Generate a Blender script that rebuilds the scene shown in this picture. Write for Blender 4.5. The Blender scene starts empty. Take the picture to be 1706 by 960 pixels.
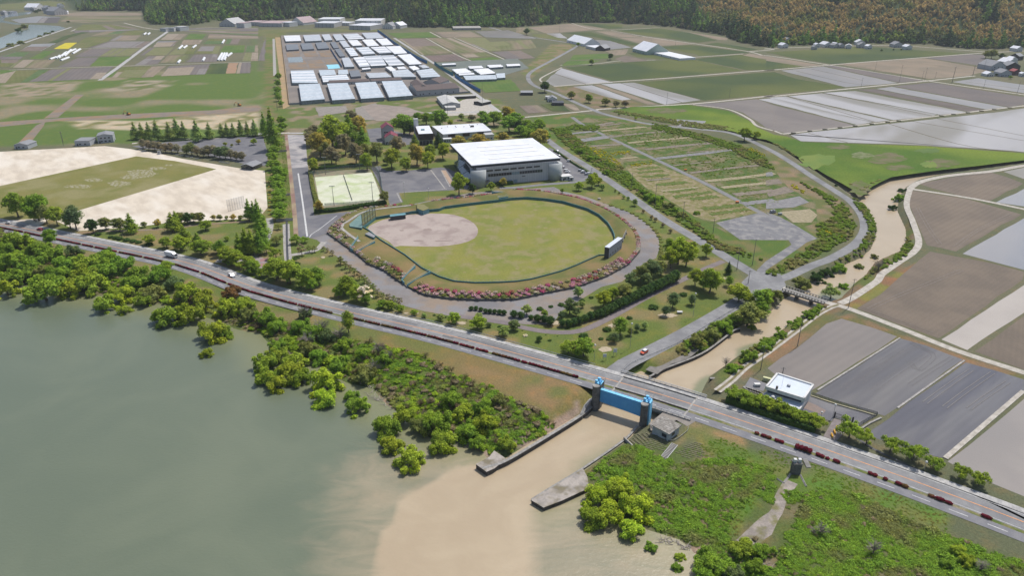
import bpy, math, random
import numpy as np
from mathutils import Vector, Matrix
random.seed(7); RNG = np.random.default_rng(7)
S = bpy.context.scene
COL = S.collection
# ---------------------------------------------------------------- camera
CAMH, FPX, TH = 150.0, 1183.0, math.radians(25.33)
cam = bpy.data.objects.new("camera", bpy.data.cameras.new("camera")); COL.objects.link(cam)
cam.location = (0, 0, CAMH); cam.rotation_euler = (math.pi/2 - TH, 0, 0)
cam.data.sensor_width = 36; cam.data.lens = 36*FPX/1706; cam.data.clip_start = 1; cam.data.clip_end = 8000
S.camera = cam
# ---------------------------------------------------------------- world and sun
SUN_AZ, SUN_EL = math.radians(43), math.radians(61)
W = bpy.data.worlds.new("World"); S.world = W; W.use_nodes = True
_nt = W.node_tree; _sky = _nt.nodes.new("ShaderNodeTexSky"); _sky.sky_type = 'NISHITA'
_sky.sun_disc = False; _sky.sun_elevation = SUN_EL; _sky.sun_rotation = SUN_AZ
_sky.air_density = 1.0; _sky.dust_density = 2.0
_nt.links.new(_sky.outputs[0], _nt.nodes["Background"].inputs[0])
_nt.nodes["Background"].inputs[1].default_value = 0.115
sun = bpy.data.objects.new("sun", bpy.data.lights.new("sun", 'SUN')); COL.objects.link(sun)
sun.data.energy = 3.6; sun.data.angle = math.radians(0.6); sun.data.color = (1, 0.955, 0.89)
_d = Vector((math.sin(SUN_AZ)*math.cos(SUN_EL), math.cos(SUN_AZ)*math.cos(SUN_EL), math.sin(SUN_EL)))
sun.rotation_euler = _d.to_track_quat('Z', 'Y').to_euler(); sun.location = (200, 300, 400)
S.view_settings.view_transform = 'Standard'; S.view_settings.look = 'None'
S.view_settings.exposure = 0.27; S.view_settings.gamma = 1
S.cycles.max_bounces = 6; S.cycles.transparent_max_bounces = 8; S.cycles.volume_bounces = 0

# ---------------------------------------------------------------- photograph readings to places on the ground
ZOOM = dict(a=(0,0), b=(430,0), c=(860,0), d=(1276,0), e=(0,220), f=(430,180), g=(860,200), h=(1276,220),
            i=(0,440), j=(430,400), k=(860,400), l=(1276,440), m=(430,600), n=(860,600), o=(1276,640), p=(860,720))
ZS = dict(A=(455,45,7.11), B=(625,50,6.319), C=(620,180,8), D=(740,220,6.562), E=(960,610,6), F=(1220,590,6.4),
          G=(540,310,8), H=(1180,820,3.243), I=(220,190,5.331), J=(360,330,6), K=(1560,60,8), L=(960,340,8),
          M=(1260,740,6), N=(0,0,7.108), O=(560,480,4.8), P=(980,480,6), X=(0,0,1))
def z2p(tag, x, y):
    if tag in ZOOM: ox, oy = ZOOM[tag]; s = 3.967
    else: ox, oy, s = ZS[tag]
    return ox + x/s, oy + y/s
def PX(txt):
    """'f:10,20 30,40 g:..' -> list of photo pixels (extra numbers after x,y kept)"""
    out = []; tag = 'X'
    for w in txt.split():
        if ':' in w: tag, w = w.split(':')
        if not w: continue
        v = w.split(','); x, y = z2p(tag, float(v[0]), float(v[1]))
        out.append((x, y) + tuple(v[2:]) + ((tag,) if len(v) > 2 else ()))
    return out
def scale_of(tag): return 3.967 if tag in ZOOM else ZS[tag][2]
def G(u, v, z=0.0):
    X = (u-853)/FPX; Yc = (480-v)/FPX
    dy = math.cos(TH) + math.sin(TH)*Yc; dz = -math.sin(TH) + math.cos(TH)*Yc
    dz = min(dz, -0.02)
    t = (z-CAMH)/dz
    return (X*t, dy*t)
def ppm(u, v, z=0.0):
    """photo pixels per metre at that point"""
    Yc = (480-v)/FPX; dz = min(-math.sin(TH) + math.cos(TH)*Yc, -0.02)
    return FPX/((z-CAMH)/dz)
def GP(txt, z=0.0): return [G(p[0], p[1], z) for p in PX(txt)]
def proj(x, y, z):
    dy, dz = y, z-CAMH
    f = dy*math.cos(TH) - dz*math.sin(TH); up = dy*math.sin(TH) + dz*math.cos(TH)
    return 853 + FPX*x/f, 480 - FPX*up/f

# ---------------------------------------------------------------- signed distance, smooth curves
def sdf(P, poly):
    P = np.asarray(P, float); poly = np.asarray(poly, float); n = len(poly)
    d = np.full(len(P), 1e18); ins = np.zeros(len(P), bool)
    for i in range(n):
        a, b = poly[i], poly[(i+1) % n]; e = b-a; w = P-a
        t = np.clip((w@e)/max(e@e, 1e-9), 0, 1); q = w - t[:, None]*e
        d = np.minimum(d, (q*q).sum(1))
        c = (a[1] > P[:, 1]) != (b[1] > P[:, 1])
        with np.errstate(divide='ignore', invalid='ignore'):
            xx = (b[0]-a[0])*(P[:, 1]-a[1])/(b[1]-a[1]+1e-12)+a[0]
        ins ^= c & (P[:, 0] < xx)
    d = np.sqrt(d); d[ins] *= -1
    return d
def sm(x): x = np.clip(x, 0, 1); return x*x*(3-2*x)
def curve(pts, step=4.0, closed=False):
    """Catmull-Rom through the points, resampled"""
    P = [np.array(p, float) for p in pts]; n = len(P); out = []
    rng = range(n if closed else n-1)
    for i in rng:
        if closed: p0, p1, p2, p3 = P[i-1], P[i], P[(i+1) % n], P[(i+2) % n]
        else: p0, p1, p2, p3 = P[max(i-1, 0)], P[i], P[i+1], P[min(i+2, n-1)]
        k = max(1, int(np.linalg.norm(p2-p1)/step))
        for j in range(k):
            t = j/k
            out.append(0.5*((2*p1)+(-p0+p2)*t+(2*p0-5*p1+4*p2-p3)*t*t+(-p0+3*p1-3*p2+p3)*t**3))
    if not closed: out.append(P[-1])
    return np.array(out)
def offset(c, d):
    """d > 0 is to the left of the direction of travel"""
    t = np.gradient(c, axis=0); t /= np.linalg.norm(t, axis=1)[:, None]+1e-9
    return c + np.stack([-t[:, 1], t[:, 0]], 1)*d
def vnoise(x, y, s, seed=0):
    """value noise in numpy"""
    r = np.random.default_rng(seed); T = r.random((64, 64))
    x = np.asarray(x)/s; y = np.asarray(y)/s; xi = np.floor(x).astype(int); yi = np.floor(y).astype(int)
    fx = sm(x-xi); fy = sm(y-yi)
    g = lambda a, b: T[a % 64, b % 64]
    return (g(xi, yi)*(1-fx)+g(xi+1, yi)*fx)*(1-fy)+(g(xi, yi+1)*(1-fx)+g(xi+1, yi+1)*fx)*fy

# ---------------------------------------------------------------- materials
MATS = {}
def _mk(name):
    m = bpy.data.materials.new(name); m.use_nodes = True; nt = m.node_tree; nt.nodes.clear()
    return m, nt
def nd(nt, typ, **kw):
    n = nt.nodes.new("ShaderNode"+typ)
    for k, v in kw.items():
        if k == 'i':
            for a, b in v.items(): n.inputs[a].default_value = b
        else: setattr(n, k, v)
    return n
def lk(nt, a, b): nt.links.new(a, b)
def rgba(c): return (c[0], c[1], c[2], 1)
def bsdf(nt, rough=0.8, spec=0.3, metal=0.0):
    b = nd(nt, "BsdfPrincipled"); b.inputs["Roughness"].default_value = rough
    b.inputs["Specular IOR Level"].default_value = spec; b.inputs["Metallic"].default_value = metal
    o = nd(nt, "OutputMaterial"); lk(nt, b.outputs[0], o.inputs[0]); return b
def noise(nt, vec, scale, detail=4, rough=0.55, dist=0.0):
    n = nd(nt, "TexNoise"); n.inputs["Scale"].default_value = scale; n.inputs["Detail"].default_value = detail
    n.inputs["Roughness"].default_value = rough; n.inputs["Distortion"].default_value = dist
    lk(nt, vec, n.inputs["Vector"]); return n.outputs[0]
def mixc(nt, fac, a, b, mode='MIX'):
    m = nd(nt, "Mix", data_type='RGBA', blend_type=mode)
    for s, v in ((0, fac), (6, a), (7, b)):
        if isinstance(v, (int, float)): m.inputs[s].default_value = v
        elif isinstance(v, tuple): m.inputs[s].default_value = rgba(v)
        else: lk(nt, v, m.inputs[s])
    return m.outputs[2]
def ramp(nt, fac, lo, hi):
    r = nd(nt, "MapRange", interpolation_type='SMOOTHSTEP'); lk(nt, fac, r.inputs[0])
    r.inputs[1].default_value = lo; r.inputs[2].default_value = hi; return r.outputs[0]
def M(name, c1, c2=None, scale=0.1, rough=0.85, spec=0.25, c3=None, s3=0.02, fine=0.12, fs=2.0, furrow=0, fper=1.5, fdark=0.75,
      bump=0.0, metal=0.0, brick=None, lo=.35, hi=.65, stretch=None):
    if name in MATS: return MATS[name]
    K_ = .84; c1 = tuple(q*K_ for q in c1); c2 = c2 and tuple(q*K_ for q in c2); c3 = c3 and tuple(q*K_ for q in c3)
    m, nt = _mk(name); b = bsdf(nt, rough, spec, metal)
    tc = nd(nt, "TexCoord"); vec = tc.outputs["Object"]
    if stretch:
        mp = nd(nt, "Mapping"); mp.inputs["Scale"].default_value = stretch; lk(nt, vec, mp.inputs[0]); svec = mp.outputs[0]
    else: svec = vec
    col = c1
    if c2: col = mixc(nt, ramp(nt, noise(nt, svec, scale), lo, hi), c1, c2)
    if c3: col = mixc(nt, ramp(nt, noise(nt, svec, s3, 3), .45, .65), col, c3)
    if furrow:
        mp = nd(nt, "Mapping"); mp.inputs["Scale"].default_value = (0.02, 1, 1); lk(nt, vec, mp.inputs[0])
        wv = nd(nt, "TexWave", wave_type='BANDS', bands_direction='Y'); wv.inputs["Scale"].default_value = 0.314/fper
        wv.inputs["Distortion"].default_value = 2.5; wv.inputs["Detail"].default_value = 3; wv.inputs["Detail Scale"].default_value = 2.0
        lk(nt, mp.outputs[0], wv.inputs["Vector"])
        f = nd(nt, "Math", operation='MULTIPLY'); lk(nt, wv.outputs["Fac"], f.inputs[0]); f.inputs[1].default_value = furrow
        col = mixc(nt, f.outputs[0], col, (fdark,)*3, 'MULTIPLY')
    if brick:
        bt = nd(nt, "TexBrick"); bt.inputs["Scale"].default_value = brick; bt.inputs["Color1"].default_value = (1,1,1,1)
        bt.inputs["Color2"].default_value = (.92,.92,.92,1); bt.inputs["Mortar"].default_value = (.72,.72,.72,1); bt.inputs["Mortar Size"].default_value = .03
        lk(nt, vec, bt.inputs["Vector"]); col = mixc(nt, 1.0, col, bt.outputs[0], 'MULTIPLY')
    if fine:
        n = noise(nt, vec, fs, 3, .7); g = nd(nt, "MapRange"); lk(nt, n, g.inputs[0])
        g.inputs[1].default_value = .3; g.inputs[2].default_value = .7; g.inputs[3].default_value = 1-fine; g.inputs[4].default_value = 1+fine
        cc = nd(nt, "CombineColor"); [lk(nt, g.outputs[0], cc.inputs[q]) for q in range(3)]
        col = mixc(nt, 1.0, col, cc.outputs[0], 'MULTIPLY')
    if isinstance(col, tuple): b.inputs[0].default_value = rgba(col)
    else: lk(nt, col, b.inputs[0])
    if bump:
        bp = nd(nt, "Bump"); bp.inputs["Strength"].default_value = bump; bp.inputs["Distance"].default_value = .3
        lk(nt, noise(nt, vec, fs*.6, 4), bp.inputs["Height"]); lk(nt, bp.outputs[0], b.inputs["Normal"])
    MATS[name] = m; return m
def leafmat(name, rnd=None, sat=1.0):
    """foliage: takes the tree's own tint (object colour), varied per clump; rnd = two tints picked per plant"""
    if name in MATS: return MATS[name]
    m, nt = _mk(name); oi = nd(nt, "ObjectInfo"); tc = nd(nt, "TexCoord"); ge = nd(nt, "NewGeometry")
    base = oi.outputs["Color"]
    if rnd:
        base = mixc(nt, oi.outputs["Random"], rnd[0], rnd[1])
        if len(rnd) > 2: base = mixc(nt, ramp(nt, noise(nt, ge.outputs["Position"], rnd[3] if len(rnd) > 3 else .02, 2), .5, .62), base, rnd[2])
    n = noise(nt, tc.outputs["Object"], .55, 2)
    base = mixc(nt, ramp(nt, n, .35, .7), base, mixc(nt, 1.0, base, (1.45, 1.3, .8), 'MULTIPLY'))
    g = nd(nt, "MapRange"); lk(nt, ge.outputs["Random Per Island"], g.inputs[0]); g.inputs[3].default_value = .45; g.inputs[4].default_value = 1.55
    cc = nd(nt, "CombineColor"); [lk(nt, g.outputs[0], cc.inputs[q]) for q in range(3)]
    base = mixc(nt, 1.0, base, cc.outputs[0], 'MULTIPLY')
    b = nd(nt, "BsdfDiffuse"); lk(nt, base, b.inputs[0]); t = nd(nt, "BsdfTranslucent"); lk(nt, base, t.inputs[0])
    mx = nd(nt, "MixShader"); mx.inputs[0].default_value = .42; lk(nt, b.outputs[0], mx.inputs[1]); lk(nt, t.outputs[0], mx.inputs[2])
    o = nd(nt, "OutputMaterial"); lk(nt, mx.outputs[0], o.inputs[0]); MATS[name] = m; return m
def netmat(name, col, alpha):
    if name in MATS: return MATS[name]
    m, nt = _mk(name); b = nd(nt, "BsdfDiffuse"); b.inputs[0].default_value = rgba(col); t = nd(nt, "BsdfTransparent")
    mx = nd(nt, "MixShader"); mx.inputs[0].default_value = alpha; lk(nt, t.outputs[0], mx.inputs[1]); lk(nt, b.outputs[0], mx.inputs[2])
    o = nd(nt, "OutputMaterial"); lk(nt, mx.outputs[0], o.inputs[0]); MATS[name] = m; return m

# ---------------------------------------------------------------- object helpers
def tag(o, label=None, cat=None, group=None, kind=None):
    if label: o['label'] = label
    if cat: o['category'] = cat
    if group: o['group'] = group
    if kind: o['kind'] = kind
    return o
def thing(name, label, cat, loc=(0,0,0), rz=0.0, group=None):
    o = bpy.data.objects.new(name, None); COL.objects.link(o); o.empty_display_size = .5
    o.location = loc; o.rotation_euler = (0, 0, rz); return tag(o, label, cat, group)
def link(name, me, m=None, parent=None, loc=(0,0,0)):
    o = bpy.data.objects.new(name, me); COL.objects.link(o)
    if m is not None and not me.materials: me.materials.append(m)
    if parent: o.parent = parent
    o.location = loc; return o
def mesh(name, v, f, smooth=False):
    me = bpy.data.meshes.new(name); me.from_pydata([tuple(map(float, q)) for q in v], [], [tuple(int(a) for a in q) for q in f]); me.update()
    if smooth: me.polygons.foreach_set('use_smooth', [True]*len(me.polygons))
    return me
class MB:
    def __init__(s): s.v = []; s.f = []
    def add(s, v, f): n = len(s.v); s.v += list(v); s.f += [tuple(a+n for a in q) for q in f]; return s
    def box(s, c, d, rz=0.0, taper=1.0):
        x, y, z = d[0]/2, d[1]/2, d[2]/2; ca, sa = math.cos(rz), math.sin(rz); V = []
        for (i, j, k) in ((-1,-1,-1),(1,-1,-1),(1,1,-1),(-1,1,-1),(-1,-1,1),(1,-1,1),(1,1,1),(-1,1,1)):
            q = taper if k > 0 else 1; a, b = i*x*q, j*y*q
            V.append((c[0]+a*ca-b*sa, c[1]+a*sa+b*ca, c[2]+k*z))
        return s.add(V, [(3,2,1,0),(4,5,6,7),(0,1,5,4),(1,2,6,5),(2,3,7,6),(3,0,4,7)])
    def prism(s, pts, z0, z1):
        n = len(pts); A = sum(pts[i][0]*pts[(i+1)%n][1]-pts[(i+1)%n][0]*pts[i][1] for i in range(n))
        if A < 0: pts = pts[::-1]
        V = [(p[0], p[1], z0) for p in pts]+[(p[0], p[1], z1) for p in pts]
        return s.add(V, [tuple(range(n-1, -1, -1)), tuple(range(n, 2*n))]+[(i, (i+1)%n, n+(i+1)%n, n+i) for i in range(n)])
    def tube(s, a, b, r0, r1=None, n=6):
        r1 = r0 if r1 is None else r1; a = Vector(a); b = Vector(b); d = (b-a)
        if d.length < 1e-6: return s
        q = d.to_track_quat('Z', 'Y'); V = []
        for (c, r) in ((a, r0), (b, r1)):
            for i in range(n): V.append(tuple(c + q @ Vector((r*math.cos(2*math.pi*i/n), r*math.sin(2*math.pi*i/n), 0))))
        return s.add(V, [(i, (i+1)%n, n+(i+1)%n, n+i) for i in range(n)]+[tuple(range(n-1,-1,-1)), tuple(range(n, 2*n))])
    def quad(s, a, b, c, d): return s.add([a, b, c, d], [(0,1,2,3)])
    def wall(s, c, z0, z1, th):
        """solid wall along polyline c"""
        c = np.array(c, float); L = offset(c, th/2); R = offset(c, -th/2); n = len(c); V = []
        z0 = np.broadcast_to(z0, n); z1 = np.broadcast_to(z1, n)
        for k in range(n): V += [(*L[k], z0[k]), (*R[k], z0[k]), (*R[k], z1[k]), (*L[k], z1[k])]
        F = []
        for k in range(n-1):
            for j in range(4): F.append((4*k+j, 4*k+(j+1)%4, 4*k+4+(j+1)%4, 4*k+4+j))
        F += [(3,2,1,0), (4*n-4, 4*n-3, 4*n-2, 4*n-1)]
        return s.add(V, F)
    def build(s, name, m, parent=None, loc=(0,0,0), smooth=False):
        return link(name, mesh(name, s.v, s.f, smooth), m, parent, loc)
def sheet(name, pts, z, m, kind='structure', rot=None):
    """flat patch of ground; local x runs along its longest edge so furrows follow the plot"""
    pts = [tuple(p) for p in pts]; n = len(pts)
    A = sum(pts[i][0]*pts[(i+1)%n][1]-pts[(i+1)%n][0]*pts[i][1] for i in range(n))
    if A < 0: pts = pts[::-1]
    cx = sum(p[0] for p in pts)/n; cy = sum(p[1] for p in pts)/n
    if rot is None:
        k = max(range(n), key=lambda i: math.dist(pts[i], pts[(i+1)%n])); a, b = pts[k], pts[(k+1)%n]
        rot = math.atan2(b[1]-a[1], b[0]-a[0])
    ca, sa = math.cos(-rot), math.sin(-rot)
    V = [((p[0]-cx)*ca-(p[1]-cy)*sa, (p[0]-cx)*sa+(p[1]-cy)*ca, 0) for p in pts]
    o = link(name, mesh(name, V, [tuple(range(n))]), m, None, (cx, cy, z)); o.rotation_euler[2] = rot
    if kind: o['kind'] = kind
    return o
def ribbon(name, c, w0, w1, z, m, kind='structure', parent=None):
    """strip along curve c between offsets w0 (left) and w1"""
    L = offset(c, w0); R = offset(c, w1); n = len(c); zz = np.broadcast_to(z, n)
    V = [(*L[k], zz[k]) for k in range(n)]+[(*R[k], zz[k]) for k in range(n)]
    F = [(k, n+k, n+k+1, k+1) for k in range(n-1)] if w0 > w1 else [(k, k+1, n+k+1, n+k) for k in range(n-1)]
    o = link(name, mesh(name, V, F), m, parent)
    if kind: o['kind'] = kind
    return o
def at_len(c, s):
    d = np.r_[0, np.cumsum(np.linalg.norm(np.diff(c, axis=0), axis=1))]
    return np.array([np.interp(s, d, c[:, 0]), np.interp(s, d, c[:, 1])]), d[-1]
def clen(c): return np.linalg.norm(np.diff(c, axis=0), axis=1).sum()
def subcurve(c, s0, s1, step=2.0):
    n = max(2, int((s1-s0)/step)+1); return np.array([at_len(c, s)[0] for s in np.linspace(s0, s1, n)])
def s_at_px(c, x):
    """arc length where the curve (at road level) passes photo column x"""
    d = np.r_[0, np.cumsum(np.linalg.norm(np.diff(c, axis=0), axis=1))]
    xs = np.array([proj(p[0], p[1], 0)[0] for p in c]); return float(np.interp(x, xs, d))
ORD = ["first", "second", "third", "fourth", "fifth", "sixth", "seventh", "eighth", "ninth", "tenth", "eleventh", "twelfth"]
def ordw(n):
    if n < 12: return ORD[n]
    m = n+1; return f"{m}{'th' if 10 <= m % 100 <= 20 else {1:'st',2:'nd',3:'rd'}.get(m % 10, 'th')}"
ROWS = {}
def row(key, o, sortkey, fmt, cat, side="from left"):
    """collect alike things; labels are written once all are known"""
    ROWS.setdefault(key, []).append((sortkey, o, fmt, cat, side))
def finish_rows():
    for key, L in ROWS.items():
        by = {}
        for r in L: by.setdefault(r[2], []).append(r)
        for fmt, rr in by.items():
            rr.sort(key=lambda r: r[0])
            for n, (sk, o, _, cat, side) in enumerate(rr):
                t = fmt if len(rr) == 1 else f"{fmt}, {ordw(n)} {side}"
                tag(o, t[0].lower()+t[1:], cat, key)
# ================================================================ water outlines and terrain height
WZ = -3.0
LAKE = [(-900, 700)] + [G(*p, WZ) for p in PX("X:-300,420 -60,455 0,468 45,484 110,490 170,500 230,510 262,514 300,522 345,540 385,556 420,562 436,580 442,600 475,604 512,611 545,636 571,648 606,655 632,684 668,706 700,738 755,751 790,764 801,778 815,788 870,815 885,836 905,846 940,836 968,823 984,842 1020,870 1057,894 1085,902 1122,914 1150,940 1168,965 1200,1010 1260,1100")] + [(70, 20), (-900, 20)]
CHAN = GP("X:811,789 860,758 n:430,372 530,318 560,296 X:1001,652 1012,640 1085,628 1160,650 n:1215,236 X:1150,672 1110,690 1072,708 n:800,436 720,522 440,716 100,942 X:905,850 860,830", WZ)
CANAL = GP("X:1001,652 1070,618 k:880,915 1060,826 1150,780 1250,738 1450,588 1600,520 X:1285,520 1306,500 1330,486 1352,472 l:440,62 570,0 h:430,940 520,880 640,830 700,770 740,650 690,540 620,470 500,380 330,270 100,110 0,80 c:1550,925 1400,880 1400,865 h:0,60 130,120 300,230 430,310 520,350 600,410 650,416 700,370 830,305 1150,265 1706,190 1800,180 1800,200 1706,215 1450,250 1150,290 1000,320 930,360 900,400 875,440 865,520 920,640 925,720 880,790 720,860 650,950 l:600,110 490,230 400,262 290,290 240,350 150,400 50,470 0,495 k:1600,680 1480,750 1390,820 1320,870 1270,905 X:1178,634 1166,655 1100,700", WZ)
HILL = GP("N:-3000,60 -600,55 0,52 600,5 740,25 760,60 800,115 1000,128 1300,128 1700,133 a:950,75 958,130 1000,160 1250,168 1440,140 1706,140 b:400,118 600,118 820,150 930,176 1300,185 1500,178 1700,180 c:60,172 250,160 350,150 600,150 900,165 1050,182 1200,205 1380,235 1450,275 1600,305 1706,318 d:120,300 400,300 700,285 1000,290 1150,305 1400,322 1706,318 2400,320 5000,300") + [(4200, 1500), (4200, 4200), (-4200, 4200), (-4200, 2600)]
def hfun(P):
    P = np.atleast_2d(np.asarray(P, float)); h = np.zeros(len(P))
    near = P[:, 1] < 900
    for poly, wdt in ((LAKE, 30.0), (CHAN, 10.0), (CANAL, 3.5)):
        d = np.full(len(P), 1e3); d[near] = sdf(P[near], poly)
        hh = np.where(d > 0, WZ - .15 + (3.15)*sm(d/wdt), WZ - .15 + np.maximum(d*.6, -3))
        h = np.minimum(h, hh)
    far = P[:, 1] > 1000
    if far.any():
        d = -sdf(P[far], HILL); d = np.maximum(d, 0); q = P[far]
        n = vnoise(q[:, 0], q[:, 1], 260, 3); n2 = vnoise(q[:, 0], q[:, 1], 90, 4)
        hh = 205*(1-np.exp(-d*.0022*(.6+.8*n)))*sm(d/60+.15) + sm(d/40)*(n2-.5)*26
        h[far] += np.where(d > 0, np.maximum(hh, 0), 0)
    return h
def hz(x, y): return float(hfun([(x, y)])[0])
def GH(u, v, dz=0.0):
    """where the view line through photo pixel (u, v) meets the ground raised by dz"""
    z = 0.0
    for _ in range(14):
        x, y = G(u, v, z+dz); z = .5*z + .5*hz(x, y)
    return x, y, z

# ---------------------------------------------------------------- ground
xs = np.unique(np.r_[np.arange(-260, 260, 2.0), np.arange(260, 700, 5.0), np.arange(700, 2720, 20.0), -np.arange(260, 700, 5.0), -np.arange(700, 2720, 20.0)])
ys = np.unique(np.r_[-200, np.arange(60, 480, 2.0), np.arange(480, 800, 3.0), np.arange(800, 1300, 7.0), np.arange(1300, 3750, 16.0)])
gx, gy = np.meshgrid(xs, ys); GPN = np.stack([gx.ravel(), gy.ravel()], 1)
GHT = hfun(GPN); nx, ny = len(xs), len(ys)
idx = np.arange(nx*ny).reshape(ny, nx)
GF = np.stack([idx[:-1, :-1].ravel(), idx[:-1, 1:].ravel(), idx[1:, 1:].ravel(), idx[1:, :-1].ravel()], 1)
def fast_mesh(name, V, F):
    me = bpy.data.meshes.new(name); me.vertices.add(len(V)); me.vertices.foreach_set('co', np.asarray(V, np.float32).ravel())
    me.loops.add(F.size); me.loops.foreach_set('vertex_index', F.ravel().astype(np.int32))
    me.polygons.add(len(F)); me.polygons.foreach_set('loop_start', np.arange(0, F.size, F.shape[1], dtype=np.int32))
    me.polygons.foreach_set('use_smooth', [True]*len(F)); me.update(calc_edges=True); return me
gme = fast_mesh("ground", np.c_[GPN, GHT], GF)
ground = link("ground", gme); tag(ground, kind='structure')
gc = np.zeros((len(GPN), 4), np.float32); gc[:, 3] = 1
n1 = vnoise(GPN[:, 0], GPN[:, 1], 9, 1); n2 = vnoise(GPN[:, 0], GPN[:, 1], 40, 2); n3 = vnoise(GPN[:, 0], GPN[:, 1], 3.5, 5)
gc[:, :3] = np.array((.122, .130, .072)) + (n2[:, None]-.5)*np.array((.04, .02, .02))
def paint(txt, c1, c2=None, soft=4.0, thr=.5, z=0.0, noi=n1, poly=None, wob=0.0):
    poly = poly or GP(txt, z); A = np.array(poly); lo = A.min(0)-soft*2-wob; hi = A.max(0)+soft*2+wob
    s = (GPN > lo).all(1) & (GPN < hi).all(1); P = GPN[s]
    d = sdf(P, poly) + (n3[s]-.5)*wob
    f = sm(.5 - d/(2*soft))[:, None]; c = np.broadcast_to(np.array(c1, float), (len(P), 3))
    if c2: k = sm((noi[s]-thr)/.35+.5)[:, None]; c = c*(1-k)+np.array(c2)*k
    gc[s, :3] = gc[s, :3]*(1-f)+c*f
LAWN, DRY, SCRUB = (.115, .155, .036), (.20, .175, .075), (.085, .13, .03)
paint("X:-400,300 -400,455 0,500 380,560 560,640 1000,680 1280,500 1240,470 1170,390 1040,290 960,240 900,210 500,180 440,180 440,280", LAWN, DRY, 6, .62)
paint("", (.09, .125, .035), (.15, .14, .07), 3, .6, poly=[(-400, 60), (-400, 420)]+GP("X:-300,420 0,400 230,470 430,530 600,600 760,650 900,720 985,700 1000,720 1230,760 1706,940 1900,1020")+[(300, 60)])
paint("X:560,525 700,565 880,618 985,645 985,668 930,700 860,668 760,625 690,592 590,560", (.19, .15, .06), (.14, .15, .045), 2.5, .55, noi=n2)
paint("X:590,545 640,560 700,590 640,590 590,572", (.13, .15, .045), (.19, .15, .06), 2.5)
paint("m:1250,20 1500,60 1706,120 1706,200 1560,150 1400,90", (.235, .165, .075), (.17, .15, .06), 2.0, .6)
paint("n:60,60 250,110 440,190 330,250 230,330 60,250 0,180", (.225, .16, .075), (.14, .15, .05), 2.0, .55)
paint("n:1150,400 1500,500 1520,590 1350,560 1180,470 1120,540 1060,560", (.23, .18, .09), (.15, .16, .05), 1.5, .55)
paint("X:1150,715 1290,765 1420,835 1560,905 1706,960 1850,1030 1706,1010 1560,960 1420,880 1290,800 1160,745", (.10, .16, .03), (.15, .16, .05), 3, .6)
paint("M:560,200 900,330 1320,480 1900,700 1900,900 1320,700 900,540 560,420 480,330", (.095, .185, .028), (.13, .16, .045), 2.5, .6)
paint("p:1350,650 1450,480 1600,270 1680,300 1560,500 1450,690", (.075, .17, .022), (.11, .17, .03), 1.5)
# beaches and mud
for t, z in (("m:700,215 800,230 920,330 850,350 760,330 720,260", -2.5), ("m:1290,530 1440,560 1560,580 1520,640 1460,680 1380,620 1290,590", -2.2),
             ("p:940,700 1100,740 1250,800 1500,850 1706,880 1706,980 1300,980 1180,900 1040,780", -2.6), ("i:820,230 1020,250 1030,330 900,300", -2.7),
             ("j:330,790 420,850 400,880 320,850", -2.6), ("p:780,600 880,640 900,720 800,700", -2.6), ("p:430,400 480,380 500,480 440,440", -2.4),
             ("i:1500,450 1600,440 1610,490 1500,490", -2.7), ("n:-20,540 60,600 440,330 400,280", -1)):
    paint(t, (.30, .235, .17), (.21, .165, .12), 1.2, .6, z, n3, wob=2.5)
# meadow beyond the sports ground, gardens, verge belts
paint("X:-300,120 450,118 445,235 -300,250", (.095, .15, .035), (.22, .20, .12), 8, .72, noi=n2)
paint("a:0,545 530,540 480,600 330,640 0,640", (.27, .235, .16), (.12, .15, .05), 5, .62)
paint("a:850,530 1160,530 1120,570 880,600 680,600", (.30, .27, .19), (.12, .15, .05), 5, .55)
paint("a:420,790 930,800 1706,740 1706,860 1200,850 900,860 520,850", (.42, .37, .25), (.16, .17, .06), 4, .7)
paint("a:1600,0 1706,400 1706,650 1660,640 1660,420 a:1700,300", (.10, .15, .04), None, 4)
paint("X:440,55 475,50 478,178 500,185 495,230 440,240", (.10, .15, .035), (.16, .15, .06), 3)
paint("X:480,178 760,160 830,165 870,200 960,240 900,215 600,240 480,240", (.11, .15, .04), (.22, .19, .12), 5, .6)
paint("X:880,195 960,188 1060,200 1240,240 1330,290 1390,330 1415,370 1380,420 1290,465 1230,440 1130,370 1000,275 920,235", (.085, .14, .03), (.16, .15, .06), 5, .68)
paint("X:1276,245 1350,300 1420,350 1425,400 1360,400 1300,330", (.12, .14, .045), (.21, .17, .10), 3, .5)
paint("c:30,480 230,290 400,290 250,400 90,520", (.12, .15, .045), (.2, .17, .09), 4)
paint("c:240,570 400,570 860,690 700,720 520,715 330,640", (.14, .14, .06), (.2, .16, .1), 4, .5)
paint("X:1276,560 1420,440 1520,360 1540,360 1500,450 1420,500 1300,600 1200,640 1190,620", (.17, .13, .075), (.11, .14, .04), 2, .5)
paint("l:-200,650 0,600 300,400 560,330 900,470 1706,740 1706,800 860,520 500,370 380,400 100,640 -150,760", (.21, .145, .08), (.13, .13, .05), 1.5, .5)
paint("l:520,290 620,180 1000,-10 1080,-10 760,200 600,300", (.22, .13, .07), (.18, .18, .05), 1.5, .5)
paint("X:940,200 1706,80 1706,500 1400,500", (.21, .185, .13), (.15, .14, .075), 6, .5) if False else None
hillm = (GPN[:, 1] > 1000); dd = np.full(len(GPN), 1e3); dd[hillm] = sdf(GPN[hillm], HILL)
k = sm(-dd/20)[:, None]; gc[:, :3] = gc[:, :3]*(1-k) + np.array((.045, .07, .025))*k
at = gme.color_attributes.new("Col", 'FLOAT_COLOR', 'POINT'); at.data.foreach_set('color', gc.ravel())
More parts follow.
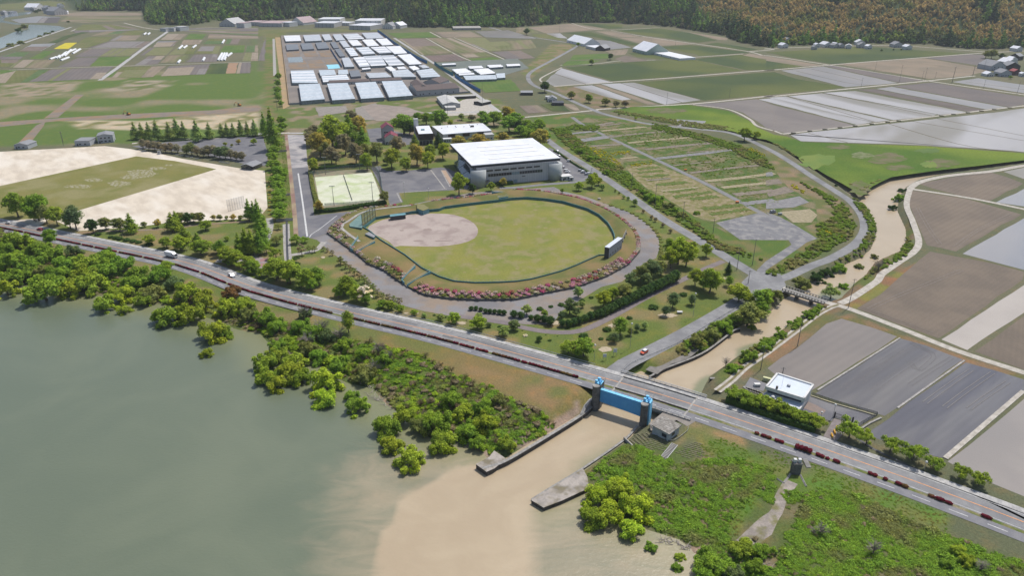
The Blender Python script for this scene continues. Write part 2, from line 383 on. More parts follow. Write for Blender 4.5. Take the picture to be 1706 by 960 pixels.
m, nt = _mk("ground_cover"); b = bsdf(nt, .95, .1); at_ = nd(nt, "Attribute", attribute_name="Col"); tc = nd(nt, "TexCoord")
f1 = noise(nt, tc.outputs["Object"], 1.3, 5, .75); g = nd(nt, "MapRange"); lk(nt, f1, g.inputs[0]); g.inputs[1].default_value = .3; g.inputs[2].default_value = .7; g.inputs[3].default_value = .68; g.inputs[4].default_value = 1.32
cc = nd(nt, "CombineColor"); [lk(nt, g.outputs[0], cc.inputs[q]) for q in range(3)]
c = mixc(nt, 1.0, mixc(nt, 1.0, at_.outputs["Color"], (.86, .84, .88), "MULTIPLY"), cc.outputs[0], 'MULTIPLY')
c = mixc(nt, ramp(nt, noise(nt, tc.outputs["Object"], .16, 5, .65), .45, .75), c, mixc(nt, 1.0, c, (1.4, 1.12, 1.0), 'MULTIPLY'))
lk(nt, c, b.inputs[0]); bp = nd(nt, "Bump"); bp.inputs["Strength"].default_value = .5; bp.inputs["Distance"].default_value = .35; lk(nt, f1, bp.inputs["Height"]); lk(nt, bp.outputs[0], b.inputs["Normal"])
gme.materials.append(m)

# ---------------------------------------------------------------- lake and canal water (one level), silt plume carried in by the canal
wx = np.unique(np.r_[-900, -600, np.arange(-420, 520, 3.0), 700, 900]); wy = np.r_[-100, 40, np.arange(70, 640, 3.0), 660, 700]
ax, ay = np.meshgrid(wx, wy); WP = np.stack([ax.ravel(), ay.ravel()], 1); idw = np.arange(len(WP)).reshape(len(wy), len(wx))
WF = np.stack([idw[:-1, :-1].ravel(), idw[:-1, 1:].ravel(), idw[1:, 1:].ravel(), idw[1:, :-1].ravel()], 1)
wme = fast_mesh("lake_water", np.c_[WP, np.full(len(WP), WZ)], WF)
PLUME = GP("X:1050,640 795,770 740,772 690,795 672,830 668,880 640,930 630,1000 600,1150 860,1200 910,1000 900,900 900,850 1050,720 1300,560 1700,300 1706,240 1500,260 1400,300 1270,230 1240,200 1000,600", WZ)
dpl = sdf(WP, PLUME); wn = vnoise(WP[:, 0], WP[:, 1], 26, 8); wn2 = vnoise(WP[:, 0], WP[:, 1], 9, 9)
up = sm((WP[:, 1]-205)/20)
silt = sm(.5 - (dpl + (wn-.5)*16 + (wn2-.5)*7)/(7+26*(1-up)*sm((WP[:, 0]+8)/18)))
near_tip = sm(1 - np.maximum(sdf(WP, GP("X:640,800 900,790 960,870 1150,960 1000,1150 600,1150", WZ)), 0)/40)
silt = np.maximum(silt, .5*near_tip)
dl = sdf(WP, LAKE); shallow = sm(1+dl/16)
wa = np.c_[silt, shallow, np.zeros((len(WP), 1)), np.ones((len(WP), 1))].astype(np.float32)
wme.color_attributes.new("silt", 'FLOAT_COLOR', 'POINT').data.foreach_set('color', wa.ravel())
m, nt = _mk("silty_water"); b = bsdf(nt, .3, .4); at_ = nd(nt, "Attribute", attribute_name="silt"); sp = nd(nt, "SeparateColor"); lk(nt, at_.outputs["Color"], sp.inputs[0])
tc = nd(nt, "TexCoord"); v = tc.outputs["Object"]
clear = mixc(nt, ramp(nt, noise(nt, v, .018, 4, .6, .6), .35, .7), (.108, .130, .086), (.132, .152, .10))
clear = mixc(nt, sp.outputs[1], clear, (.165, .172, .09))
sf = nd(nt, "MapRange", interpolation_type="SMOOTHSTEP"); mp2 = nd(nt, "Mapping"); mp2.inputs["Rotation"].default_value = (0, 0, -.9); mp2.inputs["Scale"].default_value = (.35, 1, 1); lk(nt, v, mp2.inputs[0]); sn = noise(nt, mp2.outputs[0], .09, 6, .62, 2.2)
sm_ = nd(nt, "Math", operation="MULTIPLY_ADD"); lk(nt, sn, sm_.inputs[0]); sm_.inputs[1].default_value = .55; sm_.inputs[2].default_value = -.28; sa = nd(nt, "Math", operation="ADD"); lk(nt, sp.outputs[0], sa.inputs[0]); lk(nt, sm_.outputs[0], sa.inputs[1]); lk(nt, sa.outputs[0], sf.inputs[0]); sf.inputs[1].default_value = .12; sf.inputs[2].default_value = .88
mud = mixc(nt, ramp(nt, noise(nt, v, .05, 5, .6, 1.0), .35, .7), (.335, .265, .175), (.37, .298, .20))
col = mixc(nt, sf.outputs[0], clear, mud); lk(nt, col, b.inputs[0])
mp = nd(nt, "Mapping"); mp.inputs["Scale"].default_value = (1, 1.7, 1); mp.inputs["Rotation"].default_value = (0, 0, .5); lk(nt, v, mp.inputs[0])
w1 = noise(nt, mp.outputs[0], .7, 6, .7, .5); bp = nd(nt, "Bump"); bp.inputs["Strength"].default_value = .35; bp.inputs["Distance"].default_value = .25
lk(nt, w1, bp.inputs["Height"]); lk(nt, bp.outputs[0], b.inputs["Normal"]); wme.materials.append(m)
tag(link("lake_water", wme), kind='structure')

# ================================================================ surfaces
ASPH = M("worn_asphalt", (.22, .22, .225), (.27, .27, .268), .35, .9, .2, c3=(.19, .19, .195), s3=.06, fine=.10, fs=3)
ASPHD = M("dark_asphalt", (.135, .135, .15), (.17, .168, .178), .12, .9, .2, c3=(.20, .195, .20), s3=.05, fine=.14, fs=2.2)
ASPHM = M("cycle_path_asphalt", (.185, .185, .20), (.225, .222, .23), .3, .9, .2, fine=.1, fs=3)
PALEC = M("pale_concrete", (.42, .40, .37), (.33, .315, .29), .25, .9, .2, c3=(.27, .255, .235), s3=.8, fine=.15, fs=1.5)
SIDEW = M("sidewalk_concrete", (.47, .46, .44), (.33, .325, .32), .5, .9, .2, fine=.2, fs=1.4)
GRAVEL = M("gravel", (.30, .27, .235), (.23, .21, .19), .3, .95, .1, fine=.2, fs=2.5)
GRAVB = M("brown_gravel", (.25, .20, .15), (.20, .175, .155), .12, .95, .1, c3=(.27, .19, .12), s3=.05, fine=.15, fs=2, stretch=(1, 1, 1))
TRACK = M("farm_track", (.50, .465, .41), (.38, .35, .30), .4, .95, .1, fine=.15, fs=1.5)
WHITE = M("road_white_paint", (.68, .68, .66), (.45, .45, .44), 1.2, .7, .3, fine=.15)
ORANGE = M("road_orange_paint", (.75, .33, .13), (.55, .29, .15), .8, .7, .3, fine=.15)
# ---- highway
HW = curve(GP("X:-420,305 -200,340 0,373 88,391 176,409 315,439 430,481 581,520 720,552 860,589.5 1019,634 1130,667 1290,720 1478,786 1600,831 1706,871 1850,927 2000,988"), 4)
road = ribbon("highway", HW, 4.1, -4.1, .06, ASPH)
ribbon("sidewalk", HW, 6.7, 4.35, .14, SIDEW)
kerb = MB().wall(offset(HW, 4.25), 0, .2, .16).build("kerb", PALEC); tag(kerb, kind='structure')
ribbon("median_strip", HW, -4.15, -5.5, .10, M("median_turf", (.19, .18, .075), (.10, .14, .035), .3, .95, .1, c3=(.27, .23, .16), s3=.2, fine=.25, fs=2))
ribbon("cycle_path", HW, -5.5, -9.4, .09, ASPHM)
for w in (3.55, -3.55): ribbon("edge_line", HW, w+.09, w-.09, .10, WHITE)
ribbon("centre_line", HW, .17, -.17, .10, ORANGE)
HWL = clen(HW); mb = MB()
s = 0
while s < HWL-8:
    c = subcurve(HW, s, s+5.0, 2.5); L = offset(c, -7.35); R = offset(c, -7.6)
    for q in range(len(c)-1): mb.quad((*R[q], .12), (*R[q+1], .12), (*L[q+1], .12), (*L[q], .12))
    s += 10.0
tag(mb.build("cycle_path_marking", WHITE), kind='structure')
PTC = [M("asphalt_patch", (.15, .15, .155), (.18, .18, .18), .5, .9, .2, fine=.1), M("asphalt_repair", (.30, .30, .29), (.25, .25, .25), .5, .9, .2, fine=.1)]
_r = random.Random(21)
for i in range(26):
    s0 = _r.uniform(.12, .82)*HWL; c = subcurve(HW, s0, s0+_r.uniform(4, 26), 3); w_ = _r.choice([-2.6, -1.0, 1.0, 2.6]) + _r.uniform(-.5, .5); ribbon("road_patch", offset(c, w_), .7, -_r.uniform(.3, .8), .066+.0004*i, PTC[i % 2])
for i in range(12):
    s0 = _r.uniform(.14, .8)*HWL; c = subcurve(HW, s0, s0+_r.uniform(15, 60), 3); ribbon("wheel_wear", offset(c, _r.choice([-2.7, -.9, .9, 2.7])), .22, -.22, .080+.0004*i, PTC[0])
# ---- junction road, farm roads
def road_px(name, txt, w, m=ASPH, z=.05, step=4, z0=0.0):
    c = curve(GP(txt, z0), step); ribbon(name, c, w/2, -w/2, z, m); return c
JR = road_px("junction_road", "X:1006,634 1040,608 1075,590 1150,551 1225,507 1262,481 1276,468", 7.6, ASPH, .055)
NR = road_px("north_road", "X:1276,470 1258,458 1225,438 1160,398 1100,362 1030,312 975,275 945,257 918,238 900,222", 6.8, ASPH, .05)
CR = road_px("riverside_road", "X:1268,474 1310,462 1352,443 1384,431 h:570,757 635,690 655,625 632,545 560,460 450,385 300,290 150,190 0,105 c:1430,882 1200,852 900,822 700,782 580,752 520,730 400,680 250,610 130,570 80,520 105,470 250,390 400,305 395,292 370,285 200,258 0,225 b:1500,170", 5.6, ASPH, .045)
sheet("junction", GP("X:1236,470 1255,452 1275,452 1300,457 1309,474 1308,486 1290,490 1262,500 1240,500 1228,506"), .065, ASPH)
sheet("junction_mouth", GP("X:985,634 1030,600 1050,600 1034,618 1038,632 1000,638"), .062, ASPH)
FR = []
for t, w in (("c:520,730 540,722 950,698 1250,678 1706,630 d:0,640 500,590 1050,535 1380,500", 4.5), ("c:520,728 350,745 40,775 X:840,196", 4),
             ("c:250,570 640,540 1000,515 1500,475 1706,460 d:0,465 400,430 700,405 1350,355 1500,345 1706,335", 4), ("c:630,200 850,240 1200,290 1540,340 1706,395 d:0,365 430,430 1050,530 1706,625 2000,665", 4),
             ("d:110,885 800,805 1478,724 1706,698 2000,664", 3.5), ("c:1170,690 1400,722 1540,785 1590,830 1706,865 d:50,862 110,885", 3), ("c:1180,378 1200,375 1500,355", 3.5),
             ("c:1540,340 1706,325 d:0,320 440,305 860,300 1300,330 1500,345", 4), ("c:290,430 520,420 700,400 920,395", 3), ("c:360,150 560,195 950,180", 3), ("c:180,545 165,515 300,445", 2.5),
             ("h:1900,210 1706,222 1500,258 1200,290 1020,330 950,375", 4.5), ("h:955,370 930,480 970,590 1010,720 980,790 880,860 760,945 l:740,110 570,225 490,262", 3.6), ("h:950,375 1350,437 1706,510 1900,550", 3.6),
             ("l:110,160 430,262 560,300 900,430 1250,570 1706,720 1900,780", 3.6), ("l:480,270 430,285 330,340 200,440 0,590 F:130,150 0,275 X:1195,652", 3.2),
             ("a:660,530 800,430 960,310 1110,205", 6), ("a:-100,470 330,450 760,437 1100,425 1660,408", 3), ("a:400,320 580,320 950,312", 3), ("a:-100,365 0,340 210,265 300,235 470,178", 5), ("a:470,205 540,175", 4), ("a:820,150 960,183 1110,195 1400,180 1706,185", 4),
             ("b:1110,250 1300,355 1430,410", 2.5), ("b:1280,240 1660,405", 2.5), ("b:1135,210 1210,248", 2.5), ("b:900,250 1150,410 1290,510 1590,735 1700,800", 5), ("b:1590,735 1200,745 900,745", 5),
             ("b:0,885 180,880 300,880", 5), ("I:0,262 300,235 700,215 1180,185 1400,165", 4.5)):
    FR.append(road_px("farm_road", t, w, TRACK if w < 5 else SIDEW, .04+.003*len(FR)))
ribbon("track_rut", offset(FR[15], .0), .5, -.5, .17, M("track_turf", (.17, .16, .07), (.24, .2, .13), .3, .95, .1))
# worn strips on the concrete tracks
# ---- avenue, car parks and plaza
sheet("car_park", GP("f:190,175 310,178 330,390 213,398"), .05, M("bleached_paving", (.42, .395, .38), (.33, .31, .31), .12, .9, .2, c3=(.24, .235, .245), s3=.09, fine=.12, fs=1.5))
sheet("forecourt", GP("f:213,398 330,390 345,450 370,710 520,693 640,682 500,790 462,830 350,862 240,858 225,600"), .055, ASPHD)
ribbon("kerb_strip", curve(GP("f:183,175 212,430 235,650 250,850")), 1.5, -1.2, .09, M("brick_edge", (.35, .29, .18), (.22, .12, .11), .05, .9, .2, fine=.2))
ribbon("parking_line", curve(GP("f:265,432 285,560 305,700 325,850")), .5, -.5, .09, WHITE)
ribbon("parking_line", curve(GP("f:340,855 350,838 400,805 440,775 520,712")), .22, -.22, .09, WHITE)
sheet("plaza", GP("f:745,392 800,385 850,415 1000,412 1210,392 1262,400 1310,430 1400,520 1400,535 1260,545 930,560 958,622 870,640 850,560 820,540"), .055, ASPHD)
for t in ("f:1140,408 1240,540", "f:920,562 1250,535", "f:918,562 948,622", "f:1210,412 1268,520"): ribbon("plaza_line", curve(GP(t)), .45, -.45, .10, PALEC)
sheet("ramp", GP("f:1212,412 1240,412 1292,500 1268,505"), .12, M("tan_tiles", (.45, .33, .24), (.38, .28, .21), .5, .8, .2))
sheet("rear_car_park", GP("g:240,190 290,220 500,350 560,380 430,400 300,400 280,300 210,180"), .052, ASPHD)
sheet("west_car_park", GP("I:0,285 500,225 1160,195 1200,330 1205,470 1130,450 980,440 600,350 60,300"), .052, ASPHD)
sheet("works_yard", GP("f:720,140 800,130 960,165 1050,180 1060,240 940,245 740,222"), .05, ASPHD)
sheet("works_yard", GP("b:1220,745 1350,660 1430,640 1520,680 1590,740 1400,760 1260,765"), .05, TRACK)
ribbon("service_lane", curve(GP("g:-110,450 0,445 200,425 400,408 480,380")), 2.2, -2.2, .06, ASPHM)
# ---- sports ground
SAND = M("sand", (.64, .565, .46), (.53, .46, .37), .06, .95, .1, c3=(.68, .62, .53), s3=.02, fine=.05, fs=1.2, stretch=(1, 2.5, 1))
TURF = M("sports_turf", (.20, .185, .06), (.165, .17, .05), .05, .95, .1, c3=(.24, .22, .10), s3=.03, fine=.14, fs=1.0)
sheet("sports_ground", GP("e:-900,215 0,130 690,92 850,110 1050,142 1200,175 1590,240 1750,255 1768,500 1710,570 1400,585 1100,602 900,628 650,645 520,655 330,570 280,610 0,700 -900,640"), .04, SAND)
sheet("grass_pitch", GP("e:-900,640 -900,560 0,356 900,160 1150,190 1430,245 1250,300 480,530 370,565"), .06, TURF)
BARE = M("bare_earth", (.33, .31, .22), (.20, .188, .065), .45, .95, .1, fine=.15, fs=.8, lo=.42, hi=.56)
UZ = [0.0]
def blob(tx, z=.08, m=None, n=18, wob=.25):
    """ragged patch: centre px, radii px"""
    (x, y, rx, ry, *_), = PX(tx); rx = float(rx)/scale_of(tx.split(':')[0]); ry = float(ry)/scale_of(tx.split(':')[0])
    pts = [G(x+rx*math.cos(a)*(1+random.uniform(-wob, wob)), y+ry*math.sin(a)*(1+random.uniform(-wob, wob))) for a in np.linspace(0, 2*math.pi, n, endpoint=False)]
    UZ[0] += .0007; return sheet("worn_patch", pts, z+UZ[0], m or BARE)
for t in ("e:620,318,62,12", "e:930,275,110,26", "e:1040,240,60,10", "e:780,340,80,20", "e:1120,220,30,7", "e:520,360,90,12", "e:860,300,60,12"): blob(t)
# ---- baseball field
INR = GP("G:520,580 600,622 680,690 760,752 830,795 1080,950 j:1080,200 1200,260 1300,290 1430,300 1600,297 1706,291 k:100,276 200,250 300,222 400,182 560,110 L:365,722 L:470,600 510,500 505,440 480,380 420,280 300,170 150,90 0,45 D:1300,782 1100,752 900,737 720,747 600,767 300,802 0,842 f:1200,682 1000,702 G:1200,370 860,422 690,450")
OUTR = GP("G:45,640 200,750 350,862 j:640,92 730,165 830,205 945,287 1000,322 1100,370 1250,393 1450,404 1706,400 k:200,356 400,318 600,246 740,168 800,100 L:850,640 850,520 820,420 760,340 700,285 620,225 500,140 350,60 200,0 D:1600,775 1450,728 1300,700 1150,668 1000,650 800,638 660,648 500,690 200,735 0,748 f:1300,607 1150,622 1000,655 900,652 680,672 600,702 530,750 470,800")
CEN = np.array(G(830, 400))
def polar(P, n=180):
    P = np.array(P)-CEN; A = [];
    for t in np.linspace(0, 2*math.pi, n, endpoint=False):
        d = np.array((math.cos(t), math.sin(t))); best = 0
        for i in range(len(P)):
            a, b = P[i], P[(i+1) % len(P)]; e = b-a; den = d[0]*e[1]-d[1]*e[0]
            if abs(den) < 1e-9: continue
            r = (a[0]*e[1]-a[1]*e[0])/den; u = (a[0]*d[1]-a[1]*d[0])/den
            if r > 0 and -1e-6 <= u <= 1+1e-6: best = max(best, r)
        A.append(best)
    return np.array(A)
NA = 240; RI = polar(INR, NA); RO = polar(OUTR, NA); RO = np.maximum(RO, RI+3)
ANG = np.linspace(0, 2*math.pi, NA, endpoint=False); DIR = np.stack([np.cos(ANG), np.sin(ANG)], 1)
def ringpt(f): return CEN + DIR*(RI+(RO-RI)*f)[:, None]
BH = [(0.0, 1.15), (.10, 1.3), (.35, 1.9), (.55, 2.2), (.68, 2.1), (1.0, .95)]
def berm_z(f): return float(np.interp(f, [q[0] for q in BH], [q[1] for q in BH]))
V = []; F = []
for f_, z_ in BH: V += [(*q, z_) for q in ringpt(f_)]
for k_ in range(len(BH)-1):
    for i in range(NA): F.append((k_*NA+i, k_*NA+(i+1) % NA, (k_+1)*NA+(i+1) % NA, (k_+1)*NA+i)[::-1])
berm = link("berm", mesh("berm", V, F), M("berm_turf", (.225, .165, .075), (.16, .15, .05), .07, .95, .1, c3=(.13, .14, .045), s3=.035, fine=.15, fs=1.5)); tag(berm, kind='structure')
def closed(c): return np.vstack([c, c[:2]])
sheet("ballfield_turf", INR, .08, M("outfield_turf", (.235, .225, .058), (.175, .20, .048), .045, .95, .1, c3=(.25, .225, .10), s3=.10, fine=.13, fs=.9))
rp = RNG.random((46, 2))
for q in rp:
    u, v = 720+q[0]*280, 345+q[1]*118
    if sdf([G(u, v)], INR)[0] < -4 and sdf([G(u, v)], GP("X:600,340 760,340 820,380 790,420 640,420"))[0] > 3:
        r = random.uniform(1.2, 4.5); blob(f"X:{u:.0f},{v:.0f},{r:.1f},{r*.33:.1f}", .095, M("thin_turf", (.30, .265, .13), (.22, .2, .07), .8, .95, .1, fine=.2, fs=1.2), 10, .4)
sheet("infield_dirt", curve(GP("f:722,808 770,762 870,728 1000,706 1180,698 1300,708 1400,745 1452,800 1430,862 1330,900 1180,917 1050,915 940,912 900,920 860,880"), 5, True), .11,
      M("infield_soil", (.42, .355, .315), (.38, .32, .285), .06, .95, .1, c3=(.31, .25, .225), s3=.09, fine=.05, fs=1.0))
for t in ("f:1120,805,30,8", "f:950,810,14,5", "f:1060,880,40,6", "f:1220,880,60,5"): blob(t, .125, M("raked_soil", (.29, .23, .20), None, fine=.1), 14, .2)
sheet("ring_path", GP("f:462,832 350,862 j:390,0 480,80 600,165 700,245 780,330 860,385 950,432 1100,472 1300,508 1500,520 1706,552 k:60,560 240,560 300,470 420,400 560,312 700,275 850,150 925,120 946,60 L:1110,560 1095,450 1040,370 960,280 850,190 700,110 540,50 400,0 D:1500,690 1300,650 1200,600 f:1400,560 900,660 600,690"), .048,
      M("path_gravel", (.235, .23, .235), (.28, .22, .165), .10, .95, .15, c3=(.19, .185, .19), s3=.05, fine=.12, fs=1.5))
PP = road_px("park_path", "j:1330,505 1450,520 1706,560 k:0,568 150,600 300,612 430,600 560,545 700,470 850,385 1000,310 1150,240 1250,190 1370,140", 3.6, M("park_path", (.23, .195, .19), (.19, .165, .165), .3, .95, .1, fine=.12), .06)
road_px("park_path", "e:520,668 700,655 900,650 1100,640 1300,615 1500,600 1660,590", 2.6, GRAVB, .05)
road_px("park_path", "J:530,200 540,280 500,420 400,560 300,620 0,630", 4, PALEC, .05)
road_px("park_path", "J:700,260 705,400 715,560 740,740", 4, PALEC, .052)
road_px("park_path", "J:720,575 860,555 1000,520 1080,440", 3.5, PALEC, .055)
sheet("paved_square", GP("J:285,620 440,590 590,640 560,680 420,710 300,690"), .06, M("pink_paving", (.34, .29, .28), (.27, .24, .24), .4, .9, .2, fine=.15))
for t in ("J:440,610 530,600 540,630 440,640", "J:420,655 570,645 575,665 430,690"): sheet("paving_panel", GP(t), .08, M("rose_paving", (.36, .17, .17), (.30, .2, .2), .4, .9, .2))
for t in ("O:560,203,20,6", "O:640,203,20,5", "O:1000,282,42,12", "k:250,550,40,16", "k:590,725,44,18", "k:640,565,30,12", "k:1000,500,60,14", "k:1380,255,24,8", "j:430,115,14,7"): blob(t, .07, M("pale_soil", (.48, .40, .29), (.38, .32, .22), .8, .95, .1))
# ---- community plots, gravel lot
sheet("weedy_plots", GP("g:300,20 480,-20 900,40 1250,110 1480,190 1706,330 h:150,370 330,460 340,600 200,640 0,530 g:1706,700 1480,800 1290,690 1050,560 700,310 430,180"), .03, M("weeds", (.07, .12, .028), (.12, .14, .04), .12, .95, .1, c3=(.20, .17, .10), s3=.06, fine=.3, fs=.8))
road_px("plot_lane", "g:370,-20 440,30 560,90 900,250 1250,420 1600,605 1730,665", 4.2, M("lane_gravel", (.20, .20, .205), (.24, .235, .23), .3, .95, .1, fine=.12), .07)
LOT = M("gravel_lot", (.215, .215, .22), (.17, .17, .18), .12, .95, .1, c3=(.28, .27, .26), s3=.2, fine=.1, fs=1.5)
sheet("gravel_lot", GP("g:1320,680 1600,615 1706,655 h:0,530 90,560 200,620 340,705 270,730 230,760 100,850 0,915 -40,940 -60,915 0,855 170,745 150,715 0,715 g:1706,795 1480,792"), .075, LOT)
sheet("straw_patch", GP("g:720,312 900,285 1150,380 1330,480 1600,612 1300,668 1180,640 1060,560 960,500 860,450 780,380"), .05, M("straw", (.30, .245, .16), (.20, .18, .075), .2, .95, .1, c3=(.17, .17, .06), s3=.3, fine=.25, fs=.8))
BED = [M("bed_soil", (.27, .23, .18), (.20, .17, .14), .3, .95, .1, fine=.2, fs=.8, furrow=.6, fper=1.2), M("bed_grey", (.26, .255, .25), (.20, .195, .2), .3, .95, .1, fine=.15), M("bed_green", (.10, .16, .035), (.15, .17, .05), .5, .95, .1, fine=.3, fs=.8, furrow=.7, fper=1.0),
       M("bed_straw", (.36, .31, .21), (.26, .23, .14), .5, .95, .1, fine=.2)]
PLOTC = []
for t, k_, hw in (("340,92 540,72", 1, 10), ("430,135 650,105", 1, 18), ("500,172 700,160", 0, 10), ("470,45 640,15", 0, 10), ("480,48 700,22", 0, 8), ("560,72 860,45", 3, 9), ("610,112 800,90", 0, 9), ("760,95 1070,68", 0, 8), ("740,152 900,135 1160,115", 3, 9), ("850,195 1100,170 1330,148", 0, 12),
                  ("930,255 1200,225 1420,195", 1, 13), ("1130,215 1480,188", 0, 6), ("1040,300 1290,275", 0, 6), ("1150,350 1400,320 1600,300", 0, 9), ("1250,405 1500,380 1706,352", 3, 12), ("1360,448 1520,430 1706,412", 3, 12), ("1440,495 1706,465", 0, 16), ("1500,555 1706,530", 1, 16),
                  ("800,325 950,312", 2, 8), ("800,350 970,335", 2, 6), ("830,378 1010,362", 2, 7), ("860,400 1020,385", 0, 7), ("930,430 1130,410", 2, 10), ("960,470 1200,445", 3, 7), ("1010,478 1180,455", 2, 7), ("1040,510 1290,475", 2, 8), ("1150,525 1330,505", 2, 9), ("1230,590 1500,560", 2, 10), ("1280,625 1540,590", 2, 8),
                  ("570,200 700,185", 2, 8), ("620,215 750,205", 2, 9), ("690,255 800,245", 3, 8), ("720,290 900,270", 2, 9), ("330,55 450,40", 2, 7)):
    c = curve(GP("g:"+t), 5); hwm = hw/3.967/ppm(*z2p('g', *[float(q) for q in t.split()[0].split(',')]))/.36*.75; PLOTC.append((c, hwm, k_))
    UZ[0] += .0009; o = ribbon("garden_plot", c, hwm, -hwm, .085+UZ[0], BED[k_])
for t, k_ in (("h:0,395 130,360 190,395 20,430", 0), ("h:0,470 220,425 285,465 180,500 0,510", 1), ("h:90,530 290,510 340,550 300,600 180,600", 3), ("h:0,320 80,310 110,340 0,355", 0), ("h:0,270 40,262 50,290 0,295", 1)): UZ[0] += .0009; sheet("garden_plot", GP(t), .09+UZ[0], BED[k_])
# ---- farmland
MUD = M("ploughed_mud", (.185, .148, .112), (.15, .122, .095), .05, .85, .2, fine=.08, fs=1.0, furrow=.22, fper=2.2, fdark=.78)
MUDF = M("ridged_mud", (.20, .16, .12), (.158, .128, .10), .03, .85, .2, fine=.08, furrow=.4, fper=3.4, fdark=.75)
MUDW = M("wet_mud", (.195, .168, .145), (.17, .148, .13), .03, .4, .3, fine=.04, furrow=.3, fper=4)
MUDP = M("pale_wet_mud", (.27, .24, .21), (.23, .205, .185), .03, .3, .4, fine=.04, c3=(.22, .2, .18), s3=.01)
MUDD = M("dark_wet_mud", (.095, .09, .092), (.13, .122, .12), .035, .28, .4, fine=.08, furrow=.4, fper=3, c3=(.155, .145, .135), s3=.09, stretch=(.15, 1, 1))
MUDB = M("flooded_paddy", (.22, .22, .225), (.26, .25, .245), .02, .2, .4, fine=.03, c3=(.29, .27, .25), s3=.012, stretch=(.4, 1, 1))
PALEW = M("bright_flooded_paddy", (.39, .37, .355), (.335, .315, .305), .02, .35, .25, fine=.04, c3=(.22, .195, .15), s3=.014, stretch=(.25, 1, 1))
CROP = M("young_wheat", (.062, .09, .038), (.08, .105, .036), .012, .95, .1, c3=(.12, .135, .045), s3=.004, fine=.12, fs=.4, furrow=.35, fper=9, fdark=.8)
CROPB = M("bright_crop", (.085, .15, .035), (.12, .17, .045), .03, .95, .1, fine=.15, fs=.5, furrow=.3, fper=6)
TAN = M("tan_field", (.28, .225, .165), (.225, .19, .14), .02, .95, .1, fine=.1, fs=.4, furrow=.5, fper=7, fdark=.8)
TANG = M("tan_green_field", (.25, .20, .14), (.15, .165, .07), .025, .95, .1, fine=.12, fs=.4, furrow=.5, fper=9, stretch=(.25, 1, 1))
PURP = M("dry_grey_field", (.19, .165, .15), (.165, .148, .14), .02, .95, .1, fine=.1, fs=.4, furrow=.5, fper=6)
YEL = M("rapeseed", (.60, .47, .03), (.45, .42, .05), .1, .95, .1, fine=.2, fs=.4)
OLI = M("olive_field", (.13, .15, .05), (.17, .165, .07), .03, .95, .1, fine=.15, fs=.4, furrow=.4, fper=6)
REED = M("reed_green", (.07, .135, .02), (.105, .155, .026), .02, .95, .1, c3=(.155, .21, .03), s3=.008, fine=.22, fs=.6)
STRM = [M('strip_brown', (.17, .13, .10), (.20, .16, .13), .1, furrow=.4, fper=4), M('strip_grey', (.235, .215, .20), (.2, .18, .165), .1, furrow=.4, fper=4), M('strip_green', (.075, .125, .035), (.10, .15, .045), .1, furrow=.4, fper=4), M('strip_tan', (.31, .255, .19), (.27, .22, .16), .1, furrow=.4, fper=4), M('strip_olive', (.15, .165, .055), (.19, .18, .08), .1, furrow=.3, fper=4)]
FZ = [.02]
STR = random.Random(77)
def strips(t, z):
    P = [np.array(p) for p in GP(t)]
    if len(P) != 4: return
    if math.dist(P[0], P[1])+math.dist(P[2], P[3]) < math.dist(P[1], P[2])+math.dist(P[3], P[0]): P = P[1:]+P[:1]
    a, b, c, d = P; w = (math.dist(b, c)+math.dist(d, a))/2; n = max(2, min(7, int(w/16)))
    cuts = sorted(STR.random() for _ in range(n-1)); cuts = [0]+cuts+[1]
    for u0, u1 in zip(cuts[:-1], cuts[1:]):
        if u1-u0 < .06 or STR.random() < .45: continue
        e0, e1 = (0, 1) if STR.random() < .6 else ((0, STR.uniform(.4, .8)) if STR.random() < .5 else (STR.uniform(.2, .6), 1))
        g_ = .01; A = a+(d-a)*(u0+g_); B = b+(c-b)*(u0+g_); C_ = b+(c-b)*(u1-g_); D = a+(d-a)*(u1-g_)
        z += .0003; q = [A+(B-A)*e0, A+(B-A)*e1, D+(C_-D)*e1, D+(C_-D)*e0]
        sheet("field_strip", [tuple(p) for p in q], z, STR.choice(STRM), rot=math.atan2(*(B-A)[::-1]))
def field(t, m, name="field", z=None, rot=None):
    FZ[0] += .0015; P = GP(t); n = len(P); out = []
    for i in range(n):
        a, b = np.array(P[i]), np.array(P[(i+1) % n]); L = np.linalg.norm(b-a)+1e-6; k = max(1, min(14, int(L/14))); nr = np.array((-(b-a)[1], (b-a)[0]))/L; am = min(.9, .25+.0007*np.linalg.norm(a))
        for j in range(k): out.append(tuple(a+(b-a)*j/k+nr*(random.uniform(-am, am) if j else 0)))
    lg = max(range(n), key=lambda i: math.dist(P[i], P[(i+1) % n])); a, b = P[lg], P[(lg+1) % n]
    return sheet(name, out, z if z is not None else FZ[0], m, rot=rot if rot is not None else math.atan2(b[1]-a[1], b[0]-a[0]))
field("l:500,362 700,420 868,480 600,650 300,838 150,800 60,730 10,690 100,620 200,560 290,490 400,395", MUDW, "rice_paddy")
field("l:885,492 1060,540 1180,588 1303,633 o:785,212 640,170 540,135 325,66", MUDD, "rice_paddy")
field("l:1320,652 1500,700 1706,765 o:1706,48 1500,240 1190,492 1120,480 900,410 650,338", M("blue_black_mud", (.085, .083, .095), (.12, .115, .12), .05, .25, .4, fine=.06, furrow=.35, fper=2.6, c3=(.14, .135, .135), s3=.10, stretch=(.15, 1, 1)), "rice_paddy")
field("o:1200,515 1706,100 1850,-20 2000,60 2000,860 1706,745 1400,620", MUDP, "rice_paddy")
field("h:1085,790 1250,822 1480,865 1706,925 l:1700,100 1140,492 880,400 600,295 760,200", MUD, "rice_paddy")
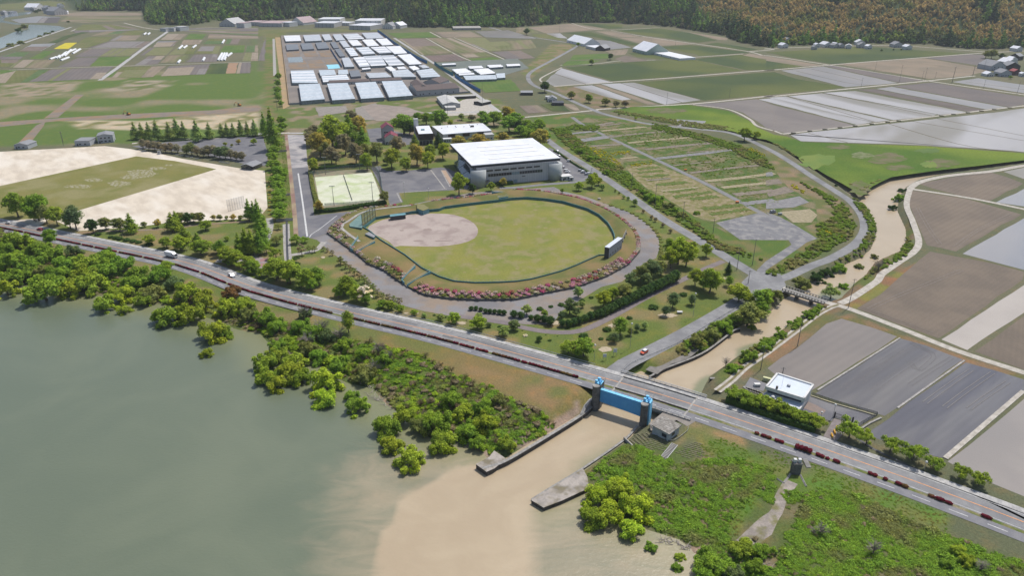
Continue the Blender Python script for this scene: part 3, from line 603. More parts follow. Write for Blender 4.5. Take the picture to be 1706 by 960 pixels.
field("l:1160,500 1706,140 1850,50 1850,230 1706,322 1330,570", M("pale_silt", (.38, .34, .30), (.34, .305, .27), .03, .5, .3, fine=.04), "rice_paddy")
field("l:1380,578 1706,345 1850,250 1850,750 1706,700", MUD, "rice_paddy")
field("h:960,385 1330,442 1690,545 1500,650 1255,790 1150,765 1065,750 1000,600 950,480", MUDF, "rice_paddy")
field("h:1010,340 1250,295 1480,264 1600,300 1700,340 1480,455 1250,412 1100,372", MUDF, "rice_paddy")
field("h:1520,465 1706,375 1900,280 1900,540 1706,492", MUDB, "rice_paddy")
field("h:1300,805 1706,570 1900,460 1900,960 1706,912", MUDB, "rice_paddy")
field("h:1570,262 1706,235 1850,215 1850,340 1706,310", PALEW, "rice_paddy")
for t, m_ in (("c:300,450 640,545 500,555 250,568 190,540 230,500", PALEW), ("c:375,572 500,562 760,655 700,662 600,640", PALEW), ("c:560,555 780,545 1220,660 980,690", PALEW), ("c:510,560 555,556 940,690 870,690", TAN),
              ("c:320,445 750,410 1000,395 1160,390 1500,465 1050,505 640,535", CROP), ("c:790,545 1640,478 1706,475 d:200,520 528,576 0,628 c:1240,662", CROP), ("c:920,310 1150,295 1540,345 1220,372 1180,355", CROP),
              ("c:1170,390 1480,360 1706,405 d:245,435 0,460 c:1520,462", CROP), ("c:650,200 950,185 1140,215 1330,265 1200,280 1100,265 800,225", CROP), ("c:520,205 630,205 820,240 680,247", TAN), ("c:300,215 490,210 830,295 750,300 500,240", CROP),
              ("c:80,180 350,155 600,190 330,212 200,220", TAN), ("c:680,250 850,242 1180,290 900,305", TAN), ("c:960,188 1240,225 1400,250 1390,265 1340,262 1140,212", TAN), ("c:200,220 290,218 340,252 230,245", PALEW), ("c:480,258 620,268 760,312 580,330 520,300", MUDP),
              ("c:1250,290 1330,280 1600,325 1520,335", CROP), ("c:740,350 880,342 1160,382 980,392 800,375", CROP), ("c:380,362 600,352 640,382 350,398", CROPB), ("c:340,402 560,396 480,422 300,435", CROPB), ("c:650,388 720,365 880,400 720,410", MUD), ("c:590,335 740,322 720,360 650,365", TAN),
              ("c:420,155 700,160 700,185 610,190", CROP), ("c:100,225 200,222 330,265 150,250", OLI), ("c:0,180 80,180 150,215 0,225", TANG),
              ("d:0,345 280,328 560,308 700,310 1330,352 1050,375 440,422 200,385", CROP), ("d:0,368 370,430 250,437 0,400", TAN), ("d:0,400 240,438 0,460", CROP), ("c:1500,365 1540,350 1706,378 1706,400", TAN), ("d:100,465 380,438 870,547 528,575", MUDP), ("d:390,436 440,432 1040,530 885,546", PURP),
              ("d:480,425 1050,382 1500,460 1340,500 1080,520", TAN), ("d:1060,382 1340,358 1450,360 1440,400 1400,430", PURP), ("d:20,645 130,636 820,795 715,808", PALEW), ("d:150,635 370,615 1130,755 1100,768 840,793", PALEW), ("d:380,612 590,600 1330,740 1150,757", PALEW),
              ("d:600,590 720,588 1440,725 1340,737", M("dark_strip_mud", (.14, .115, .10), (.12, .1, .09), .05, .8, .2, furrow=.5)), ("d:730,586 830,572 1590,708 1455,722", MUDP), ("d:840,568 1100,545 1706,640 1850,665 1706,690 1600,706", PURP), ("d:1230,540 1400,515 1706,560 1900,590 1900,640 1706,615", MUDP),
              ("c:1180,690 1590,655 1706,690 d:0,680 590,828 130,880 50,858 0,845 c:1590,800 1500,745 1400,715", M("dark_purple_mud", (.15, .13, .12), (.19, .165, .145), .02, .7, .25, fine=.06, furrow=.5, fper=5)), ("c:1600,656 1706,648 d:60,650 700,808 600,824", PALEW),
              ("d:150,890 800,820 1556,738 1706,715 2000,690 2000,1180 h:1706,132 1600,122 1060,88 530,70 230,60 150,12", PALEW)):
    field(t, m_)
bund = M("bund_earth", (.12, .105, .06), (.16, .14, .09), .1, .95, .1)
for t in ("d:280,880 540,942", "d:810,818 1270,952 h:1600,130", "d:945,798 1706,930", "d:1125,783 1706,898", "d:200,468 530,545 700,562", "d:300,455 640,530", "d:150,640 720,806", "d:380,613 1100,766", "c:250,485 460,555", "c:690,548 1120,684", "d:1320,540 1706,590", "c:610,195 830,240", "d:640,595 1200,700 1450,722",
          "a:1706,298 1640,400", "d:510,420 1060,520", "d:840,395 1500,480", "d:1040,382 1500,455"):
    o = ribbon("field_bund", curve(GP(t), 10), .6, -.6, FZ[0]+.03, bund)
mb = MB()
for x in (182, 290, 390, 490, 590, 700, 805, 878, 1160, 1240, 1335, 1425, 1510, 1612):
    y = np.interp(x, [110, 800, 1478, 1706], [885, 805, 724, 698])+4; p = G(*z2p('d', x, y)); mb.box((p[0], p[1], .3), (4, 2, .6))
tag(mb.build("field_sluice", M("sluice_dark", (.05, .05, .03), fine=.2)), kind='stuff')
TRK = M("tractor_ruts", (.15, .14, .135), (.115, .108, .108), .4, .5, .3, fine=.2); TRKL = M("tractor_ruts_dry", (.22, .19, .16), (.17, .14, .12), .4, .8, .2, fine=.2)
for i, t in enumerate(("l:960,520 1100,590 1110,620 1020,700 985,690 940,640", "l:900,560 700,690 500,830", "l:1000,540 820,650 620,790", "l:1060,600 900,700 700,840", "l:1230,620 1100,700 950,800", "l:1360,700 1200,810 1050,920", "l:1500,720 1340,830 1180,950", "l:1600,780 1450,880 1340,960")):
    c = curve(GP(t), 3)
    for s_ in (-.8, .8): FZ[0] += .0003; ribbon("tractor_rut", offset(c, s_), .16, -.16, FZ[0]+.02, TRK)
for i, t in enumerate(("h:1000,500 1080,640 1150,740", "h:1620,545 1400,650 1250,760", "l:680,300 900,200 1300,40", "l:640,290 1100,460", "h:1060,350 1240,300 1460,275", "d:0,700 60,760 50,840", "d:900,600 1200,590 1600,660")):
    c = curve(GP(t), 5)
    for s_ in (-.9, .9): FZ[0] += .0003; ribbon("tractor_rut", offset(c, s_), .2, -.2, FZ[0]+.02, TRKL)
# marsh
field("c:620,735 760,705 950,700 1130,690 1400,732 1530,792 1590,842 1706,890 h:140,30 240,65 530,75 1050,92 1706,140 1800,150 1800,180 1706,186 1180,248 830,298 700,362 650,405 600,398 400,285 250,188 130,105 0,50 c:1600,915 1420,865 1200,850 1060,825 900,795 700,755", REED, "reed_marsh", .06)
for t, c in (("h:800,175,120,34", 0), ("h:880,235,90,16", 0), ("h:640,155,70,22", 2), ("h:1150,205,110,28", 0), ("h:620,370,70,50", 0), ("c:980,730,130,18", 0), ("h:480,100,80,14", 0), ("h:1080,125,90,16", 3), ("h:330,190,120,50", 4), ("h:1080,215,60,20", 4)):
    blob(t, .075+.002*FZ[0]+random.random()*.004, [M("reed_brown", (.17, .145, .09), (.11, .145, .04), .1, .95, .1, fine=.2), M("reed_ochre", (.16, .13, .08), (.26, .18, .08), .05, .95, .1, fine=.25), M("reed_pale", (.2, .22, .12), (.12, .15, .05), .2, .95, .1, fine=.2), M("reed_dark", (.075, .135, .02), (.09, .15, .025), .1, fine=.2), M("reed_yellow", (.15, .20, .03), (.11, .18, .025), .04, fine=.2)][c], 22, .3)
sheet("marsh_pond", GP("c:1000,787 1100,790 1255,800 1240,820 1160,822 1110,826 1102,836 1065,836 1062,808"), .10, MUDP)
# left farmland
for t, m_ in (("a:190,540 340,458 750,440 670,520", PURP), ("a:-100,470 325,460 180,545 -100,550", OLI), ("a:0,490 120,462 0,462", CROPB), ("a:380,443 520,380 650,378 590,437", PURP), ("a:595,437 655,378 870,370 770,435", CROPB), ("a:490,376 590,322 930,320 860,366", PURP),
              ("a:590,315 720,272 1005,272 945,312", PURP), ("a:355,322 430,282 510,280 450,322", YEL), ("a:460,320 540,262 580,242 745,240 715,270 570,315", OLI), ("a:190,388 290,335 370,332 280,388", CROPB), ("a:-60,392 100,343 200,343 130,392", PURP), ("a:130,335 210,290 370,285 270,335", MUDP),
              ("a:550,160 760,160 930,185 480,205", OLI), ("a:480,200 930,192 860,200 500,218", PURP), ("a:725,268 790,233 930,232 895,265", TAN), ("a:785,230 850,202 960,200 915,232", OLI), ("a:320,280 420,240 480,240 380,282", CROP), ("a:410,240 540,210 590,212 490,238", CROP), ("a:600,235 700,205 830,205 760,232", TANG),
              ("a:1060,262 1110,222 1240,222 1190,262", TAN), ("a:1215,258 1255,222 1365,222 1335,258", CROPB), ("a:1370,252 1385,222 1706,237 1706,255", TAN), ("a:1010,310 1045,270 1180,268 1140,305", MUDW), ("a:1190,300 1215,262 1340,262 1320,290", TAN), ("a:1340,290 1380,258 1480,256 1470,290", OLI), ("a:1485,290 1505,256 1590,255 1570,290", PURP),
              ("a:925,364 1000,314 1150,312 1100,364", PURP), ("a:1110,362 1180,305 1300,305 1280,355", OLI), ("a:1290,352 1330,305 1460,303 1440,354", OLI), ("a:1450,350 1480,300 1620,297 1610,345", CROPB), ("a:1622,342 1632,300 1706,298 1706,342", TAN), ("a:890,430 985,370 1090,368 1040,422", PURP), ("a:1060,415 1110,366 1255,362 1210,410", TANG),
              ("a:1230,410 1290,360 1440,356 1430,406", PURP), ("a:1600,402 1622,347 1706,345 1706,402", TAN), ("a:735,512 810,442 1000,437 930,512", OLI), ("a:932,512 1000,439 1100,434 1010,508", TAN), ("a:1060,503 1120,437 1390,422 1355,490", PURP), ("a:1362,487 1395,418 1505,415 1490,487", CROP), ("a:1495,485 1510,417 1575,414 1555,484", M("orange_soil", (.34, .21, .12), (.3, .2, .13), .1)),
              ("a:1560,485 1580,414 1655,410 1655,482", PURP), ("a:0,395 130,395 60,440 0,440", OLI), ("a:130,395 370,392 300,450 60,445", TANG), ("a:70,130 250,105 400,110 350,150 130,150", MUDP), ("a:250,100 560,76 965,86 950,100 600,105", TAN), ("a:240,150 280,115 400,112 380,150", M("deep_mud", (.10, .09, .085), None, fine=.1)), ("a:400,140 450,105 940,108 930,130 560,150", TANG),
              ("a:0,60 240,60 430,30 420,0 0,20", OLI), ("b:-20,195 180,192 800,190 815,205 160,212 0,240", OLI), ("a:1250,185 1706,185 1706,205 1220,208", PURP), ("a:1300,205 1706,208 1706,235 1400,218", TANG), ("b:0,400 50,240 45,400", PURP)):
    field(t, m_)
    if m_ not in (YEL, CROP, CROPB): strips(t, FZ[0]+.0004)
sheet("river", GP("N:-700,700 -300,640 0,575 80,545 380,452 650,372 782,330 700,305 600,297 340,286 330,345 170,375 0,445 -400,520"), .03, M("river_water", (.19, .23, .26), (.22, .25, .27), .01, .12, .5, fine=.02))
sheet("river", GP("N:-500,260 0,185 200,150 400,128 350,162 180,190 60,205 40,240 230,275 330,285 330,292 160,285 20,262 -300,300"), .033, M("river_water", (.2, .24, .27)))
sheet("dirt_road", GP("a:-400,845 0,805 380,780 860,752 1400,728 1706,695 1730,715 1706,735 1100,772 850,785 380,800 0,838 -400,900"), .05, GRAVB)
sheet("dirt_track", GP("a:120,945 240,828 300,800 290,830 200,945"), .0545, GRAVB)
sheet("dirt_track", GP("a:290,782 500,625 555,625 385,775"), .055, GRAVB)
# land around the greenhouse complex
sheet("dirt_verge", GP("b:112,245 148,245 180,450 208,700 165,720 140,480"), .05, M("ochre_dirt", (.40, .28, .15), (.33, .25, .15), .05, .95, .1))
sheet("canal_lining", GP("b:95,255 110,255 122,495 100,500"), .05, PALEC)
sheet("nursery_yard", GP("b:150,232 800,208 1110,425 1210,500 1400,610 1050,640 205,692"), .035, M("nursery_ground", (.25, .22, .195), (.20, .18, .165), .03, .95, .1, fine=.12, fs=.5))
for t, m_ in (("B:130,30 570,20 660,75 240,85", CROPB), ("B:240,90 520,88 820,240 480,260", TANG), ("B:545,85 800,82 1170,232 870,240", TANG), ("B:620,22 1000,12 1140,75 730,78", TAN), ("B:840,80 1150,78 1330,215 1190,222", TANG), ("B:1050,12 1400,0 1700,90 1160,75", MUDP), ("B:1130,130 1640,100 1706,190 1340,215", TANG),
              ("B:520,272 840,252 960,320 620,335", M("brown_soil", (.14, .105, .09), (.18, .13, .11), .02, furrow=.5, fper=6)), ("B:1230,230 1530,215 1690,295 1400,312", PURP), ("B:970,300 1240,282 1330,308 1070,332", CROPB), ("B:880,245 1150,232 1230,275 960,290", TANG), ("B:620,345 960,325 1500,300 1620,400 1380,470 930,480", M("net_house_ground", (.13, .15, .135), (.16, .18, .15), .05, fine=.2)),
              ("B:1000,540 1430,520 1540,640 1160,660", CROPB), ("B:0,770 130,830 40,948 -200,948 -210,820", GRAVEL), ("b:378,710 580,700 600,740 400,770", GRAVEL), ("b:680,700 800,690 990,710 1100,745 1000,770 860,800 780,800", M("cracked_earth", (.30, .25, .21), (.24, .2, .17), .1, fine=.1)), ("c:20,700 140,695 215,740 80,750", TAN), ("c:160,690 290,680 360,735 240,735", CROP), ("c:300,685 380,690 420,730 380,730", TAN),
              ("b:185,340 270,335 280,370 190,375", GRAVB), ("b:295,340 380,335 400,370 310,375", GRAVB), ("b:395,335 475,332 500,375 420,375", GRAVB), ("b:200,420 310,400 330,455 210,458", GRAVB), ("b:325,400 420,395 450,450 340,455", GRAVB), ("b:435,392 510,388 530,420 450,425", GRAVB), ("b:450,428 530,424 542,450 462,456", M("cyan_sheet", (.25, .58, .72), (.3, .62, .75), .3, fine=.05)),
              ("b:195,380 290,375 300,410 200,412", M("pipe_stacks", (.3, .38, .43), (.15, .17, .18), .5, fine=.4))):
    field(t, m_, z=FZ[0]+.03)
    if m_ in (TANG, TAN, PURP): strips(t, FZ[0]+.0304)
# ================================================================ foliage meshes
def ico(sub=1):
    import bmesh
    bm = bmesh.new(); bmesh.ops.create_icosphere(bm, subdivisions=sub, radius=1)
    v = np.array([q.co[:] for q in bm.verts]); f = np.array([[q.index for q in p.verts] for p in bm.faces]); bm.free(); return v, f
ICO1 = ico(1); ICO2 = ico(2)
def leaves(rng, C, R, n, size, squash=1.0, up=.6, shell=(.62, 1.18)):
    """n small leaf sprays on the shell of a lobe"""
    d = rng.normal(size=(n, 3)); d /= np.linalg.norm(d, axis=1)[:, None]; d[:, 2] = np.where(d[:, 2] < -.55, -d[:, 2], d[:, 2])
    r = R*rng.uniform(*shell, n)[:, None]; p = C + d*r*np.array((1, 1, squash))
    nrm = d + rng.normal(scale=.45, size=(n, 3)) + np.array((0, 0, up)); nrm /= np.linalg.norm(nrm, axis=1)[:, None]
    t = np.cross(nrm, rng.normal(size=(n, 3))); t /= np.linalg.norm(t, axis=1)[:, None]+1e-9; b = np.cross(nrm, t)
    s = size*rng.uniform(.6, 1.3, n)[:, None]; k = rng.uniform(.5, .9, n)[:, None]
    V = np.stack([p-t*s, p-b*s*k, p+t*s, p+b*s*k], 1).reshape(-1, 3)
    return V, np.arange(4*n).reshape(-1, 4)
def crown(seed, lobes, n, size, core=.72, squash=.85, hullsub=1):
    """lobes: list of (x,y,z,r)"""
    rng = np.random.default_rng(seed); V = []; F = []; base = 0; tot = sum(l[3]**2 for l in lobes)
    for (x, y, z, r) in lobes:
        v, f = leaves(rng, np.array((x, y, z)), r, max(6, int(n*r*r/tot)), size, squash); V.append(v); F += (f+base).tolist(); base += len(v)
        if core:
            iv, jf = ICO1; w = iv*(r*core*(1+rng.uniform(-.15, .15, (len(iv), 1))))*np.array((1, 1, squash)) + np.array((x, y, z))
            V.append(w); F += (jf+base).tolist(); base += len(w)
    return mesh("crown", np.vstack(V), F)
def lobes_for(kind, seed):
    r = random.Random(seed); L = []
    if kind == 'shore':      # wide domes of several heads, unit radius 1, crown centre ~ .62
        L.append((0, 0, .6, .45))
        for i in range(20):
            a = i*2.4+r.uniform(-.5, .5); q = .25+.62*math.sqrt(i/20)*r.uniform(.75, 1.15); L.append((q*math.cos(a), q*math.sin(a), r.uniform(.4, 1.1)-.55*q*q, r.uniform(.14, .31)))
    elif kind == 'broad':
        L.append((0, 0, 1.2, .5))
        for i in range(16):
            a = i*2.4+r.uniform(-.4, .4); t = i/15; q = .7*math.sin(math.pi*(.15+.75*t))*r.uniform(.7, 1.1); L.append((q*math.cos(a), q*math.sin(a), .72+t*1.15, r.uniform(.2, .36)))
    elif kind == 'cherry':   # low spreading
        for i in range(15):
            a = i*2.4; q = .15+.72*i/15; L.append((q*math.cos(a), q*math.sin(a), .95+r.uniform(-.18, .2)-.2*q, r.uniform(.15, .30)))
    elif kind == 'cone':
        for i in range(13):
            t = i/12; a = i*2.4; q = (1-t)*.55; L.append((q*math.cos(a)*.8, q*math.sin(a)*.8, .7+t*3.6, .62*(1-t)+.14))
    elif kind == 'upright':
        for i in range(10):
            t = i/9; a = i*2.4; q = .42*math.sin(math.pi*(t*.8+.15)); L.append((q*math.cos(a), q*math.sin(a), .9+t*2.1, .25+.42*math.sin(math.pi*(t*.75+.12))))
    elif kind == 'sparse':
        for i in range(9):
            t = i/8; a = i*2.4; q = .6*math.sin(math.pi*(t*.7+.2)); L.append((q*math.cos(a), q*math.sin(a), .9+t*1.3, r.uniform(.2, .34)))
    elif kind == 'juniper':
        for i in range(7): L.append((r.uniform(-.08, .08), r.uniform(-.08, .08), .75+i*.38, 1.0*math.sin(math.pi*(i/6*.7+.18))*.92))
    return L
LEAF = leafmat("foliage"); BARK = M("bark", (.13, .105, .08), (.2, .17, .14), 1.5, .9, .1, fine=.2, fs=4); PALEB = M("pale_bark", (.33, .29, .25), (.2, .17, .15), 1.5, .9, .1, fine=.2)
def trunk_mesh(seed, h, r, spread, n=6, top=.5):
    rr = random.Random(seed); mb = MB(); p = Vector((0, 0, -.05)); pts = []
    for i in range(4):
        q = Vector((rr.uniform(-.05, .05)*i, rr.uniform(-.05, .05)*i, h*i/3)); pts.append(q)
    for i in range(3): mb.tube(pts[i], pts[i+1]+Vector((0, 0, .02)), r*(1-.25*i), r*(.8-.25*i), n)
    for i in range(5):
        a = i*2.4+rr.random(); s = pts[1].lerp(pts[3], rr.uniform(.1, .8)); e = s + Vector((spread*math.cos(a), spread*math.sin(a), h*top*rr.uniform(.5, 1)))
        mb.tube(s, e, r*.4, r*.12, 4)
    return mesh("trunk", mb.v, mb.f)
HWF = HW; HWT = np.gradient(HW, axis=0); HWT /= np.linalg.norm(HWT, axis=1)[:, None]; HWN = np.stack([-HWT[:, 1], HWT[:, 0]], 1)
KIND = {}   # name -> (crown meshes, trunk mesh, centre height, half width)
for nm, n, size, ch, core in (('shore', 4200, .055, .62, .62), ('broad', 3000, .062, 1.25, .62), ('cherry', 2200, .058, .9, .5), ('cone', 2400, .085, 2.1, .65), ('upright', 1800, .085, 1.95, .6), ('sparse', 520, .10, 1.5, 0), ('juniper', 900, .13, 1.9, .85)):
    cs = []
    for sd in range(3 if nm != 'juniper' else 2):
        me = crown(100*len(nm)+sd, lobes_for(nm, sd+11), n, size, core); me.materials.append(LEAF); cs.append(me)
    L = lobes_for(nm, 11); th = {'shore': .6, 'broad': 1.2, 'cherry': .8, 'cone': 3.5, 'upright': 2.2, 'sparse': 1.7, 'juniper': .9}[nm]
    tm = trunk_mesh(len(nm), th, .075 if nm != 'juniper' else .16, .45 if nm != 'cone' else .2); tm.materials.append(BARK); KIND[nm] = (cs, tm, ch)
def twig_mesh(seed, n=46):
    """leafless crown of thin branches"""
    r = random.Random(seed); mb = MB()
    for i in range(n):
        a = r.uniform(0, 6.28); e = r.uniform(.25, 1.4); L = r.uniform(.6, 1.1); s = Vector((0, 0, r.uniform(.25, .8)))
        t = s+Vector((math.cos(a)*math.cos(e), math.sin(a)*math.cos(e), math.sin(e)*1.2))*L*.6; mb.tube(s, t, .022, .014, 3)
        for j in range(3):
            b = a+r.uniform(-.9, .9); mb.tube(t, t+Vector((math.cos(b), math.sin(b), r.uniform(.2, 1)))*L*.4, .014, .006, 3)
    return mesh("crown", mb.v, mb.f)
for nm in ('bare',):
    cs = [twig_mesh(s) for s in range(2)]; [c.materials.append(M("grey_twigs", (.23, .20, .17), (.30, .27, .23), .5, .9, .1)) for c in cs]
    tm = trunk_mesh(3, .9, .06, .4); tm.materials.append(BARK); KIND[nm] = (cs, tm, .9)
def bushmesh(seed, n=260, size=.22, sq=.8, lumps=5):
    r = random.Random(seed); L = [(0, 0, .35, .7)]+[(.45*math.cos(i*6.28/lumps+r.random()), .45*math.sin(i*6.28/lumps+r.random()), .4+r.uniform(-.1, .2), r.uniform(.38, .55)) for i in range(lumps)]
    return crown(seed+50, L, n, size*.6, .85, sq)
BUSH = [bushmesh(s, 420, .17) for s in range(4)]; [b.materials.append(LEAF) for b in BUSH]
TINT = {k_: tuple(q*1.34 for q in v_) for k_, v_ in dict(y=(.215, .275, .035), g=(.145, .235, .034), d=(.045, .085, .025), o=(.16, .185, .06), b=(.20, .18, .115), r=(.17, .10, .045), O=(.29, .25, .06), L=(.27, .36, .04), p=(.20, .27, .09), w=(.50, .48, .40), l=(.18, .25, .035), s=(.105, .15, .065)).items()}
TWORD = dict(y="yellow-green", g="mid green", d="dark green", o="olive", b="brown", r="reddish brown", O="orange-yellow", p="pale green", w="white-blossomed", l="bright green", L="lime green", s="grey-green")
KWORD = dict(shore=("shore_tree", "domed tree"), broad=("broadleaf_tree", "broadleaf tree"), cherry=("cherry_tree", "spreading tree"), cone=("conical_tree", "conical tree"), upright=("upright_tree", "upright tree"),
             sparse=("young_tree", "slender tree"), juniper=("juniper", "clipped juniper"), bare=("bare_tree", "leafless tree"))
def jit(c, j=.12): k = 1+random.uniform(-j, j); return (c[0]*k*(1+random.uniform(-j, j)*.6), c[1]*k, c[2]*k, 1)
def plant_at(x, y, z, r, kind, tint, place, hs=1.0):
    d_ = HWF-np.array((x, y)); i_ = int(np.argmin((d_**2).sum(1))); v_ = np.array((x, y))-HWF[i_]; off_ = float(v_@HWN[i_])
    if abs(off_) < 14 and y > 60:
        t_ = max(off_, 8.6+.5*r) if off_ > -3 else min(off_, -11.2-.45*r); x, y = HWF[i_]+HWN[i_]*t_+(v_-HWN[i_]*off_); z = max(hz(x, y), WZ-.4)
    nm, kw = KWORD[kind]; cs, tm, ch = KIND[kind]; rz = random.uniform(0, 6.28)
    t = thing(nm, None, None, (x, y, z-.1), rz)
    sx = r*random.uniform(.93, 1.07); hs = hs*random.uniform(.94, 1.06)
    c = link("crown", random.choice(cs), None, t); c.scale = (sx, r*random.uniform(.93, 1.07), r*hs); c.color = jit(TINT[tint])
    k = link("trunk", tm, None, t); k.scale = (r, r, r*hs)
    u = proj(x, y, z)[0]
    row(place, t, u, f"{TWORD[tint]} {kw} {place}", "tree"); return t
def trees(txt, kind, tint, place, hs=1.0, wf=1.0, up=0.0):
    if kind == 'cherry': wf *= .84; up = 4.0 if wf < 1 else 0.0
    """'tag:cx,cy,width[,tint]' crown centres"""
    for p in PX(txt):
        sc = scale_of(p[-1]); w = float(p[2])/sc*wf*1.13; ti = p[3] if len(p) > 4 else tint; kd = kind; ch = KIND[kd][2]*hs
        z0 = 0.0
        for _ in range(5):
            r = w/2/ppm(p[0], p[1], z0+3); x, y = G(p[0], p[1]-up, z0+ch*r)
            z0 = .5*z0+.5*max(hz(x, y), WZ-.4)
        plant_at(x, y, max(hz(x, y), WZ-.4), r, kd, ti, place, hs)
def bushes(txt, tint, place, name="shrub", word="rounded shrub", flat=.75, cat="shrub", grp=None):
    for p in PX(txt):
        sc = scale_of(p[-1]); w = float(p[2])/sc; ti = p[3] if len(p) > 4 else tint
        r = w/2/ppm(p[0], p[1], 0); x, y, z = GH(p[0], p[1]+w*.15, .3*r)
        d_ = HWF-np.array((x, y)); i_ = int(np.argmin((d_**2).sum(1))); off_ = float((np.array((x, y))-HWF[i_])@HWN[i_])
        if -3 < off_ < 8.5: x, y = np.array((x, y))+HWN[i_]*(8.8+r*.5-off_)
        o = link(name, random.choice(BUSH), None, None, (x, y, max(z, WZ)-.1*r)); o.scale = (r*1.05, r*1.05, r*flat*1.1); o.rotation_euler[2] = random.uniform(0, 6.28); o.color = jit(TINT[ti], .08)
        row(grp or place, o, p[0], f"{TWORD[ti]} {word} {place}", cat)
# ---------------------------------------------------------------- scattered growth (stuff)
LIB = bpy.data.collections.new("growth_patterns")
def pattern(name, me, m):
    me = me.copy(); me.materials.clear(); me.materials.append(m); o = bpy.data.objects.new(name, me); LIB.objects.link(o); return o
def scatter(name, P, sizes, objs, zs=1.0):
    """one object of kind stuff: copies of the given shapes on points P"""
    n = len(P)
    if not n: return
    me = bpy.data.meshes.new(name); me.vertices.add(n); me.vertices.foreach_set('co', np.asarray(P, np.float32).ravel())
    me.attributes.new("size", 'FLOAT', 'POINT').data.foreach_set('value', np.asarray(sizes, np.float32))
    me.attributes.new("pick", 'INT', 'POINT').data.foreach_set('value', RNG.integers(0, len(objs), n).astype(np.int32))
    me.attributes.new("turn", 'FLOAT', 'POINT').data.foreach_set('value', RNG.uniform(0, 6.28, n).astype(np.float32))
    o = link(name, me); tag(o, kind='stuff')
    ng = bpy.data.node_groups.new(name, 'GeometryNodeTree'); ng.interface.new_socket("Geometry", in_out='INPUT', socket_type='NodeSocketGeometry'); ng.interface.new_socket("Geometry", in_out='OUTPUT', socket_type='NodeSocketGeometry')
    N = ng.nodes; gi = N.new("NodeGroupInput"); go = N.new("NodeGroupOutput"); ip = N.new("GeometryNodeInstanceOnPoints")
    gi2 = N.new("GeometryNodeGeometryToInstance"); 
    for ob in reversed(objs):
        oi = N.new("GeometryNodeObjectInfo"); oi.inputs[0].default_value = ob; oi.inputs["As Instance"].default_value = True; ng.links.new(oi.outputs["Geometry"], gi2.inputs[0])
    def attr(nm, ty):
        a = N.new("GeometryNodeInputNamedAttribute"); a.data_type = ty; a.inputs[0].default_value = nm; return a.outputs[0]
    ng.links.new(gi.outputs[0], ip.inputs["Points"]); ng.links.new(gi2.outputs[0], ip.inputs["Instance"]); ip.inputs["Pick Instance"].default_value = True
    ng.links.new(attr("pick", 'INT'), ip.inputs["Instance Index"])
    cx = N.new("ShaderNodeCombineXYZ"); ng.links.new(attr("turn", 'FLOAT'), cx.inputs[2]); ng.links.new(cx.outputs[0], ip.inputs["Rotation"])
    cs = N.new("ShaderNodeCombineXYZ"); sa = attr("size", 'FLOAT'); mz = N.new("ShaderNodeMath"); mz.operation = 'MULTIPLY'; mz.inputs[1].default_value = zs
    ng.links.new(sa, mz.inputs[0]); ng.links.new(sa, cs.inputs[0]); ng.links.new(sa, cs.inputs[1]); ng.links.new(mz.outputs[0], cs.inputs[2]); ng.links.new(cs.outputs[0], ip.inputs["Scale"])
    ng.links.new(ip.outputs[0], go.inputs[0])
    md = o.modifiers.new("growth", 'NODES'); md.node_group = ng; return o
def fill(polys, dens, z=0.0, excl=()):
    """random points inside photo-traced outlines, set on the ground"""
    out = []
    for t in polys:
        poly = np.array(GP(t, z)) if isinstance(t, str) else np.array(t); lo, hi = poly.min(0), poly.max(0)
        n = int((hi-lo).prod()*dens); P = RNG.uniform(lo, hi, (n, 2)); P = P[sdf(P, poly) < 0]; out.append(P)
    P = np.vstack(out)
    for e in excl:
        e = np.array(GP(e, z)) if isinstance(e, str) else np.array(e)
        if len(P): P = P[sdf(P, e) > 0]
    if not len(P): return np.zeros((0, 3))
    H_ = hfun(P); k = H_ > WZ+.12; return np.c_[P[k], H_[k]]
MG = leafmat("scrub_leaves", ((.27, .38, .035), (.18, .29, .035), (.23, .26, .08), .05)); MGD = leafmat("weed_leaves", ((.15, .24, .04), (.20, .28, .05), (.24, .24, .09), .05))
MBR = leafmat("dry_stalks", ((.24, .20, .13), (.17, .15, .10))); MY = leafmat("rape_flowers", ((.55, .48, .03), (.3, .34, .04)))
lo = [bushmesh(70+i, 260, .15, .7, 4) for i in range(3)]
CR = [crown(300+i, [(0, 0, .2, .55), (.5, .1, .15, .4), (-.3, .4, .2, .42), (-.2, -.5, .15, .4)], 240, .10, .5, .6) for i in range(3)]
SCR = [pattern(f"scrub_{w}", me, MG) for w, me in zip(("mound", "tuft", "clump"), lo)]; WEED = [pattern(f"weed_{w}", me, MGD) for w, me in zip(("mound", "tuft", "clump"), lo)]
DRYS = [pattern("dry_thicket", twig_mesh(9, 40), MBR), pattern("dry_clump", bushmesh(91, 120, .2, .8, 4), MBR)]; YELS = [pattern("rape_clump", lo[1], MY)]
SCRUBS = ["X:0,388 230,478 360,518 430,530 560,562 640,580 700,596 760,628 820,650 870,680 930,706 900,720 850,745 800,757 760,742 720,735 670,700 640,655 600,645 560,640 530,600 500,590 440,565 380,550 300,515 200,505 110,485 0,465 -150,440 -150,350",
          "n:200,640 330,560 460,480 500,390 490,300 450,340 300,450 120,560 0,590 -60,600"]
LOWL = "X:650,592 700,600 760,632 820,654 870,684 925,706 900,720 850,742 810,750 780,735 740,700 700,670 600,618 560,598 555,558"
P = fill([LOWL], 1.1, -1.2); scatter("creeper_mounds", P, RNG.gamma(3, .25, len(P))+.25, [pattern('creeper_low', c_, leafmat("creeper_leaves", ((.21, .34, .045), (.15, .27, .04), (.20, .22, .08), .06))) for c_ in CR], .6)
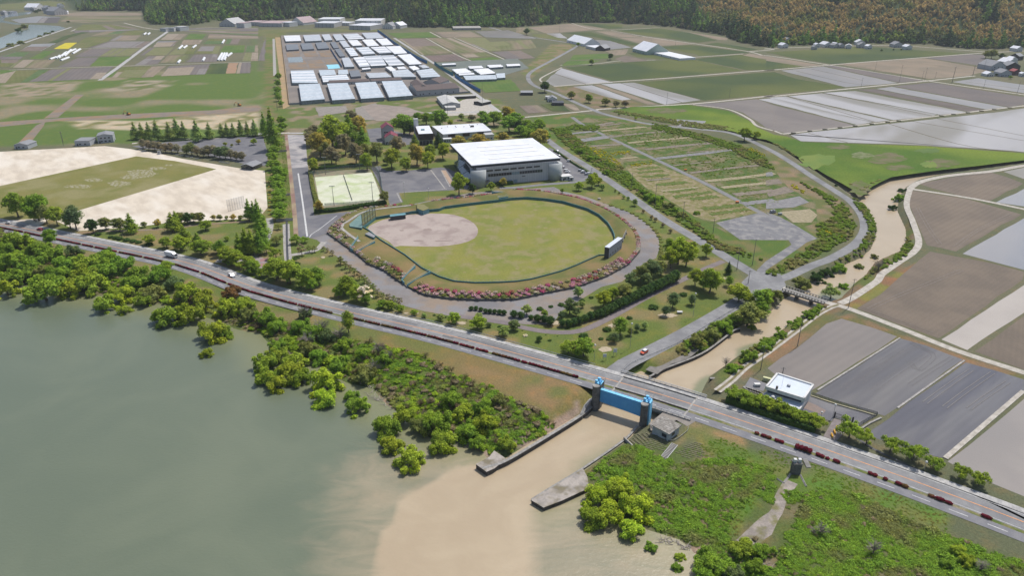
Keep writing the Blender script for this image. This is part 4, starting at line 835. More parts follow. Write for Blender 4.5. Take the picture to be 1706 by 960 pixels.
P = fill(SCRUBS, .55, -1.5, [LOWL]); scatter("lakeside_scrub", P, RNG.gamma(2.2, .38, len(P))+.3, SCR+[pattern('scrub_low', c_, MG) for c_ in CR], .8)
P = fill([LOWL], .12, -1.2); scatter("lakeside_scrub", P, RNG.uniform(.7, 1.8, len(P)), SCR, .8)
P = fill(SCRUBS, .075, -1.5); scatter("dry_brushwood", P, RNG.uniform(.8, 2.3, len(P)), DRYS, .8)
LOWR = ["p:500,330 640,300 720,120 900,180 1100,220 1330,180 1500,200 1620,260 1580,400 1500,500 1400,600 1420,700 1300,740 1150,700 1000,690 900,640 850,500 700,350 520,380", "p:480,260 720,60 900,150 800,260 560,320", "H:540,60 700,0 900,80 1160,200 1340,260 1706,400 1900,560 1300,620 350,470 400,330",
        "M:470,560 620,450 800,500 1100,620 1320,760 1320,1000 300,1000 360,800", "p:1100,750 1500,700 1600,800 1706,960 1200,960", "M:0,210 150,270 200,420 150,600 0,560", "M:250,560 330,480 420,470 440,560 330,680"]
P = fill(LOWR, 1.1, -.8); scatter("creeper_mounds", P, RNG.gamma(3, .28, len(P))+.25, [pattern(f"creeper_{w}", me, leafmat("creeper_leaves", ((.21, .34, .045), (.15, .27, .04), (.20, .22, .08), .06))) for w, me in zip(("mound", "tuft", "clump"), CR)], .6)
P = fill(LOWR+["p:900,900 1600,700 1700,800 1700,960"], .02, -.8); scatter("dry_brushwood", P, RNG.uniform(.6, 1.3, len(P)), DRYS, .7)
WB = ["g:210,50 330,60 440,150 560,260 700,310 800,420 930,520 1060,600 1200,680 1330,800 1500,860 1640,930 1480,900 1330,860 1120,700 950,600 780,480 600,360 440,250 330,170", "h:220,330 380,400 520,480 600,600 580,690 400,790 200,900 60,950 0,940 180,830 350,720 330,620 450,560 400,450", "g:900,20 1250,100 1480,170 1660,260 1706,330 1600,300 1400,190 1250,140 900,60", "g:380,30 560,40 520,75 300,60",
      "h:640,440 700,520 745,640 700,770 600,860 450,900 430,880 620,760 690,640 640,540 560,440", "k:1060,730 1140,660 1250,590 1400,510 1470,540 1450,590 1250,710 1120,780", "l:0,500 150,440 230,350 370,290 400,280 330,330 200,420 0,560 -60,600 -170,700 -260,700 -160,600", "h:870,540 930,640 980,760 900,840 780,900 690,950 640,990 720,880 880,800 925,720 900,620"]
P = fill(WB, .3); scatter("verge_weeds", P, RNG.uniform(.7, 1.9, len(P)), WEED, .9)
P = fill(WB, .018); scatter("dry_brushwood", P, RNG.uniform(.7, 1.6, len(P)), DRYS, .8)
P = fill(["g:430,170 560,190 700,290 690,320 560,250", "g:620,215 750,205 760,225 640,235", "g:740,300 900,270 910,290 760,315", "h:180,340 260,390 250,410 160,360", "g:1540,170 1650,230 1640,250 1530,200", "h:400,640 520,680 500,700 330,650"], .35); scatter("rape_in_flower", P, RNG.uniform(.5, 1.1, len(P)), YELS, .9)
P = fill(["c:620,735 900,795 1060,825 1200,850 1420,865 1600,915 1600,890 1400,840 1100,800 900,770 700,735", "h:0,50 105,110 250,190 400,290 600,405 650,410 700,365 830,300 1180,252 1706,190 1706,175 1180,235 830,285 690,340 640,380 400,265 250,170 100,95 0,30"], .25)
P[:, 2] = np.maximum(P[:, 2], -.5); scatter("reed_fringe", P, RNG.uniform(.9, 1.8, len(P)), [pattern("reed_tuft", lo[0], leafmat("reed_leaves", ((.32, .31, .15), (.22, .27, .08))))], .9)
P = fill(["g:460,120 700,310 640,330 430,200", "g:960,60 1250,130 1450,200 1600,300 1300,390 1150,330 1000,280 1450,210 1250,160 800,170 700,120"], .05); scatter("verge_weeds", P, RNG.uniform(.7, 1.3, len(P)), WEED, .6)
P = fill(["I:1315,190 1360,190 1420,930 1375,935"], .8); scatter("verge_weeds", P, RNG.uniform(.3, .5, len(P)), WEED, .6)
P = fill(["M:540,200 900,330 1320,480 1900,700 1900,900 1320,690 900,530 560,420", "p:1350,650 1450,480 1600,270 1680,300 1560,500 1450,690", "n:1100,600 1350,520 1500,580 1650,720 1500,700 1300,640 1150,660", "M:0,60 300,90 380,180 360,280 240,300 100,230"], .9, -.3); scatter("bank_grass", P, RNG.uniform(.25, .6, len(P)), [pattern("grass_tuft", CR_, leafmat("grass_blades", ((.13, .25, .03), (.17, .25, .04), (.22, .22, .07), .08))) for CR_ in CR[:2]], .5)
P = []
for c_, hw_, k_ in PLOTC:
    for sd in (-1, 1):
        cc_ = offset(c_, sd*(hw_+.6)); L_ = clen(cc_); n_ = int(L_/.7)
        for q in RNG.uniform(0, L_, n_): a_ = at_len(cc_, q)[0]; P.append((*a_+RNG.normal(size=2)*.5, 0))
P = np.array(P); scatter("plot_edge_growth", P, RNG.uniform(.4, .95, len(P)), [pattern('edge_low', c_, MGD) for c_ in CR], .5)
P = fill(["g:480,-20 900,40 1250,110 1480,190 1706,330 1706,640 1250,400 900,240 560,80"], .12); scatter("plot_weeds", P, RNG.uniform(.5, 1.2, len(P)), [pattern('low_weed', c_, MGD) for c_ in CR], .4)
# driftwood on the beaches
r = random.Random(5); mb = MB()
for t, n in (("m:730,230 900,330", 34), ("m:1330,560 1500,590", 14), ("p:960,720 1180,790", 40), ("p:1500,860 1700,900", 14), ("j:350,800 420,860", 8), ("i:1530,360 1620,410", 10), ("m:640,130 760,200", 14)):
    a, b = PX(t)
    for _ in range(n):
        q = r.random(); x, y, z = GH(a[0]+(b[0]-a[0])*q+r.uniform(-4, 4), a[1]+(b[1]-a[1])*q+r.uniform(-4, 4)); A = r.uniform(0, 3.14); L = r.uniform(.6, 3.2); z = max(z, WZ)
        mb.tube((x, y, z+.1), (x+L*math.cos(A), y+L*math.sin(A), z+.12+r.uniform(0, .5)), .10, .05, 5)
tag(mb.build("driftwood", M("bleached_wood", (.46, .41, .35), (.34, .3, .26), .8, .9, .1)), kind='stuff')
# ---------------------------------------------------------------- forested hills
def fmesh(seed, n, size, lob):
    L = lobes_for('broad', seed)[:lob]; return crown(seed, L, n, size, .9, .85)
FL = [fmesh(s, 220, .2, 7) for s in range(3)]; FC = [crown(s+7, lobes_for('cone', s)[::2], 160, .25, .9) for s in range(2)]
rngf = np.random.default_rng(3)
FP = rngf.uniform((-1250, 1050), (1350, 3300), (150000, 2)); dh = -sdf(FP, HILL)
uu = np.abs(FP[:, 0]) < .78*FP[:, 1]+120
keep = (dh > 2) & (dh < 520) & uu
keep &= rngf.random(len(FP)) < np.clip(1900/FP[:, 1]-.15, .25, 1)
FP = FP[keep]; dh = dh[keep]; fh = hfun(FP); bam = vnoise(FP[:, 0], FP[:, 1], 140, 12) + .45*vnoise(FP[:, 0], FP[:, 1], 40, 13)
bz = (FP[:, 0] > 420+.0*FP[:, 1]) & (dh > 25) & (bam > .62-.25*sm((FP[:, 0]-560)/400)) & (bam < 1.25) 
F1 = leafmat("forest_leaves", ((.12, .23, .05), (.20, .33, .06), (.16, .21, .06), .01)); F2 = leafmat("forest_dark_leaves", ((.055, .10, .04), (.09, .15, .05))); F3 = leafmat("forest_fresh_leaves", ((.23, .32, .07), (.27, .32, .085))); F4 = leafmat("bamboo_leaves", ((.54, .41, .20), (.42, .35, .16), (.26, .29, .10), .02))
F5 = leafmat("forest_olive_leaves", ((.20, .20, .10), (.15, .18, .075)))
P3 = np.c_[FP, fh-1.0]; cl = .75*vnoise(FP[:, 0], FP[:, 1], 70, 14)+.35*vnoise(FP[:, 0], FP[:, 1], 24, 15)+.38*rngf.random(len(FP)); base = ~bz
s = 2.6+rngf.gamma(2.2, 1.15, len(FP)).clip(0, 6)
for nm, mk_, mt, sz in (("forest_dark", base & (cl < .62), F2, .95), ("forest_fresh", base & (cl > 1.16), F3, 1.15), ("forest_olive", base & (cl > .62) & (cl < .74), F5, .9), ("forest", base & (cl >= .74) & (cl <= 1.16), F1, 1.0)):
    scatter(nm, P3[mk_], s[mk_]*sz, [pattern(nm+"_tree", me, mt) for me in (FL+FC[:1] if nm != "forest_dark" else FL[:2]+FC)])
scatter("bamboo_grove", P3[bz], s[bz]*.62, [pattern("bamboo_clump", me, F4) for me in FL[:2]], 1.5)
# ================================================================ individual trees
SH = "on the lake shore"
trees("i:30,150,170 60,80,140,g 285,160,230,l 140,70,150,g 460,150,170 600,110,190,l 690,250,150,l 820,290,90,l 800,190,150 560,60,150 380,60,160,g 240,40,140,g 700,30,150,g 880,110,160,g 1000,180,150,o 1100,320,190,l 1250,320,180 1230,180,190,y 1350,230,160 1400,430,190 1360,580,90,y 1480,450,110,l 1560,170,120,r 1600,260,150 1500,280,150 1640,330,120,o 1040,60,150,g 1150,110,120,s 940,230,120,l", 'shore', 'y', "on the shore at far left", 1.1)
trees("e:100,700,160,l 250,760,150,g 60,850,180,g 200,880,180 330,800,150,g 420,870,150 560,860,160,l 680,830,140,g 800,870,150 480,780,110,s 900,920,150 640,920,140,g 300,920,140,o 750,780,100,g 20,760,120,g", 'shore', 'g', "in the thicket left of the white truck", 1.1)
trees("m:60,100,150 200,60,190 270,100,150,l 120,140,140 450,130,200,L 440,240,150,L 660,290,150,g 620,230,90,g 850,430,170,l 960,360,150,y 1000,640,190 880,540,150 1180,400,200,l 1230,520,170,l 1200,560,140 1080,420,150,o 1280,240,150,g 1350,330,140,y 1390,460,150,g 1500,400,150 1450,540,120,g 1640,540,120,l 1600,250,110,o 1480,300,120,g", 'shore', 'y', "on the shore left of the channel", 1.15)
trees("j:50,500,150 130,560,120 120,690,110 310,480,90,s 370,600,150 280,560,130,g 460,620,120,s 120,760,150,l 240,790,160,l 40,800,150,l 330,700,130,o 700,740,110,g 560,690,120,l 540,820,140 700,870,150,o 400,760,120,g 830,780,110,g", 'shore', 'g', "in the scrub below the cycle path", 1.15)
trees("j:590,530,85,l", 'upright', 'l', "at the edge of the cycle path", 1.0)
trees("j:410,570,130 330,660,120 790,720,110 540,610,110 870,760,80 760,840,120 300,470,100", 'bare', 'b', "in the scrub below the cycle path", 1.0)
trees("p:560,400,180 680,400,170,y 790,480,200 600,530,190 510,560,150,l 760,620,160 700,330,140 860,440,110,l 470,500,110", 'shore', 'L', "in the clump right of the channel", 1.25)
trees("p:890,755,90,g 1085,820,75,y 1065,890,80,g 1270,840,190,g 1370,890,170,g 1500,760,160,l 1600,770,130,g 1430,930,150,s 1580,880,120,g 1240,930,150,g 1690,780,80,g H:1350,310,80,y 1400,370,90,y 1290,390,70,g", 'shore', 'g', "along the lower right shore", .95)
trees("H:610,200,95 900,300,110 1480,400,90 570,210,60", 'bare', 'b', "among the creepers at lower right", .8)
# ---- park
RB = "behind the sports ground"
trees("I:20,150,60 80,150,60 145,150,62 215,150,70 325,150,66 390,125,72 455,145,60 570,150,75 680,145,60 790,135,50,p 840,140,50 895,140,54 960,120,54 1020,125,46,p 1085,125,60", 'cone', 'p', RB, .78, 1.3)
trees("I:1235,130,130 1168,90,80", 'cone', 'g', "at the head of the avenue", 1.12)
trees("I:90,255,60 140,270,60 190,270,60 240,280,60 290,290,60 340,290,60 395,295,60 475,305,60,o 520,300,76,o 575,320,60 625,330,60 670,320,68 720,320,68 770,330,76,s 820,330,80,s 870,350,60 920,360,58 970,365,58", 'upright', 'b', "in the sports ground hedgerow", .62, 1.25)
trees("I:825,262,38,y 945,240,48 1080,240,60,y 885,275,30,o", 'broad', 'O', "in the west car park", .8)
AV = "along the avenue by the car park"
trees("I:1260,310,84 1250,370,90 1260,440,100 1300,520,130 1290,575,100 1300,630,104 1310,700,110 1300,760,96 1310,820,110 1300,885,104 1340,560,60,l", 'broad', 'g', AV, .6, 1.35)
bushes("I:1218,600,30 1220,640,30 1222,675,28 1218,710,32 1220,745,30 1222,780,30 1218,815,34 1220,850,34 1218,885,30 1225,570,26", 'O', "in the row beside the avenue")
trees("J:320,120,110 370,130,96 415,150,118 440,260,135 450,370,130 430,450,120 290,430,140,l 225,470,120,l 350,450,130,l", 'cone', 'g', "left of the long car park", .85)
trees("J:600,430,150,o 620,300,96,o 160,610,125 590,560,190 500,520,150 180,700,130 270,730,120 500,740,180 610,750,200 730,800,190,g 650,700,150 420,770,140 800,420,150,g 40,670,90 90,690,90 880,430,110,g 850,870,120 330,760,100 560,680,130", 'cherry', 'l', "around the paved square", 1.0)
trees("J:850,510,110,b 930,500,70,o 980,500,70,o 1070,500,50,b 1110,510,50,b 1160,540,56,b 1240,620,80,o", 'sparse', 'b', "beside the start of the ring path", .8)
trees("J:40,490,110,g 1000,760,140,g 1300,850,150,l", 'upright', 'g', "around the paved square", .8)
bushes("J:780,600,60 800,640,60 820,650,60 825,700,55 830,740,55 835,780,55", 'd', "in the hedge beside the small square lawn")
trees("e:690,600,80,o 780,600,95,o 1190,560,78,o 1235,562,78,d 1275,555,66,o 1320,560,72,o 950,608,40,o 1040,600,54,O 1410,562,38,O 1450,560,44,o 1495,562,28,o 1540,558,44,O 1585,562,38,o", 'broad', 'o', "along the near sports ground edge", .85)
trees("e:858,605,95 1130,595,100 1160,570,76 1215,675,100 1300,700,60 1170,610,60", 'cone', 'l', "on the lawn below the sports ground", .55)
trees("e:1355,610,84 985,705,80 1440,760,84,g 1300,760,130,l 1350,850,130 1240,800,100 1200,840,90 1050,780,120 985,770,90 1120,780,84 1400,880,120 1540,820,110 1550,900,120 1620,900,110 1500,700,40", 'broad', 'l', "on the lawn below the sports ground", .72)
trees("e:50,480,140 20,560,120,l 205,490,150 220,590,110,l 90,550,110,l 310,620,100,l 430,650,100 480,660,84,d 160,560,80,g", 'broad', 'g', "at the left beside the highway", 1.0)
trees("e:290,530,84,o 435,560,115,s", 'upright', 's', "at the left beside the highway", .8)
bushes("e:690,720,50 720,725,50 760,735,55 800,745,50 840,750,50 880,775,60 660,715,40 560,700,50 590,690,40", 'd', "on the lawn beside the highway")
trees("j:385,230,100,s 590,290,105 495,355,80 590,380,110,l 680,400,80 20,220,150,l 130,230,160,l 220,300,130,l 60,260,150,l 300,310,90,g", 'broad', 'g', "by the small square lawn", .9)
trees("j:690,350,130", 'sparse', 'w', "between the highway and the ring path", .7)
trees("j:545,130,46,b 575,158,50 605,180,50,b 635,205,50 668,228,54,b 700,252,54 728,285,58,b 758,312,58 790,340,58,b 822,365,52 860,380,56,b 895,390,56 935,405,56,b", 'sparse', 'o', "in the line along the ring path", .8)
trees("j:785,440,70 850,440,78,l 925,460,60,l 1015,490,50,l 1080,510,40,p 1165,540,60,p 1250,550,96,l 1420,570,110,l 1460,500,60,p 1525,560,40,s 1600,620,90,p 1690,560,84,s", 'broad', 'g', "below the near ring path bend", .7)
bushes("j:1100,482,12 1165,492,24 1235,505,26 1595,567,34 1378,530,12 k:298,418,52 228,433,40 160,445,56 497,373,38 435,390,46 908,430,76 1105,348,62 750,505,48 598,578,68 445,618,74 560,645,40 612,650,40 222,658,30 60,625,38,w 195,625,12 273,633,12 40,597,12 1060,355,30", 'd', "on the lawn of the park", "clipped_bush", "clipped round bush", .62, "bush")
trees("j:1408,448,32 1440,447,32 1472,454,32 1503,466,34 1532,467,34 1563,469,34 1595,472,36 1625,476,36 1690,485,50 k:30,490,50 98,507,38 140,512,55 185,517,55 225,530,62", 'juniper', 'd', "in the broken row by the park path", .55)
L_ = "k:"+" ".join(f"{x:.0f},{y:.0f},{w:.0f}" for x, y, w in [(305, 545, 48), (345, 548, 48), (382, 535, 50), (418, 527, 50), (455, 512, 50), (492, 497, 52), (528, 487, 52)]+[(560+i*29, 478-i*14.4, 54+i*.9) for i in range(18)])
trees(L_, 'juniper', 'd', "in the long dark row", .62)
trees("k:70,455,70 355,430,100,s 190,480,50,l 410,340,70 435,420,50 580,380,110,y 640,350,90,y 710,330,110,o 830,210,110,o 900,180,120,s 760,250,90,s 860,260,90,s 960,180,90,o 400,470,60,s 300,490,50,s", 'broad', 'p', "behind the long dark row", .9)
trees("k:1030,115,110 1080,60,150 1130,90,130,l 1020,40,100,l 1260,60,80 1190,240,100 1290,250,150,l 1245,275,80,l 1170,40,80,l", 'broad', 'y', "right of the ring path", 1.0)
trees("k:1405,185,46,d", 'cone', 'd', "near the road junction", .8)
trees("k:1410,265,56,g 1165,390,56 1040,390,80 990,465,56 690,560,100,g 650,640,56 800,575,44 755,600,44,o 850,560,44,p", 'upright', 's', "on the lawn beside the junction road", .72)
trees("k:345,700,110 440,710,150,g 400,740,80 150,650,46,d", 'broad', 'l', "at the highway corner", .75)
trees("k:1480,335,150 1530,380,90,y 1640,385,150,g 1540,480,190,o 1560,570,60,l 1620,460,120,g 1450,510,90,g", 'broad', 'y', "on the canal bank by the junction", .75)
bushes("g:578,545,14 628,557,36 663,573,22 700,583,32 732,595,24 768,608,38 797,625,34 822,643,36 850,660,36 875,678,42 897,700,30 915,718,40 930,738,32 945,760,40 952,780,30 958,800,32 955,820,30 955,842,32 955,865,38 955,888,38 950,910,36 955,930,30 960,952,30 k:962,40,34 958,62,32 956,85,36 952,105,34", 'o', "in the curved row beside the ring path", "clipped_bush", "clipped flat bush", .55, "bush")
trees("g:415,430,60 500,395,84 520,370,56 570,440,40,p 655,465,18,o 680,480,18,o 785,540,46,p 840,600,26,b 895,640,30,b 970,690,30,b 1020,730,30,b 710,505,24,p 740,515,24,p 305,465,30,l 920,655,30,b 545,400,50,y", 'broad', 'y', "on the lawn beside the north road", .9)
trees("g:160,105,130,O 70,80,90,g 30,60,80,g 110,50,90,g 200,100,70,g 60,30,90,g 10,30,90,d 150,30,90,g", 'broad', 'g', "behind the gymnasium", .8)
trees("g:930,520,90 1010,560,76,o 880,500,76 1100,620,76,o 1195,610,44 1250,740,56,o 840,470,60 1050,590,60 600,340,60 500,250,60 430,200,60", 'shore', 'g', "in the weeds beside the north road", .9)
WD = "in the grove behind the tennis court"
trees("f:480,140,185,y 400,230,130,O 360,160,110,b 610,50,80,b 670,115,115,O 480,300,96,b 570,230,110,b 640,290,110,b 510,320,80,b 780,280,110,o 715,345,90,y 880,320,110,y 975,362,80,y 1045,300,110,O 1120,335,90,y 1140,280,80,l 1220,275,90,y 920,240,100,b 365,365,80,y 340,200,80,b 440,270,90,o 700,270,80,o", 'broad', 'y', WD, 1.0)
trees("f:600,140,110 690,200,90,g 540,180,96 1035,215,60,l 1190,210,66,d", 'cone', 'g', WD, .6)
trees("f:850,345,56,d 960,90,150,g 1000,130,90,d 1110,60,90 1200,60,120 1190,97,50,y 1270,92,50,y 1330,218,105,O 1460,208,115,O 1620,195,100,O 1345,52,50,p 1410,58,56,b 1480,38,60 1500,80,96 1560,58,110 1650,32,105,O 1660,90,125 1700,62,100 1240,170,40,s 1050,50,70,g", 'broad', 'g', "around the works buildings", .75)
trees("f:400,645,66,O 835,577,70,o 1325,492,112,y 1415,527,56,d 1540,512,50,l 1620,482,50,O", 'broad', 'y', "between tennis court and gymnasium", 1.05)
RD = "between the highway and the paddies"
trees("F:40,430,200 150,470,190 260,520,200 380,570,200 500,620,200 640,660,190 760,700,180 900,720,190", 'cherry', 'l', "in the row below the office", 1.1, 1.35)
trees("o:545,330,150 655,390,120 820,435,130 970,482,150 1120,535,110 1290,600,110 1420,640,118", 'cherry', 'l', RD, 1.15, 1.25)
trees("k:1130,680,60,g 1200,650,110 1290,610,110 1380,560,110,g 1640,695,90,g 1540,760,110,g 1430,845,80,g l:60,200,110,o 240,120,120,o 340,80,110,d 400,50,80,d 480,20,100,g 515,140,60,g 80,420,40,g 165,380,50,g 280,330,76,g 350,280,56,g 200,400,50,g 100,460,76,g 20,520,76,g 330,310,60,g h:900,380,46,d 880,430,80,g 840,495,60,d 465,350,20,d 720,820,50,o 620,880,60,o", 'shore', 'o', "on the banks of the upper canal", .95)
trees("l:440,185,140,p", 'cherry', 'o', "beside the small bridge", 1.1)
trees("k:1390,800,80 h:750,880,90", 'bare', 'b', "on the banks of the upper canal", .9)
trees("c:1515,880,90,y 1590,890,56,y 500,405,40,g 622,370,40,d 70,205,40,d 190,568,70,d 365,622,56,o 480,645,60,g 590,665,60,o 660,680,50,b 720,680,50,b 410,290,30,g 680,752,20,p 790,778,24,y", 'broad', 'o', "beside the far roads and fields", .8)
trees("N:285,300,90,o 215,350,80,d 620,365,40,d 120,525,80,o 240,495,80,o 420,130,60,d 465,115,50,d 805,250,36,d 540,390,50,o 470,420,50,o 580,390,40,o", 'shore', 'o', "on the river bank at upper left", .8)
trees("d:1460,355,50,o 1560,365,40,d 1500,350,60,o 765,330,16,d 845,325,14,d 895,325,14,d 1470,310,30,o 1520,305,30,o K:760,360,60,d 845,500,40,d 990,540,50,l 800,510,40,d 1080,270,60,o", 'broad', 'o', "around the far farm houses", .8)
trees("b:130,545,50 135,500,46 128,590,50 132,640,50 150,680,40 150,790,60 160,830,60 125,620,40 140,860,50", 'broad', 'g', "beside the nursery canal", .8)
# ---- azaleas of the ballfield bank
AZC = [(.50, .08, .20), (.60, .24, .32), (.60, .40, .38), (.34, .27, .13), (.42, .08, .12), (.54, .30, .32), (.16, .17, .05), (.58, .48, .42)]
def azmat():
    m, nt = _mk("azalea"); oi = nd(nt, "ObjectInfo"); ge = nd(nt, "NewGeometry"); tc = nd(nt, "TexCoord")
    r1 = nd(nt, "Math", operation='GREATER_THAN'); lk(nt, ge.outputs["Random Per Island"], r1.inputs[0]); r1.inputs[1].default_value = .62
    c = mixc(nt, r1.outputs[0], oi.outputs["Color"], (.09, .13, .03)); g = nd(nt, "MapRange"); lk(nt, ge.outputs["Random Per Island"], g.inputs[0]); g.inputs[3].default_value = .7; g.inputs[4].default_value = 1.2
    b = nd(nt, "BsdfDiffuse"); cc = nd(nt, "CombineColor"); [lk(nt, g.outputs[0], cc.inputs[q]) for q in range(3)]; lk(nt, mixc(nt, 1.0, c, cc.outputs[0], 'MULTIPLY'), b.inputs[0])
    o = nd(nt, "OutputMaterial"); lk(nt, b.outputs[0], o.inputs[0]); return m
AZM = azmat(); AZB = [bushmesh(200+s, 200, .24, .85, 5) for s in range(3)]; [b.materials.append(AZM) for b in AZB]
def azalea(x, y, z, r, c, where, sk, fl=.8):
    o = link("azalea_bush", random.choice(AZB), None, None, (x, y, z)); o.scale = (r, r, r*fl); o.rotation_euler[2] = random.uniform(0, 6.28); o.color = (*[q*random.uniform(.88, 1.12) for q in AZC[c]], 1)
    w = ["magenta", "pink", "pale pink", "olive and tan", "dark red", "dusty pink", "green, not flowering", "cream"][c]
    row("azaleas on the ballfield bank", o, sk, f"{w} azalea bush {where}", "azalea")
for i in range(0, NA):
    p = CEN+DIR[i]*RO[i]; u, v = proj(p[0], p[1], 0); w = RO[i]-RI[i]
    x_, y_ = p; front = v > 440 or u < 560
    for f_, where in (((.95, "in the outermost ring by the wall"), (.84, "in the middle ring of the bank"), (.73, "in the innermost ring of the bank")) if front else ((.93, "in the outermost ring by the wall"),)):
        arc = RO[i]*2*math.pi/NA; 
        if front and (i % 2 == (0 if f_ == .84 else 1)): continue
        if random.random() < .04: continue
        if not front and (820 < u < 855 or 690 < u < 720): continue
        if front and (575 < u < 602 or 667 < u < 690): continue
        q = CEN+DIR[i]*(RI[i]+w*f_)
        lowgreen = (v > 440 and u < 672 and f_ > .8)
        c = random.choice([3, 3, 6, 2]) if lowgreen else random.choice([5, 3, 2, 7, 3]) if u < 640 else (random.choice([3, 6, 5, 2]) if 720 < u < 840 and f_ > .9 and v > 440 else random.choice([0, 1, 1, 2, 2, 5, 7, 3, 4]))
        azalea(q[0], q[1], berm_z(f_)-.2, (1.75 if front else 1.5)*random.uniform(.85, 1.15), c, where, u)
# ---- red azalea hedges along the median
HEDM = M("red_azalea", (.15, .025, .04), (.22, .05, .06), 1.2, .9, .1, c3=(.12, .09, .04), s3=.5, fine=.35, fs=3)
def hedge_mesh(L, w, h, seed, n=None):
    rng = np.random.default_rng(seed); k = max(1, int(L/1.3)); V = []; F = []; base = 0
    for i in range(k):
        x = (i+.5)*L/k; iv, jf = ICO1; v = iv*np.array((L/k*.72, w/2, h*.55))*(1+rng.uniform(-.12, .12, (len(iv), 1)))+np.array((x, rng.uniform(-.08, .08), h*.45)); V.append(v); F += (jf+base).tolist(); base += len(v)
        v, f = leaves(rng, np.array((x, 0, h*.45)), 1, 46, .13, 1); v = (v-np.array((x, 0, h*.45)))*np.array((L/k*.74, w/2, h*.58))+np.array((x, 0, h*.45)); V.append(v); F += (f+base).tolist(); base += len(v)
    return mesh("hedge", np.vstack(V), F)
def red_hedge(x0, x1, h=1.0, w=1.25, lab=None):
    s0, s1 = s_at_px(HW, x0), s_at_px(HW, x1); Lc = offset(HW, -4.85)
    cum0, cum1 = s_at_px(HW, x0-(0)), s1
    while s0 < s1-.5:
        e = min(s1, s0+24); 
        if s1-e < 4: e = s1
        a = at_len(Lc, s0*clen(Lc)/HWL)[0]; b = at_len(Lc, e*clen(Lc)/HWL)[0]; L = np.linalg.norm(b-a)
        me = hedge_mesh(L, w, h, int(x0*7)); me.materials.append(leafmat("red_azalea_leaves", ((.14, .018, .038), (.19, .035, .055), (.13, .09, .04), .15)))
        o = link("azalea_hedge", me, None, None, (a[0], a[1], .1)); o.rotation_euler[2] = math.atan2(b[1]-a[1], b[0]-a[0])
        row("red azalea hedges along the median of the highway", o, proj(a[0], a[1], 0)[0], lab or ("long red azalea hedge between highway and cycle path" if x0 < 985 else "short red azalea clump between highway and cycle path"), "hedge"); s0 = e+.4
for a, b in ((10, 52), (55, 84), (105, 148), (151, 169), (172, 208), (212, 250), (254, 300), (304, 345), (349, 390), (394, 430), (431, 508), (510, 532), (534, 567), (587, 619), (621, 646), (648, 723), (725, 776), (778, 802), (805, 825), (832, 878), (881, 890), (892, 974)): red_hedge(a, b)
for a, b, h in ((1266, 1273, 1), (1277, 1293, 1.1), (1299, 1314, 1.1), (1367, 1381, 1.2), (1383, 1389, .9), (1396, 1406, 1.2), (1453, 1468, 1.1), (1478, 1485, 1.1), (1498, 1519, 1.2), (1552, 1563, 1), (1564, 1578, 1.3), (1580, 1592, 1.0), (1641, 1656, 1.1)): red_hedge(a, b, h)
red_hedge(1333, 1360, 1.9, 2.3, "largest dark red azalea clump beside the highway, near the small sluice")
# ================================================================ built things
CONC = M("concrete", (.36, .345, .32), (.27, .26, .24), .6, .85, .2, c3=(.22, .21, .195), s3=1.5, fine=.12, fs=3); CONCD = M("stained_concrete", (.17, .165, .155), (.11, .108, .10), .8, .85, .2, fine=.2, fs=3)
WALLW = M("white_wall", (.66, .655, .64), (.6, .6, .585), .5, .6, .3, fine=.05); WALLG = M("grey_wall", (.46, .46, .455), (.42, .42, .415), .8, .7, .3, fine=.06); ROOFW = M("white_roof", (.80, .80, .82), (.72, .73, .76), .15, .35, .4, fine=.04); GLASSD = M("window_glass", (.035, .045, .055), None, rough=.08, spec=.6, fine=0)
STEEL = M("galvanised_steel", (.42, .43, .44), None, rough=.4, spec=.5, metal=.5, fine=.05); POLE = M("pole_concrete", (.19, .18, .17), (.15, .145, .14), 2, .8, .2); DARKP = M("dark_steel", (.06, .06, .065), None, rough=.5, fine=.05)
GREYR = M("grey_roof", (.27, .275, .285), (.23, .235, .245), .5, .6, .3, fine=.06); BLUE = M("blue_paint", (.07, .33, .68), (.09, .37, .70), .3, .5, .3, fine=.05, fs=1); BLUEL = M("light_blue_paint", (.22, .58, .83), None, rough=.45, fine=.08)
TEAL = M("teal_panel", (.055, .165, .17), (.08, .20, .20), .8, .7, .3, fine=.1); TEALL = M("teal_wall", (.14, .30, .34), (.12, .25, .28), .5, .7, .3, fine=.1)
class Fr:
    """local frame on the ground: origin O, x axis towards A"""
    def __init__(s, O, A, z=0.0):
        s.O = np.array(O[:2], float); d = np.array(A[:2], float)-s.O; s.L = float(np.linalg.norm(d)); s.rz = math.atan2(d[1], d[0]); s.z = z
    def loc(s, x, y):
        d = np.array((x, y))-s.O; c, q = math.cos(-s.rz), math.sin(-s.rz); return (d[0]*c-d[1]*q, d[0]*q+d[1]*c)
    def thing(s, name, label, cat, group=None): return thing(name, label, cat, (*s.O, s.z), s.rz, group)
def box(name, c, d, m, parent, rz=0.0): return MB().box((0, 0, 0), d).build(name, m, parent, c) if not rz else MB().box((0, 0, 0), d, rz).build(name, m, parent, c)
